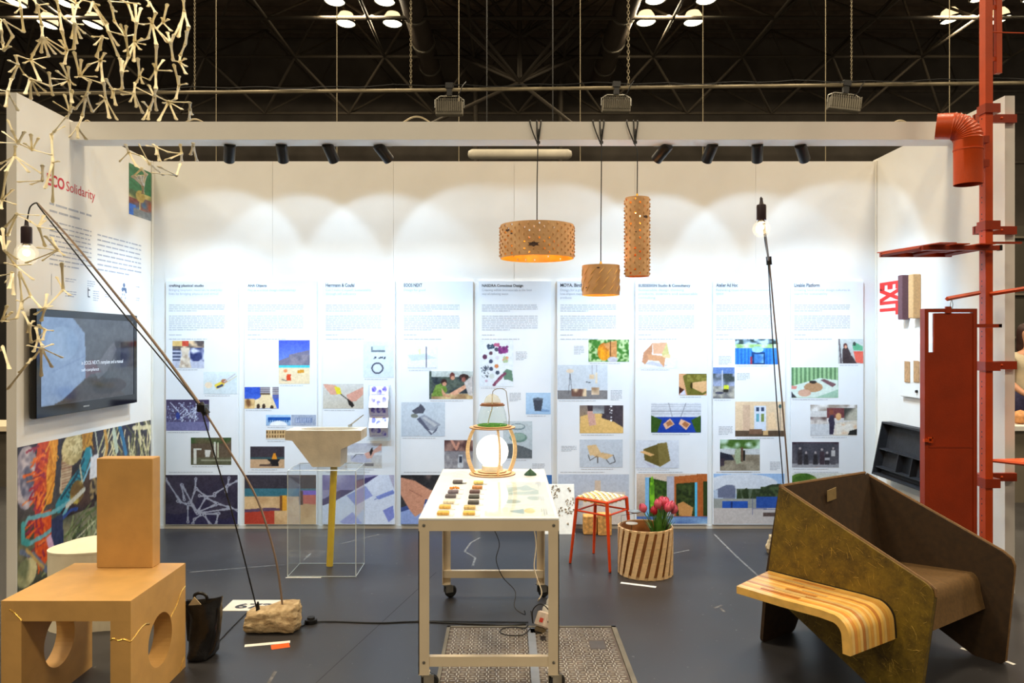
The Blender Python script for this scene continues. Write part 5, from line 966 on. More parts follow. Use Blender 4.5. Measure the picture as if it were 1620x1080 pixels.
for z, nm in ((.004, 'hoop'), (.31, 'hoop')): obj(nm, MB().lathe([(br-.0125, z-.004), (br-.0085, z-.004), (br-.0085, z+.012), (br-.0125, z+.012)], bc, 48, closed=True), M_hoop, bk, True)
obj('liner', MB().lathe([(br-.024, .02), (br-.020, .02), (br-.020, .318), (br-.024, .318)], bc, 40, closed=True), mat('tan_liner', (168, 112, 62), .6, noise=(12, .08)), bk, True)
obj('basket_bottom', MB().lathe([(.001, .006), (br-.03, .006), (br-.03, .018), (.001, .018)], bc, 32), M_slat, bk)
tl = thing('tulip_bouquet', (1.03, 5.12, .02), 'pink tulips with green leaves standing in the slatted basket', 'tulips')
obj('pot', MB().lathe([(.001, .022), (.05, .022), (.065, .16), (.06, .16), (.046, .04), (.001, .04)], (1.03, 5.12, 0), 20), M_board, tl, True)
M_leaf = mat('tulip_leaf', (78, 134, 48), .45, noise=(12, .2)); M_stem = mat('tulip_stem', (110, 150, 70), .5, noise=(12, .1))
M_pet = mat('pink_petal', (222, 62, 96), .45, noise=(16, .12), rgb2=(236, 112, 130)); M_pet2 = mat('red_petal', (190, 36, 54), .45, noise=(16, .12))
root = Vector((1.03, 5.12, .13))
for i, (x, y, big) in enumerate(((1017.5, 804, 1), (1035, 808, 2), (1041, 797, 1), (1047, 793, 1), (1053, 794, 1), (1062, 800, 1), (1066, 806, 1), (1047, 800, 1), (1057, 803, 1))):
    h = px(x, y, 5.12+.03*math.sin(i*2.1)); bot = root+Vector((.02*math.cos(i*2), .02*math.sin(i*2), 0)); mid = bot.lerp(h, .55)+Vector((0, 0, .02))
    stm = smoothpath([bot, mid, h-Vector((0, 0, .02))], 5); obj('stem', MB().tube(stm, .003, 6), M_stem, tl, True)
    ax = (h-mid).normalized(); rq = ax.to_track_quat('Z', 'Y').to_matrix(); T = lambda v: rq @ v
    mb = MB()
    for pz in range(6):
        a = pz*math.pi/3; off_ = .0 if pz % 2 else .002; vs = []; fs = []
        for j in range(6):
            u = j/5; rr = 1.3*(.004, .015, .020, .019, .014, .006)[j]+off_; wdt = (.3, .62, .72, .62, .42, .1)[j]; z = -.03+u*.068
            for q in (-1, 0, 1): vs.append(h+T(Vector((rr*math.cos(a+q*wdt), rr*math.sin(a+q*wdt), z))))
        for j in range(5):
            for q in range(2): fs.append((j*3+q, j*3+q+1, j*3+4+q, j*3+3+q))
        mb.add(vs, fs)
    obj('blossom', mb, M_pet2 if big == 2 else M_pet, tl, True, label='darker red blossom' if big == 2 else None)
rs = random.Random(11)
for i in range(40):
    a = rs.uniform(0, 6.28); L2 = rs.uniform(.22, .36); sp = rs.uniform(.02, .10); wd = rs.uniform(.012, .019)
    d = Vector((math.cos(a), math.sin(a)*.7, 0)); s = Vector((-d.y, d.x, 0)).normalized(); vs = []; fs = []
    for j in range(7):
        u = j/6; p = root+Vector((0, 0, -.02))+d*(.02+sp*u*u)+UP*(L2*u-.03*u*u*u); ww = wd*math.sin(math.pi*(.12+.88*u))**.7 if u < 1 else .0005
        vs += [p-s*ww, p+d*.003, p+s*ww]
    for j in range(6):
        for q in range(2): fs.append((j*3+q, j*3+q+1, j*3+4+q, j*3+3+q))
    obj('leaf', MB().add(vs, fs), M_leaf, tl, True)
wr_ = thing('wire_holder', (.84, 5.17, .3), 'thin wire frame with a small white disc on the basket rim', 'holder')
obj('disc', MB().lathe([(.001, 0), (.04, 0), (.04, .005), (.001, .005)], (.850, 5.14, .336), 24), M_trimw, wr_)
a = px(983, 815, 5.15); b2 = px(1014, 811, 5.15)
obj('wire', MB().tube([(a.x, 5.15, .30), (a.x, 5.15, a.z), (b2.x-.02, 5.15, b2.z)], .0018, 5).tube([(.85, 5.14, .02), (.85, 5.14, .336)], .0018, 5), M_cable, wr_)
obj('dish', MB().lathe([(.001, 0), (.025, .002), (.045, .012), (.047, .012), (.027, 0), (.001, -.002)], (b2.x-.04, 5.15, b2.z), 20), M_chrome, wr_, True)
# ---- tape labels on the floor
def tape(p, q, wd, lab, m=M_tape, grp='white label strips on the floor'):
    a, b_ = fl(*p), fl(*q); t = (b_-a).normalized(); s = Vector((-t.y, t.x, 0))*wd/2
    return obj('floor_label', MB().prism([a-s, b_-s, b_+s, a+s], lambda v: v+UP*.0004, lambda v: v+UP*.0012), m, label=lab, cat='label', group=grp)
tape((387, 1021.5), (459, 1015), .032, 'white label strip in front of the stone lamp base'); tape((452, 913.5), (508, 913.5), .014, 'white label strip in front of the acrylic plinth')
tape((982, 921.5), (1038, 928.5), .030, 'white label strip in front of the slatted basket'); tape((1520, 1025), (1552, 1034), .022, 'white label strip under the olive armchair'); tape((1592, 1046), (1605, 1051), .022, 'white label stub right of the armchair foot')
tape((429, 1024), (458, 1020), .06, 'orange tape square beside the stone lamp base', mat('orange_tape', (255, 96, 22), .5, noise=(20, .03)), None)
ns = thing('number_sign', (-1.505, 4.51, 0), 'white floor sign reading 673 behind the stone lamp base', 'sign')
obj('card', MB().box((-1.66, 4.42, .0002), (-1.35, 4.605, .0018)), M_trimw, ns)
text('number', '673', M_ink, (-1.604, 4.46, .0018), (1, 0, 0), (0, 1, 0), .1, ns, width=.215, height=.085, bold=.03)
# ---- stone based floor lamps
def bulb_lamp(t, p, r=.058, up=True, mcol=(255, 214, 160), e=7, wa=2.5):
    obj('socket', MB().lathe([(.001, .135), (.008, .13), (.011, .10), (.013, .095), (.026, .09), (.028, .08), (.028, .0), (.001, .0)], p, 18), mat('bakelite', (40, 22, 30), .3, noise=(20, .1)), t, True)
    c = p-UP*(r*.98)
    obj('bulb', MB().ico(c, r, 3), M_glass, t, True, label='clear round light bulb'); obj('filament', MB().ico(c+UP*.008, r*.30, 2), mat('hot_filament', (255, 220, 160), .5, emis=((255, 214, 150), 30), noise=(9, .01)), t, True)
    obj('bulb_neck', MB().lathe([(.017, .0), (.02, -.012), (.022, -.014), (.018, .0)], p, 16), M_chrome, t, True)
    light('bulb_light', 'POINT', c, wa, (1, .72, .42), shadow_soft_size=r*.9)
YLm = 4.15
fl1 = thing('stone_base_lamp', (-1.27, 4.15, 0), 'tall arched floor lamp with bare bulb on a rough stone, left', 'floor lamp')
M_rock = mat('rough_stone', (164, 138, 100), .9, noise=(26, .2), rgb2=(206, 182, 142), bump=(45, .8))
import bmesh
def rock(name, c, sx, sy, sz, par, seed, shape=None):
    from mathutils import noise as mn
    mb = MB().ico((0, 0, 0), 1, 5); vs = []
    for v in mb.v:
        v = Vector(v); n = mn.fractal(v*1.3+Vector((seed, 0, 0)), 1.0, 2.0, 4)*.14; m_ = max(abs(v.x), abs(v.y), abs(v.z)); q = v/m_*.58+v*.42; q *= (1+n+mn.fractal(v*6+Vector((0, seed, 0)), 1.0, 2.0, 4)*.035)
        z = (c[2]+q.z*sz)*(shape(q.x) if shape else 1)
        vs.append((c[0]+q.x*sx, c[1]+q.y*sy, max(.0, z)))
    mb.v = vs; return obj(name, mb, M_rock, par, True)
rock('stone', (-1.272, 4.15, .062), .150, .095, .064, fl1, 3.1, lambda x: 1+.21*x)
M_rod = mat('bronze_rod', (150, 130, 114), .35, metal=.4, noise=(9, .05))
P = [px(x, y, YLm) for x, y in ((447, 958), (438, 893), (422, 832), (401, 777), (362, 712), (320, 645))]
obj('lower_rod', MB().tube(smoothpath(P, 4), .006, 8), M_rod, fl1, True)
P = [px(x, y, YLm) for x, y in ((324, 651), (260, 562), (190, 474), (118, 386), (60, 322))]
obj('upper_rod', MB().tube(smoothpath(P, 4), [.009-.004*k/16 for k in range(17)], 8), M_rod, fl1, True)
j = px(321, 645, YLm); obj('joint', MB().tube([px(316, 638, YLm), px(327, 655, YLm)], .021, 10).box((j.x-.02, YLm-.03, j.z-.02), (j.x+.02, YLm+.03, j.z+.018)), M_black, fl1, True)
P = [px(x, y, YLm-.02) for x, y in ((42, 356), (44, 343), (48, 327), (58, 321), (64, 330), (110, 388), (190, 489), (260, 573), (314, 640), (322, 660), (345, 738), (372, 828), (398, 930), (407, 966))]
obj('cord', MB().tube(smoothpath(P, 5), .0042, 6), M_cable, fl1, True)
obj('cord_sleeve', MB().lathe([(.001, .05), (.005, .05), (.011, .01), (.011, -.012), (.001, -.012)], px(408, 966, YLm-.02)+Vector((0, 0, -.0)), 10), M_black, fl1, True)
bulb_lamp(fl1, px(42, 385, YLm-.02), .060)
fs = fl(492, 985); fsw = thing('foot_switch', fs, 'round black foot switch on the floor right of the stone', 'switch')
obj('body', MB().lathe([(.001, .0), (.034, .0), (.036, .012), (.033, .022), (.001, .024)], fs, 24), M_black, fsw, True); obj('button', MB().lathe([(.001, .024), (.022, .024), (.02, .034), (.001, .036)], fs, 20), M_rubber, fsw, True)
z_ = Vector((0, 0, .004))
cable('lamp_cord', [fl(470, 993)+z_, fl(480, 990)+z_, fs+Vector((-.03, 0, .006))], .0035, M_cable, 'short black cord from the stone to the foot switch')
cable('lamp_cord', [fs+Vector((.03, 0, .006)), fl(530, 984)+z_, fl(600, 986)+z_, fl(660, 984)+z_, fl(730, 987)+z_, fl(800, 990)+z_, fl(832, 988)+z_], .004, M_cable, 'black cord from the foot switch along the floor under the table')
cable('power_cable', [fl(660, 983)+z_, fl(740, 984)+z_, fl(836, 985)+z_], .003, M_cable, 'second thin cord on the floor behind the tread plate')
cable('bag_cord', [fl(390, 970)+z_, fl(365, 995)+z_, fl(340, 1022)+z_], .0025, M_cable, 'thin cord on the floor from the bag to the stone')
# right lamp, leaning towards the camera
fr_ = thing('stone_base_lamp', (2.06, 5.55, 0), 'tall slim floor lamp with bare bulb behind the olive armchair', 'floor lamp')
rock('stone', (2.06, 5.58, .07), .13, .10, .078, fr_, 8.3)
P = [px(1251, 880, 5.55), px(1248, 770, 5.5), px(1236, 620, 5.45), px(1224, 490, 5.4), px(1217, 414, 5.35)]
obj('lower_rod', MB().tube(smoothpath(P, 4), .006, 8), M_rod, fr_, True)
P = [px(1216, 414, 5.35), px(1212, 380, 5.0), px(1204, 313, 4.55)]
obj('upper_rod', MB().tube(P, [.008, .007, .005], 8), M_rod, fr_, True)
obj('joint', MB().tube([px(1216, 406, 5.34), px(1217, 419, 5.34)], .02, 10), M_black, fr_, True)
P = [px(1204, 313, 4.5), px(1210, 380, 5.0), px(1215, 414, 5.33), px(1220, 500, 5.38), px(1229, 640, 5.4), px(1239, 765, 5.42), px(1243, 860, 5.45), (1.98, 5.50, .13)]
obj('cord', MB().tube(smoothpath(P, 4), .004, 6), M_cable, fr_, True)
obj('cord', MB().tube([px(1203.5, 322, 4.5), px(1203, 314, 4.5), px(1204, 312, 4.54)], .0045, 6), M_cable, fr_)
bulb_lamp(fr_, px(1204.5, 348, 4.5), .052)
# ---- repaired fibreboard chair
cx0, cx1, cy0, cy1, cz = -2.085, -1.550, 3.13, 3.665, .500
ch = thing('block_chair', ((cx0+cx1)/2, (cy0+cy1)/2, 0), 'chunky tan fibreboard chair with round side holes and tall block back', 'chair')
tk = .084
obj('seat', MB().box((cx0, cy0, cz-tk), (cx1, cy1, cz)), M_mdf, ch)
def side_panel(x0, x1):
    """slab with a round hole, built as a ring of quads"""
    cyc, czc, r = 3.40, .235, .117; mb = MB(); n = 40; Y0_, Y1_, Z0_, Z1_ = cy0, cy1, 0, cz-tk
    cor = [math.atan2(z-czc, y-cyc) for y in (Y0_, Y1_) for z in (Z0_, Z1_)]
    an = sorted([2*math.pi*k/n-math.pi for k in range(n)]+cor); n = len(an); out = []; inn = []
    for a in an:
        c, s = math.cos(a), math.sin(a); k = 9
        if c > 1e-6: k = min(k, (Y1_-cyc)/c)
        if c < -1e-6: k = min(k, (Y0_-cyc)/c)
        if s > 1e-6: k = min(k, (Z1_-czc)/s)
        if s < -1e-6: k = min(k, (Z0_-czc)/s)
        out.append((cyc+k*c, czc+k*s)); inn.append((cyc+r*c, czc+r*s))
    vs = []
    for x in (x0, x1): vs += [(x, *p) for p in out]+[(x, *p) for p in inn]
    fs = []
    for i in range(n):
        j = (i+1) % n
        fs += [(i, j, n+j, n+i), (2*n+j, 2*n+i, 3*n+i, 3*n+j), (i, 2*n+i, 2*n+j, j), (n+j, 3*n+j, 3*n+i, n+i)]
    return mb.add(vs, fs)
obj('side_panel', side_panel(cx0, cx0+tk), M_mdf, ch); obj('side_panel', side_panel(cx1-tk, cx1), M_mdf, ch)
obj('backrest', MB().bbox((-1.937, 3.585, cz), (-1.672, 3.665, 1.018), .003), M_mdf, ch)
M_gold = mat('gold_seam', (236, 190, 96), .25, metal=.8, noise=(30, .1))
def seam(P, r=.0035): obj('gold_seam', MB().tube(smoothpath(P, 4), r, 5), M_gold, ch, True, label='gold-filled repair seam')
seam([(-1.634, cy0, .338), (-1.62, cy0, .345), (-1.60, cy0, .337), (-1.58, cy0, .342), (-1.55, cy0, .333)]); seam([(-1.55, 3.13, .333), (-1.55, 3.16, .34), (-1.55, 3.2, .352), (-1.55, 3.25, .358), (-1.55, 3.292, .345)])
seam([(-1.55, 3.50, .30), (-1.55, 3.56, .33), (-1.55, 3.61, .375), (-1.55, 3.66, .39)]); seam([(-2.05, cy0, .465), (-2.03, cy0, .452), (-2.0, cy0, .42)])
seam([(-1.55, 3.60, .0), (-1.55, 3.63, .04), (-1.55, 3.66, .055)], .003)
# ---- 3D printed cloud stool
M_prt = mat('printed_cream', (236, 226, 200), .6, noise=(10, .02)); sc = Vector((-2.27, 4.27, 0))
cs_ = thing('cloud_stool', sc, 'cream lobed stool with vertical ribbing behind the fibreboard chair', 'stool')
NN = 160; prof = []
for k in range(NN):
    a = 2*math.pi*k/NN; r = .255*(1+.13*math.cos(3*a+.5)+.05*math.cos(2*a)); prof.append((r*math.cos(a)*1.02, r*math.sin(a)*.80))
mb = MB(); levels = [0, .01]+[.01+.40*i/24 for i in range(1, 25)]+[.42]
for z in levels:
    k_ = 1.0 if z in (0,) else 1-.0
    for i, (x, y) in enumerate(prof):
        w_ = 1+.004*math.sin(i*math.pi*.5)
        mb.v.append((sc.x+x*k_*w_, sc.y+y*k_*w_, z))
for l in range(len(levels)-1):
    for i in range(NN): j = (i+1) % NN; mb.f.append((l*NN+i, l*NN+j, (l+1)*NN+j, (l+1)*NN+i))
obj('shell', mb, M_prt, cs_, True)
mb = MB(); mb.add([(sc.x+x*1.008, sc.y+y*1.008, .420) for x, y in prof]+[(sc.x+x*1.008, sc.y+y*1.008, .430) for x, y in prof], [tuple(range(NN, 2*NN)), tuple(reversed(range(NN)))]+[(i, (i+1) % NN, NN+(i+1) % NN, NN+i) for i in range(NN)])
obj('seat', mb, M_prt, cs_)
# ---- black bag
M_lea = mat('black_leather', (26, 25, 27), .3, noise=(14, .2), bump=(12, 1.0)); bgc = Vector((-1.513, 3.785, 0))
bg_ = thing('leather_bag', bgc, 'slouched black leather tote bag beside the fibreboard chair', 'bag')
n = 36; mb = MB(); lv = 14; rs = random.Random(4)
for l in range(lv+1):
    u = l/lv; z = .0+.285*u
    wx = .068+.028*u-.012*math.sin(math.pi*u); wy = .085-.04*u
    for k in range(n):
        a = 2*math.pi*k/n; f_ = 1+.05*math.sin(3*a+u*7)+.035*math.sin(5*a-u*11)
        c, s = math.cos(a), math.sin(a); e = .75
        x = wx*f_*math.copysign(abs(c)**e, c); y = wy*f_*math.copysign(abs(s)**e, s)
        zz = z+(.012*math.cos(2*a)*u*u-.02*u*(c < 0)*abs(c)); 
        if l == 0: x *= .82; y *= .82; zz = 0
        mb.v.append((bgc.x+x+.025*math.sin(u*3)-.01, bgc.y+y, max(0, zz)))
for l in range(lv):
    for k in range(n): j = (k+1) % n; mb.f.append((l*n+k, l*n+j, (l+1)*n+j, (l+1)*n+k))
mb.f.append(tuple(reversed(range(n)))); 
top_ = [Vector(mb.v[lv*n+k]) for k in range(n)]; base_i = len(mb.v)
for l in range(1, 6):
    for k in range(n): 
        v = top_[k]; c_ = Vector((bgc.x+.015, bgc.y, v.z)); q = c_+(v-c_)*(.955-.03*l); mb.v.append((q.x, q.y, v.z-.045*l+.04))
for k in range(n):
    j = (k+1) % n; mb.f.append((lv*n+k, lv*n+j, base_i+j, base_i+k))
    for l in range(4): mb.f.append((base_i+l*n+k, base_i+l*n+j, base_i+(l+1)*n+j, base_i+(l+1)*n+k))
mb.f.append(tuple(base_i+4*n+k for k in range(n)))
obj('bag_body', mb, M_lea, bg_, True)
obj('handle', MB().tube(smoothpath([bgc+Vector((-.05, .03, .27)), bgc+Vector((-.055, .03, .295)), bgc+Vector((-.03, .03, .305)), bgc+Vector((0, .03, .295)), bgc+Vector((.01, .03, .27))], 4), .008, 6, flat=.5), M_lea, bg_, True)
obj('handle', MB().tube(smoothpath([bgc+Vector((.088, -.03, .25)), bgc+Vector((.092, -.05, .15)), bgc+Vector((.080, -.07, .07)), bgc+Vector((.06, -.075, .04))], 4), .006, 6, flat=.5), M_lea, bg_, True)
obj('paper', MB().prism([(-.085, .235), (-.04, .30), (-.005, .262)], lambda p: bgc+Vector((p[0], -.012, p[1])), lambda p: bgc+Vector((p[0], -.009, p[1]))), mat('cream_paper', (226, 202, 160), .7, noise=(20, .03)), bg_, label='corner of cream paper sticking out')
# ---- olive armchair with laminated side bench
Nn = Vector((1.76, 3.23, 0)); cu2 = Vector((.824, .566, 0)); cv2 = Vector((.566, -.824, 0)); Wd = .81
def C(a, w_, z): return Nn+cv2*a+cu2*w_+UP*z
m = bpy.data.materials.new('pressed_grass_board'); m.use_nodes = True; nt = m.node_tree; N = nt.nodes; L = nt.links; b = N['Principled BSDF']
tc = N.new('ShaderNodeTexCoord'); a1 = N.new('ShaderNodeTexNoise'); a1.inputs['Scale'].default_value = 9; a1.inputs['Detail'].default_value = 8; a1.inputs['Roughness'].default_value = .75; L.new(tc.outputs['Object'], a1.inputs['Vector'])
rp = N.new('ShaderNodeValToRGB'); rp.color_ramp.elements[0].position = .32; rp.color_ramp.elements[1].position = .68; rp.color_ramp.elements[0].color = (*lin((58, 44, 4)), 1); rp.color_ramp.elements[1].color = (*lin((132, 108, 22)), 1)
L.new(a1.outputs['Fac'], rp.inputs[0])
cur = rp.outputs[0]
for kk, rotv in enumerate(((.3, .9, .2), (1.2, -.4, 2.0), (-.7, .5, 1.1))):
    mp = N.new('ShaderNodeMapping'); mp.inputs['Rotation'].default_value = rotv; mp.inputs['Scale'].default_value = (18, 150, 150); L.new(tc.outputs['Object'], mp.inputs[0])
    v1 = N.new('ShaderNodeTexNoise'); v1.inputs['Scale'].default_value = 1; v1.inputs['Detail'].default_value = 2; L.new(mp.outputs[0], v1.inputs['Vector'])
    rr = N.new('ShaderNodeValToRGB'); rr.color_ramp.elements[0].position = .66; rr.color_ramp.elements[1].position = .74; rr.color_ramp.elements[0].color = (0, 0, 0, 1); rr.color_ramp.elements[1].color = (.55, .55, .55, 1); L.new(v1.outputs['Fac'], rr.inputs[0])
    mx = N.new('ShaderNodeMixRGB'); mx.inputs[2].default_value = (*lin((160, 128, 44)), 1); L.new(rr.outputs[0], mx.inputs[0]); L.new(cur, mx.inputs[1]); cur = mx.outputs[0]
L.new(cur, b.inputs['Base Color']); b.inputs['Roughness'].default_value = .6; M_olive = m
M_in = mat('brown_felt_board', (56, 38, 18), .75, noise=(30, .12)); M_felt = mat('brown_felt', (92, 66, 30), .9, noise=(60, .08))
M_rim = mat('board_edge', (112, 82, 46), .7, noise=(40, .1))
def rounded(poly, rad):
    out = []; n = len(poly)
    for i in range(n):
        p0, p1, p2 = Vector(poly[i-1]), Vector(poly[i]), Vector(poly[(i+1) % n]); r = rad[i]
        d0 = (p0-p1).normalized(); d2 = (p2-p1).normalized()
        if r <= 0: out.append(tuple(p1)); continue
        for k in range(6):
            t = k/5; q = (p1+d0*r)*(1-t)**2+p1*2*t*(1-t)+(p1+d2*r)*t*t; out.append(tuple(q))
    return out
arm = thing('faceted_armchair', C(-.35, Wd/2, 0), 'wide olive faceted armchair with a laminated wood side rest, right foreground', 'armchair')
side = rounded([(-.685, .845), (.07, .535), (0, 0), (-.16, 0), (-.762, .318)], [.02, .05, .02, .02, .02])
side2 = rounded([(-.705, .825), (.045, .525), (0, 0), (-.14, 0), (-.762, .30)], [.02, .07, .03, .02, .02])
sp = obj('side_panel', MB().prism(side, lambda p: C(p[0], -.012, p[1]), lambda p: C(p[0], .012, p[1])), M_olive, arm, label='olive side panel of pressed grass fibre')
obj('side_panel', MB().prism(side2, lambda p: C(p[0], Wd+.012, p[1]), lambda p: C(p[0], Wd-.012, p[1])), M_in, arm, label='dark brown far side panel')
rs = random.Random(21); mb = MB()
def inpoly(P, x, y):
    k = False
    for i in range(len(P)):
        (x1, y1), (x2, y2) = P[i], P[(i+1) % len(P)]
        if (y1 > y) != (y2 > y) and x < (x2-x1)*(y-y1)/(y2-y1)+x1: k = not k
    return k
for _ in range(420):
    a_, z_2 = rs.uniform(-.75, .05), rs.uniform(.03, .83); an = rs.uniform(0, 3.14); ln = rs.uniform(.01, .045); bend = rs.uniform(-.3, .3)
    P = [(a_+ln*(u-.5)*math.cos(an+bend*u), z_2+ln*(u-.5)*math.sin(an+bend*u)) for u in (0, .33, .66, 1)]
    if all(inpoly(side, *p) for p in P): mb.tube([C(p[0], -.0122, p[1]) for p in P], rs.uniform(.0004, .0009), 3)
obj('grass_fibres', mb, mat('dry_grass_fibre', (176, 146, 62), .6, noise=(30, .2)), arm, kind='stuff')
# inner skin of the near side and rims
obj('side_lining', MB().prism(side, lambda p: C(p[0], .0121, p[1]), lambda p: C(p[0], .016, p[1])), M_in, arm)
def edge_rim(P, w_, nm='rim'):
    pts = [C(a, w_, z) for a, z in P]; obj(nm, MB().tube(pts, .0075, 6), M_rim, arm, True)
edge_rim([(-.685, .845), (.03, .551), (.062, .53), (.066, .50)], .004); edge_rim([(-.705, .825), (-.01, .548), (.03, .52), (.04, .49), (0, .02)], Wd)
# inner backrest, outer back with two feet
obj('backrest', MB().prism([(-.705, .825), (-.685, .83), (-.60, .36), (-.62, .36)], lambda p: C(p[0], .016, p[1]+.01), lambda p: C(p[0], Wd-.012, p[1])), M_in, arm)
def backpt(w_, h): # along the outer back plane, h = height
    return C(-.690-.145*(.83-h)/.83*1.0-.02, w_, h)
outl = [(.02, .835), (Wd-.02, .82), (Wd-.02, .33), (Wd-.06, 0), (Wd-.28, 0), (Wd-.32, .28), (.42, .28), (.33, .0), (.06, 0), (.02, .33)]
obj('outer_back', MB().prism(rounded(outl, [0, 0, 0, .03, .03, .03, .03, .03, .03, 0]), lambda p: backpt(p[0], p[1]), lambda p: backpt(p[0], p[1])+cv2*.018), M_in, arm)
obj('top_rim', MB().tube([C(-.70, .016, .842), C(-.71, Wd-.012, .832)], .009, 6), M_rim, arm, True)
st_ = [(-.66, .365), (-.15, .415)]+[(-.115+.045*math.sin(k*math.pi/12)-.035, .335+.08*math.cos(k*math.pi/12)) for k in range(0, 7)]+[(-.085, .25), (-.12, .245), (-.64, .235)]
obj('seat', MB().prism(st_, lambda p: C(p[0], .017, p[1]), lambda p: C(p[0], Wd-.013, p[1])), M_felt, arm, 30)
q = C(-.667, .36, .735); obj('sticker', MB().prism([(-.05, -.028), (.03, -.02), (.028, .04), (-.05, .03)], lambda p: C(-.672-.001+(.0), .40+p[0], .76+p[1])+cv2*.018, lambda p: C(-.672, .40+p[0], .76+p[1])+cv2*.020), mat('tan_sticker', (150, 128, 86), .7, noise=(30, .05)), arm)
# laminated bench: strips bent over the front
NSB = 17; BW = .335
def bench_profile():
    top = [(-.745, .412), (-.5, .418), (-.24, .428)]; c = (-.185, .345); r = .082
    top += [(c[0]+r*math.sin(k*math.pi/16), c[1]+r*math.cos(k*math.pi/16)) for k in range(1, 9)]; top += [(-.100, .31), (-.098, .275)]
    bot = [(-.132, .275), (-.134, .31)]; r2 = .048; bot += [(c[0]+r2*math.sin(k*math.pi/16), c[1]+r2*math.cos(k*math.pi/16)) for k in range(8, 0, -1)]; bot += [(-.24, .394), (-.5, .384), (-.745, .378)]
    return top+bot
bpf = bench_profile(); WC = [(232, 184, 96), (222, 162, 78), (236, 196, 120), (186, 122, 58), (230, 176, 84), (206, 172, 112), (216, 146, 66)]
MW = [mat('laminate_%d' % i, c, .35, noise=(14, .07, (1, 1, 1)), coat=.2) for i, c in enumerate(WC)]
rs = random.Random(8); skew = lambda a: 0
for k in range(NSB):
    w0 = -.013-BW*k/NSB; w1 = -.013-BW*(k+1)/NSB+.0012; sh = .16*0
    mi = [0, 4, 1, 2, 0, 3, 4, 2, 1, 0, 5, 3, 2, 4, 6, 2, 0][k]
    def pf(p, w_):
        a = p[0]+( -w_-.013)*(-.02 if p[0] > -.3 else .20)   # rear end is cut at an angle
        return C(a, w_, p[1])
    obj('laminated_strip', MB().prism(bpf, lambda p: pf(p, w1), lambda p: pf(p, w0)), MW[mi], arm, 30)
    if k % 2 and k < 15:     # shorter darker inlays along the top
        a0 = rs.uniform(-.62, -.45); a1_ = a0+rs.uniform(.1, .22); z = .4186; wm = (w0+w1)/2
        mb = MB().box((0, 0, 0), (1, 1, 1), lambda v: C(a0+(a1_-a0)*v.x, w1+(w0-w1)*v.y, .414+(a0+.5)*.035+(a1_-a0)*v.x*.035+.0056*v.z)); obj('laminated_strip', mb, MW[3 if k % 4 == 1 else 5], arm)
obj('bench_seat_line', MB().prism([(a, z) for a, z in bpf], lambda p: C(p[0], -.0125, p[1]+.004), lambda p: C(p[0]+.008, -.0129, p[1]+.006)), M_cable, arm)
# ---- red steel exhibit on the right
px_, py_ = 2.865, 4.525
red = thing('steel_pole', (px_, py_, 0), 'tall red steel pole clamped to the right wall end', 'pole')
obj('pole_tube', MB().box((2.843, 4.50, 0), (2.887, 4.56, 4.4)), M_red, red)
hl = MB()
for z in [.4+.1*k for k in range(26)]:
    for dz in (0, .03): hl.lathe([(.001, -.0006), (.005, -.0006), (.005, .0)], (2.843, 4.535, z+dz), 8, 'x')
obj('bolt_holes', hl, M_black, red, kind='stuff')
for yy in (171, 356, 579, 764):
    z = CAMZ-(yy-540)*4.5/F; cl = MB().box((2.835, 4.488, z-.028), (2.925, 4.572, z-.024+.05)).box((2.905, 4.572, z-.024), (2.925, 4.71, z+.024)).box((2.905, 4.70, z-.026), (3.165, 4.727, z+.024)); o = obj('clamp', cl, M_redd, red)
    obj('bolt', MB().lathe([(.001, -.008), (.006, -.006), (.008, 0), (.001, 0)], (3.07, 4.70, z), 8, 'y'), M_red, o)
s = 4.5/F
ru = MB().box((2.91, 4.50, CAMZ+(540-115)*s), (2.942, 4.53, 4.4)); 
for yy in (10, 92): z = CAMZ+(540-yy)*s; ru.box((2.886, 4.51, z-.012), (2.912, 4.52, z+.012))
obj('side_rail', ru, M_red, red)
obj('tie_rod', MB().tube([px(1571, 51, 4.5), px(1640, 53, 4.5)], .003, 6), M_red, red)
# duct elbow
de = thing('duct_elbow', (2.75, 4.5, 2.7), 'orange-red ribbed duct elbow beside the pole top', 'duct')
s = 4.45/F; vx = (1531.5-CX)*s; zb_ = CAMZ+(540-292)*s; zc_ = CAMZ+(540-222)*s; r = .0765; Rb = .116
Rb = .095; hd = Vector((-.87, .49, 0)); o_ = Vector((vx, 4.45, 0))
pth = [o_+UP*zb_, o_+UP*(zb_+.06), o_+UP*zc_]; rad = [r, r, r]
nB = 30
for k in range(1, nB+1):
    a = (math.pi/2-.12)*k/nB; pth.append(o_+hd*(Rb*(1-math.cos(a)))+UP*(zc_+Rb*math.sin(a))); rad.append(r*(1+(.055 if k % 3 == 1 else 0)))
a = math.pi/2-.12; e = Vector(pth[-1]); dr = hd*math.sin(a)+UP*math.cos(a); pth.append(e+dr*.01); rad.append(r); pth.append(e+dr*.08); rad.append(r*.98)
obj('duct_body', MB().tube(pth, rad, 32, cap=False), M_red, de, 50)
obj('duct_inside', MB().tube(pth, [q*.95 for q in rad], 24, cap=False), M_redd, de, True)
obj('seam_ring', MB().lathe([(r, 0), (r+.003, 0), (r+.003, .008), (r, .008)], (vx, 4.45, zc_-.06), 32, closed=True), M_red, de, True)
obj('strap', MB().box((vx+.07, 4.46, 2.60), (2.842, 4.52, 2.64)), M_redd, de); obj('strap', MB().box((vx+.07, 4.46, 2.74), (2.842, 4.52, 2.78)), M_redd, de)
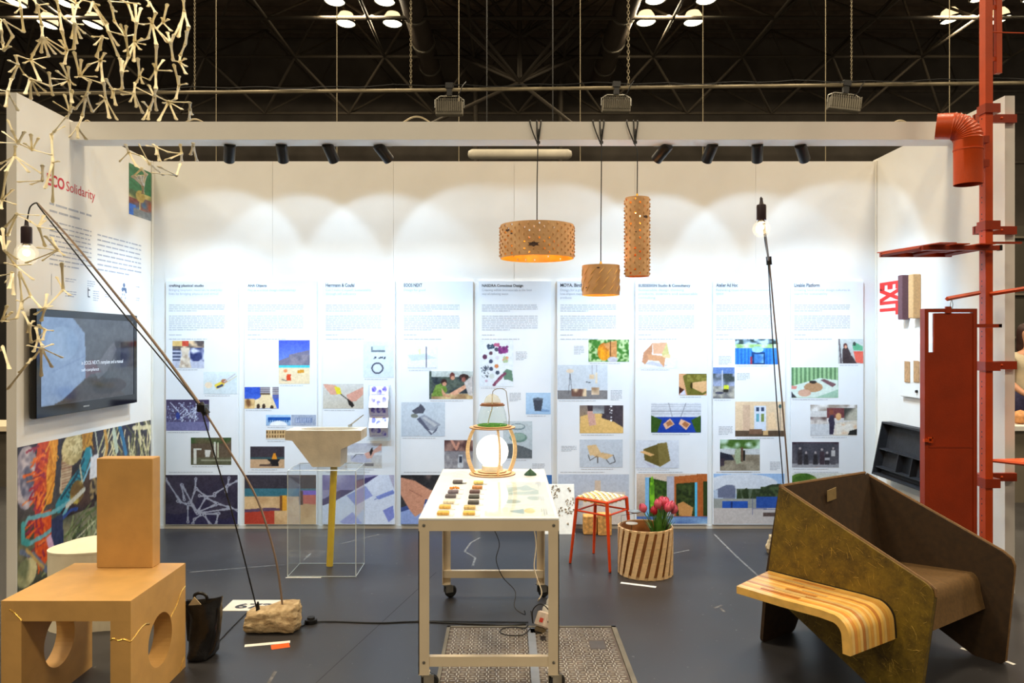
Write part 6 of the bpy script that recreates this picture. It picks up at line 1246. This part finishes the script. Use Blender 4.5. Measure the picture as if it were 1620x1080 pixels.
# shelf
sh = thing('slatted_shelf', (2.65, 4.6, 2.11), 'red steel shelf frame bracketed to the pole above the EXIT letters', 'shelf')
z = 2.105
obj('frame_bar', MB().box((2.44, 4.44, z), (2.90, 4.465, z+.028)), M_redd, sh); obj('frame_bar', MB().box((2.37, 4.80, z), (2.82, 4.82, z+.026)), M_redd, sh)
for xa, xb in ((2.44, 2.38), (2.62, 2.58), (2.80, 2.78)): obj('frame_bar', MB().tube([(xa, 4.465, z+.014), (xb, 4.80, z+.013)], .013, 4), M_redd, sh)
for xa, xb, w2 in ((2.37, 2.49, .10), (2.52, 2.60, .09), (2.70, 2.75, .09)):
    obj('shelf_plate', MB().prism([(xa, 4.85), (xb, 4.36 if xa < 2.5 else 4.40), (xb+w2, 4.36 if xa < 2.5 else 4.40), (xa+w2, 4.85)], lambda p: Vector((p[0], p[1], z+.029)), lambda p: Vector((p[0], p[1], z+.035))), M_red, sh)
obj('tube_end', MB().box((2.889, 4.437, z-.002), (2.903, 4.468, z+.03)), M_black, sh)
obj('shelf_arm', MB().box((2.885, 4.50, z+.045), (3.06, 4.52, z+.057)), M_redd, sh)
# hook arms and hanging red board
ha = thing('hook_bracket', px(1520, 468, 4.4), 'short red bar arm on the pole holding the hanging board', 'bracket')
obj('bar', MB().tube([px(1549, 463, 4.5), px(1498, 472.5, 4.32)], .0125, 4), M_red, ha); obj('hook', MB().tube([px(1505, 474, 4.34), px(1503.5, 480, 4.34), px(1503.5, 486, 4.34), px(1506, 489, 4.34), px(1507.5, 482, 4.34), px(1506, 474, 4.34)], .002, 6), M_chrome, ha)
hb = thing('bar_bracket', px(1600, 460, 4.4), 'pink-red bar arm reaching right from the pole to the frame edge', 'bracket'); obj('bar', MB().tube([px(1566, 465, 4.5), px(1680, 447, 4.3)], .0125, 4), M_red, hb)
YH = 4.34; s = YH/F; hx0_, hx1_ = (1463-CX)*s, (1546-CX)*s; hz1 = CAMZ-(488-540)*s; hz0 = .33
bd = thing('hanging_board', ((hx0_+hx1_)/2, YH, hz0), 'tall red board hanging from the hook arm beside the armchair', 'board')
zs = CAMZ-(557-540)*s
fr = MB().box((hx0_, YH, hz0), (hx0_+.022, YH+.05, hz1)).box((hx0_+.022, YH, hz1-.020), (hx1_, YH+.05, hz1)).box((hx1_-.022, YH, hz0), (hx1_, YH+.03, hz1-.020))
obj('board_frame', fr, M_redd, bd)
xs0 = (1478.5-CX)*s
obj('board_sheet', MB().box((xs0, YH+.004, zs), (hx1_-.022, YH+.016, hz1-.026)).box((hx0_+.022, YH+.004, hz0), (hx1_-.022, YH+.016, zs)), M_redd, bd)
obj('return_edge', MB().box((xs0-.003, YH+.002, zs), (xs0+.001, YH+.016, hz1-.026)), M_red, bd)
obj('hanger', MB().box((.2*hx0_+.8*hx1_-.12, YH-.004, hz1-.026), (.2*hx0_+.8*hx1_-.09, YH+.01, hz1+.012)), M_redd, bd)
for a_, b_ in ((hx1_, 2.845),): 
    for yy in (515,): z = CAMZ-(yy-540)*s; obj('hinge', MB().box((a_, YH+.01, z-.010), (b_-.002, YH+.03, z+.010)).box((b_-.02, YH+.01, z-.01), (b_-.002, 4.50, z+.01)), M_redd, bd)
for a_ in ((hx0_+.01),):
    z = CAMZ-(695-540)*s; obj('latch', MB().box((a_-.022, YH-.02, z-.012), (a_+.005, YH, z+.004)).box((a_+.005, YH-.012, z-.018), (a_+.028, YH-.004, z-.010)).box((a_+.005, YH-.012, z+.006), (a_+.034, YH-.004, z+.014)).box((a_+.026, YH-.012, z-.018), (a_+.032, YH-.002, z+.014)), M_red, bd)
obj('rib', MB().box((hx0_+.024, YH+.001, CAMZ-(708-540)*s), (hx1_-.024, YH+.004, CAMZ-(705-540)*s)), M_redd, bd)
ts = thing('triangle_shelf', (2.95, 4.4, .87), 'orange-red triangular steel shelf low on the pole at the right edge', 'shelf')
obj('shelf_top', MB().prism([(2.875, 4.53), (3.30, 4.60), (3.35, 3.95)], lambda p: Vector((p[0], p[1], .862)), lambda p: Vector((p[0], p[1], .868))), mat('bright_orange_coat', (228, 90, 20), .35, noise=(9, .03)), ts)
obj('shelf_lip', MB().tube([(2.875, 4.525, .862), (3.35, 3.945, .862)], .010, 4), M_red, ts)
# ---- things on the right wall
RW = Vector((0, -1, 0))  # right wall: camera side is "right"
ex = thing('exit_lettering', (XR-.001, 6.14, 1.8), 'red EXIT letters turned on their side on the right wall', 'lettering')
def RWp(x, y): Y = XR*F/(x-CX); return Vector((XR, Y, CAMZ-(y-CY)*Y/F))
a = RWp(1393.5, 444); z0 = CAMZ+(540-445.5)*6.15/F
text('letters', 'EXIT', mat('exit_red', (226, 36, 30), .5, noise=(9, .02)), Vector((XR, 6.29, 2.055)), (0, 0, -1), (0, -1, 0), .3, ex, width=.27, height=.335, bold=.05, off=.002)
for (nm, y0, y1, z0, z1, c, lab) in (('cork_bar', 5.685, 5.752, 1.745, 2.076, (206, 164, 112), 'tan cork bar fixed to the right wall, nearer of the pair'), ('plum_bar', 5.84, 5.905, 1.74, 2.083, (104, 70, 76), 'dark plum bar fixed to the right wall beside the EXIT letters')):
    obj('wall_bar', MB().bbox((XR-.062, y0, z0), (XR, y1, z1), .004), mat(nm, c, .8, noise=(60, .05), bump=(90, .1)), label=lab, cat='bar', group='bars on the right wall')
wp = thing('sample_plaque', (XR-.015, 5.7, 1.14), 'white plaque with two brown strips on the right wall', 'plaque')
obj('plate', MB().bbox((XR-.03, 5.42, 1.145), (XR, 5.93, 1.56), .003), M_white, wp)
for x0, x1 in ((1432, 1440), (1446.5, 1455)):
    a = (XR-.03)*F/(x0-CX); b_ = (XR-.03)*F/(x1-CX); o = obj('strip', MB().box((XR-.036, b_, CAMZ-(604-540)*a/F), (XR-.03, a, CAMZ-(571.5-540)*a/F)), mat('corrugated_brown', (190, 150, 106), .8, noise=(40, .08)), wp, label='brown ribbed strip')
    rb = MB()
    for k in range(12): z = CAMZ-(604-540)*a/F+.0135*k+.006; rb.box((XR-.038, b_+.001, z), (XR-.036, a-.001, z+.006))
    obj('ribs', rb, mat('corrugated_brown', (0, 0, 0)), o)
obj('peg', MB().lathe([(.001, -.014), (.010, -.012), (.012, 0), (.001, 0)], (XR-.03, (XR-.03)*F/(1451-CX), CAMZ-(619-540)*5.68/F), 10, 'x'), M_black, wp)
M_blk = mat('charred_black', (30, 30, 33), .6, noise=(20, .2), bump=(50, .15))
bb = thing('black_wall_box', (3.05, 5.8, .51), 'black compartment box hung on the right wall behind the red board', 'box')
TB = lambda v: Vector((XR-.004-v.x-(.085*(1-(v.z-.50)/.43)), v.y, v.z))
d_ = .075
obj('back', MB().box((0, 5.35, .505), (.008, 6.12, .925), TB), M_blk, bb)
for (y0, y1, z0, z1, nm) in ((5.35, 6.12, .505, .518, 'bottom'), (5.35, 6.12, .912, .925, 'top'), (6.107, 6.12, .518, .912, 'side'), (5.35, 5.363, .518, .912, 'side'), (5.363, 6.107, .705, .715, 'shelf'), (5.363, 6.107, .562, .570, 'shelf'), (5.80, 5.81, .57, .705, 'divider'), (5.60, 5.61, .57, .705, 'divider')):
    obj(nm, MB().box((.008, y0, z0), (d_ if nm in ('bottom', 'top', 'side') else d_-.015, y1, z1), TB), M_blk, bb)
obj('dark_pocket', MB().box((.0085, 5.61, .572), (.012, 5.80, .703), TB), M_black, bb)
# ---- pendant lamps
M_bark = mat('birch_bark', (206, 158, 108), .7, noise=(9, .1), rgb2=(222, 180, 132), bump=(40, .15)); M_barki = mat('gilded_inside', (255, 158, 30), .45, noise=(12, .1))
M_knot = mat('bark_scar', (74, 56, 50), .8, noise=(40, .2)); M_brass = mat('brass_cap', (230, 170, 60), .3, metal=.8, noise=(9, .05))
YPd = 5.10; sp_ = YPd/F
def pendant(cx, ytop, ybot, wid, ncol, nrow, style, lab, watt, scars, cord_top):
    Xc = (cx-CX)*sp_; r = wid*sp_/2; zt_ = CAMZ-(ytop-540)*sp_; zb_ = CAMZ-(ybot-540)*sp_; h = zt_-zb_
    t = thing('pendant_lamp', (Xc, YPd, zb_), lab, 'pendant lamp', 'birch bark pendant lamps hung from the beam')
    spots = []; hole = set()
    for i in range(ncol):
        for j in range(nrow):
            if style == 'stud':
                if 1 <= j < nrow-1 and j % 2 == 1 and (i+(j//2) % 2*3) % 6 == 0: spots.append((i, j))
    rh = random.Random(int(cx)); hole = set(q for q in spots if rh.random() < .42)
    vs = []; fs = []; fi = []
    for j in range(nrow+1):
        for i in range(ncol): a = 2*math.pi*i/ncol; vs.append((Xc+r*math.cos(a), YPd+r*math.sin(a), zb_+h*j/nrow))
    for j in range(nrow):
        for i in range(ncol):
            if (i, j) in hole: continue
            k = (i+1) % ncol; fs.append((j*ncol+i, j*ncol+k, (j+1)*ncol+k, (j+1)*ncol+i))
    obj('shade', MB().add(vs, fs), M_bark, t, 50)
    ri = r-.0025; vi = [(Xc+(x-Xc)*ri/r, YPd+(y-YPd)*ri/r, z) for x, y, z in vs]
    obj('shade_inside', MB().add(vi, [tuple(reversed(f)) for f in fs]), M_barki, t, 50)
    obj('shade_rim', MB().lathe([(ri, zb_-.0005), (r, zb_-.0005), (r, zb_+.001), (ri, zb_+.001)], (Xc, YPd, 0), 40, closed=True), M_bark, t)
    mb = MB(); dw = 2*math.pi/ncol
    if style == 'stud':
        for (i, j) in spots:   # the cut flap of bark stands out beside its hole
            a = (i-.15)*dw; z = zb_+h*(j+.5)/nrow; hh = h/nrow*.75; ww = r*dw*.55
            d = Vector((math.cos(a), math.sin(a), 0)); s_ = Vector((-d.y, d.x, 0)); c = Vector((Xc, YPd, z))+d*(r+.0005)
            mb.add([c-UP*hh, c+d*.006-UP*hh*.7, c+d*.008, c+d*.006+UP*hh*.7, c+UP*hh, c-UP*hh+s_*.003, c+d*.007-UP*hh*.7+s_*.003, c+d*.010+s_*.003, c+d*.007+UP*hh*.7+s_*.003, c+UP*hh+s_*.003], [(0, 1, 2, 3, 4), (9, 8, 7, 6, 5), (0, 5, 6, 1), (1, 6, 7, 2), (2, 7, 8, 3), (3, 8, 9, 4)])
        o = obj('bark_flaps', mb, M_bark, t, kind='stuff')
    else:
        for i in range(14):
            for j in range(3):
                a = 2*math.pi*i/14+.16*(j-1)+4.0; pts = []
                for k in range(5): u = k/4-.5; aa = a+u*.30; pts.append((Xc+(r+.002)*math.cos(aa), YPd+(r+.002)*math.sin(aa), zb_+h*(.22+.27*j)+u*.045+.0))
                mb.tube(pts, [.0008, .0022, .003, .0022, .0008], 5)
        obj('bark_slits', mb, mat('slit_edge', (246, 200, 120), .6, noise=(20, .05)), t, kind='stuff')
    for (sx, sy, sr) in scars:
        a = -math.pi/2+math.asin(max(-.99, min(.99, (sx-cx)*sp_/r))); z = CAMZ-(sy-540)*sp_; k = sr*sp_; mb = MB(); vs = []
        for q in range(12):
            an = 2*math.pi*q/12; rr = k*(1 if q % 2 else .6); aa = a+rr*1.3*math.cos(an)/r; vs.append((Xc+(r+.0012)*math.cos(aa), YPd+(r+.0012)*math.sin(aa), z+rr*.55*math.sin(an)))
        mb.add(vs, [tuple(range(12))]); obj('bark_scar', mb, M_knot, t, label='dark knot scar in the bark')
    obj('spider', MB().tube([(Xc-ri, YPd, zt_-.004), (Xc+ri, YPd, zt_-.004)], .0025, 6).tube([(Xc, YPd-ri, zt_-.004), (Xc, YPd+ri, zt_-.004)], .0025, 6), M_brass, t)
    obj('cap', MB().lathe([(.001, .03), (.006, .028), (.009, .012), (.016, .0), (.018, -.03), (.001, -.03)], (Xc, YPd, zt_), 16), M_brass, t, True)
    bz_ = max(zb_+.035, zt_-.12)
    obj('bulb', MB().ico((Xc, YPd, bz_), .022, 3), mat('lit_bulb', (255, 226, 170), .4, emis=((255, 220, 150), 14), noise=(9, .01)), t, True)
    light('pendant_light', 'POINT', (Xc, YPd, bz_), watt, (1, .62, .28), shadow_soft_size=.024)
    zt2 = CAMZ-(200-540)*sp_; ctx = (cord_top-CX)*sp_
    P = [(Xc, YPd, zt_+.02), (Xc+.001, YPd, zt_+.3), (ctx, YPd+.01, CAMZ-(232-540)*sp_), (ctx+.004, YPd+.05, CAMZ-(222-540)*sp_), (ctx+.008, 5.160, zt2)]
    obj('cord', MB().tube(smoothpath(P, 4), .0035, 6), M_cable, t, True)
    # leads gathered over the beam
    for kx in (-.05, -.005, .022):
        P = [(ctx+.004, 5.155, CAMZ-(226-540)*sp_), (ctx+kx*.6, 5.155, zt2-.03), (ctx+kx, 5.158, 3.05), (ctx+kx, 5.165, 3.074), (ctx+kx+.01, 5.22, 3.076)]
        obj('lead', MB().tube(smoothpath(P, 4), .0045, 6), M_cable, t, True)
    obj('tie', MB().lathe([(.008, -.008), (.013, -.008), (.013, .008), (.008, .008)], (ctx+.004, 5.152, CAMZ-(222-540)*sp_), 10, closed=True), M_cable, t)
pendant(849.5, 357, 409, 116, 144, 19, 'stud', 'wide drum pendant lamp of studded birch bark, leftmost of three', 13, [(803, 369, 5), (809, 375, 2.5), (842, 393, 8), (793, 406, 3)], 851)
pendant(950.5, 420, 467, 59, 48, 8, 'slit', 'small birch bark pendant with slanted slits, lowest of three', 7, [(943, 426, 2.5), (978, 443, 2.5), (926, 456, 2)], 952)
pendant(1008, 313, 437, 38, 48, 45, 'stud', 'tall slim studded birch bark pendant, highest of three', 7, [(1019, 345, 5), (1003, 369, 1.5), (1026, 407, 2)], 1006)
# ---- hanging lattice of cast links
S = 330/1620.0; YK = 3.72
def zc(x, y, oy=0): return (x*S, y*S+oy)
A_ = [((30,160),[(185,250),(100,280),(0,150)]),((330,290),[(290,320),(250,430),(320,410),(430,420),(380,440),(490,420),(325,200)]),((240,465),[(130,430),(185,490),(345,530),(310,630),(380,440),(255,420)]),((140,500),[(70,470),(75,560),(95,610),(120,430),(190,580)]),((235,610),[(190,580),(310,630),(195,730),(240,770),(355,710),(300,740),(390,670)]),((395,670),[(380,560),(530,630),(410,740),(235,610)]),((535,620),[(405,610),(440,550),(475,490),(530,515),(480,660),(580,660),(560,800)]),((520,390),[(465,310),(350,290),(575,380),(490,420),(500,500),(480,240)]),((580,185),[(560,30),(555,300),(595,340),(630,300),(660,260),(640,190),(575,380)]),((620,590),[(590,600),(575,400),(630,460),(690,500),(750,595),(800,650),(690,630)]),((780,470),[(750,440),(815,410),(810,475),(750,550),(690,500),(800,640)]),((795,285),[(720,285),(735,350),(775,390),(750,440),(830,300)]),((840,240),[(705,20),(830,180),(930,265),(920,355),(920,440),(750,80)]),((975,280),[(935,190),(980,200),(930,265),(1040,270),(1000,440),(890,170)]),((1045,330),[(965,400),(1000,440),(1090,385),(1125,345),(1105,300),(1040,270),(1040,480),(1150,300)]),((1180,180),[(1160,140),(1210,100),(1120,190),(1150,300),(1215,350),(1300,330)]),((1265,175),[(1260,140),(1310,150),(1215,220),(1330,240),(1300,30)]),((1210,545),[(1190,495),(1270,465),(1330,550),(1215,350),(1160,620),(1210,690)]),((1085,590),[(1110,535),(1070,450),(1160,620),(1110,650),(1060,640)]),((1395,480),[(1340,470),(1440,455),(1445,515),(1445,575),(1400,430)]),((1325,330),[(1300,250),(1350,270),(1345,470),(1190,200),(1400,190)]),((1430,90),[(1425,0),(1400,190),(1465,210),(1385,290)]),((1390,660),[(1390,590),(1350,500),(1450,650),(1385,695),(1365,770)]),((1310,790),[(1270,800),(1205,740),(1360,770),(1415,850),(1370,930),(1475,795),(1230,940)]),((1200,750),[(1155,660),(1060,680),(1215,860),(1160,860),(1210,690)]),((1040,730),[(1010,790),(945,735),(890,690),(1060,830),(1110,880),(1050,640)]),((875,700),[(820,610),(860,680),(900,820),(870,760),(945,690)]),((820,770),[(780,740),(755,810),(805,640),(850,920),(910,930),(720,870)]),((670,745),[(640,750),(690,720),(700,630),(720,870),(580,850),(640,900)]),((545,870),[(500,735),(415,790),(565,830),(560,700),(520,920)]),((1160,840),[(1110,790),(1110,930),(1150,930),(1200,760)]),((60,710),[(0,700),(45,830),(90,610),(140,860)]),((1060,180),[(1035,160),(1050,30),(1095,60),(1110,190),(1045,320)]),((990,20),[(850,10),(940,0),(1020,95),(1040,160),(1085,30)]),((1475,850),[(1475,795),(1490,890),(1470,930)]),((160,60),[(150,0),(120,100),(185,250),(0,10)]),((290,40),[(265,0),(355,90),(370,30),(280,100),(325,200)]),((460,90),[(440,0),(510,150),(480,240)]),((600,30),[(570,0),(610,60),(640,0),(560,170)]),((720,20),[(690,100),(770,40),(640,0),(830,180)]),((870,60),[(850,10),(900,90),(890,170)]),((1160,20),[(1150,50),(1210,100),(1140,0)]),((945,560),[(930,450),(950,470),(950,690),(985,550),(1000,440)]),((1440,340),[(1465,210),(1400,430),(1450,240)]),((30,390),[(80,360),(0,380),(20,330),(100,280)]),((10,240),[(0,150),(20,330)]),
 ]
B_ = [((140,130),[(0,125),(20,40),(95,30),(190,40),(250,180),(60,-50)]),((250,180),[(190,130),(300,90),(400,220),(240,60)]),((115,230),[(0,290),(0,340),(45,350),(225,355),(330,370),(120,150)]),((330,420),[(140,430),(240,450),(330,300)]),((15,570),[(50,350),(100,490),(10,640),(120,605)]),((130,680),[(40,780),(60,850),(240,740),(300,690)]),((300,780),[(240,740),(350,730),(340,690),(420,800),(350,930)]),((450,960),[(290,940),(330,1040),(200,1060),(500,1000),(400,860),(350,850)]),((35,960),[(0,850),(20,790),(70,890),(130,1030)]),((410,280),[(400,60),(350,480),(410,590),(455,270)]),((1000,200),[(975,140),(930,270),(1060,310),(1100,230)]),((1110,460),[(1050,385),(1080,380),(1105,380),(1135,370),(1110,520),(1030,390)]),((1100,330),[(1030,390),(1135,370),(1060,310)]),((1215,160),[(1190,140),(1215,220),(1240,270),(1310,200),(1140,150)]),((1410,210),[(1310,200),(1280,260),(1320,250),(1410,270),(1400,140)]),((1160,290),[(1100,230),(1270,380),(1080,140)]),((1370,380),[(1230,310),(1180,360),(1400,290)]),((1500,150),[(1480,220),(1530,270),(1500,130)]),((600,10),[(540,80),(605,90),(670,100),(640,-80)]),((420,40),[(400,60),(500,0),(520,-80)]),
 ((120,1080),[(40,1060),(35,960),(240,1070),(260,1190)]),((95,1140),[(0,1160),(40,1210),(70,1260),(105,1310),(90,1130)]),((170,1360),[(150,1140),(130,1350),(230,1320),(170,1420),(130,1490)]),((240,1320),[(150,1130),(320,1410)]),((350,1410),[(365,1300),(490,1270),(270,1460),(400,1395),(320,1510)]),((490,1265),[(440,1170),(545,1310),(480,1060)]),((15,1510),[(55,1390),(95,1440),(60,1470),(60,1515),(130,1490)]),((230,1540),[(180,1440),(260,1510),(215,1600),(340,1570),(240,1680)]),((350,1580),[(410,1585),(300,1540),(280,1670),(330,1660)]),((320,1720),[(410,1690),(485,1795),(405,1870),(320,1940),(215,1700),(260,1800)]),((240,1810),[(215,1840),(150,1910),(60,2040),(260,1800)]),((20,1710),[(0,1740),(75,1885)]),((300,1650),[(280,1560),(260,1750),(330,1700),(240,1680)])]
scu = thing('hanging_link_sculpture', (.0-2.3, YK, 2.6), 'hanging lattice of cream bone-shaped bioplastic links, upper left', 'sculpture')
def dep(p): return YK+.16*math.sin(p[0]*.013+p[1]*.021)+.08*math.sin(p[0]*.05+1)
def link(c, tips, oy):
    def W(p, d=None):
        X_, Y_ = p[0]*S, p[1]*S+oy; return px(X_, Y_, d or dep((p[0], p[1]+oy/S)))
    mb = MB(); c3 = W(c)
    for t_ in tips:
        e = W(t_); d = e-c3; L_ = d.length
        if L_ < .01: continue
        m1 = c3.lerp(e, .35); m2 = c3.lerp(e, .8)
        mb.tube([c3, m1, m2, e-d*.03, e+d*(.004/L_)], [.0085, .0052, .0062, .0100, .0048], 6, flat=.45)
    mb.ico(c3, .0095, 1, 0, (1, .6, 1))
    obj('cast_link', mb, M_link, scu, 35)
for c, tips in A_: link(c, tips, 0)
for c, tips in B_: link(c, tips, 200)
# thin line that the lattice hangs from
for x in (60, 180, 290): p = px(x, 0, YK); obj('hanging_line', MB().tube([p, p+Vector((0, 0, .8))], .0015, 4), M_pipe, scu)
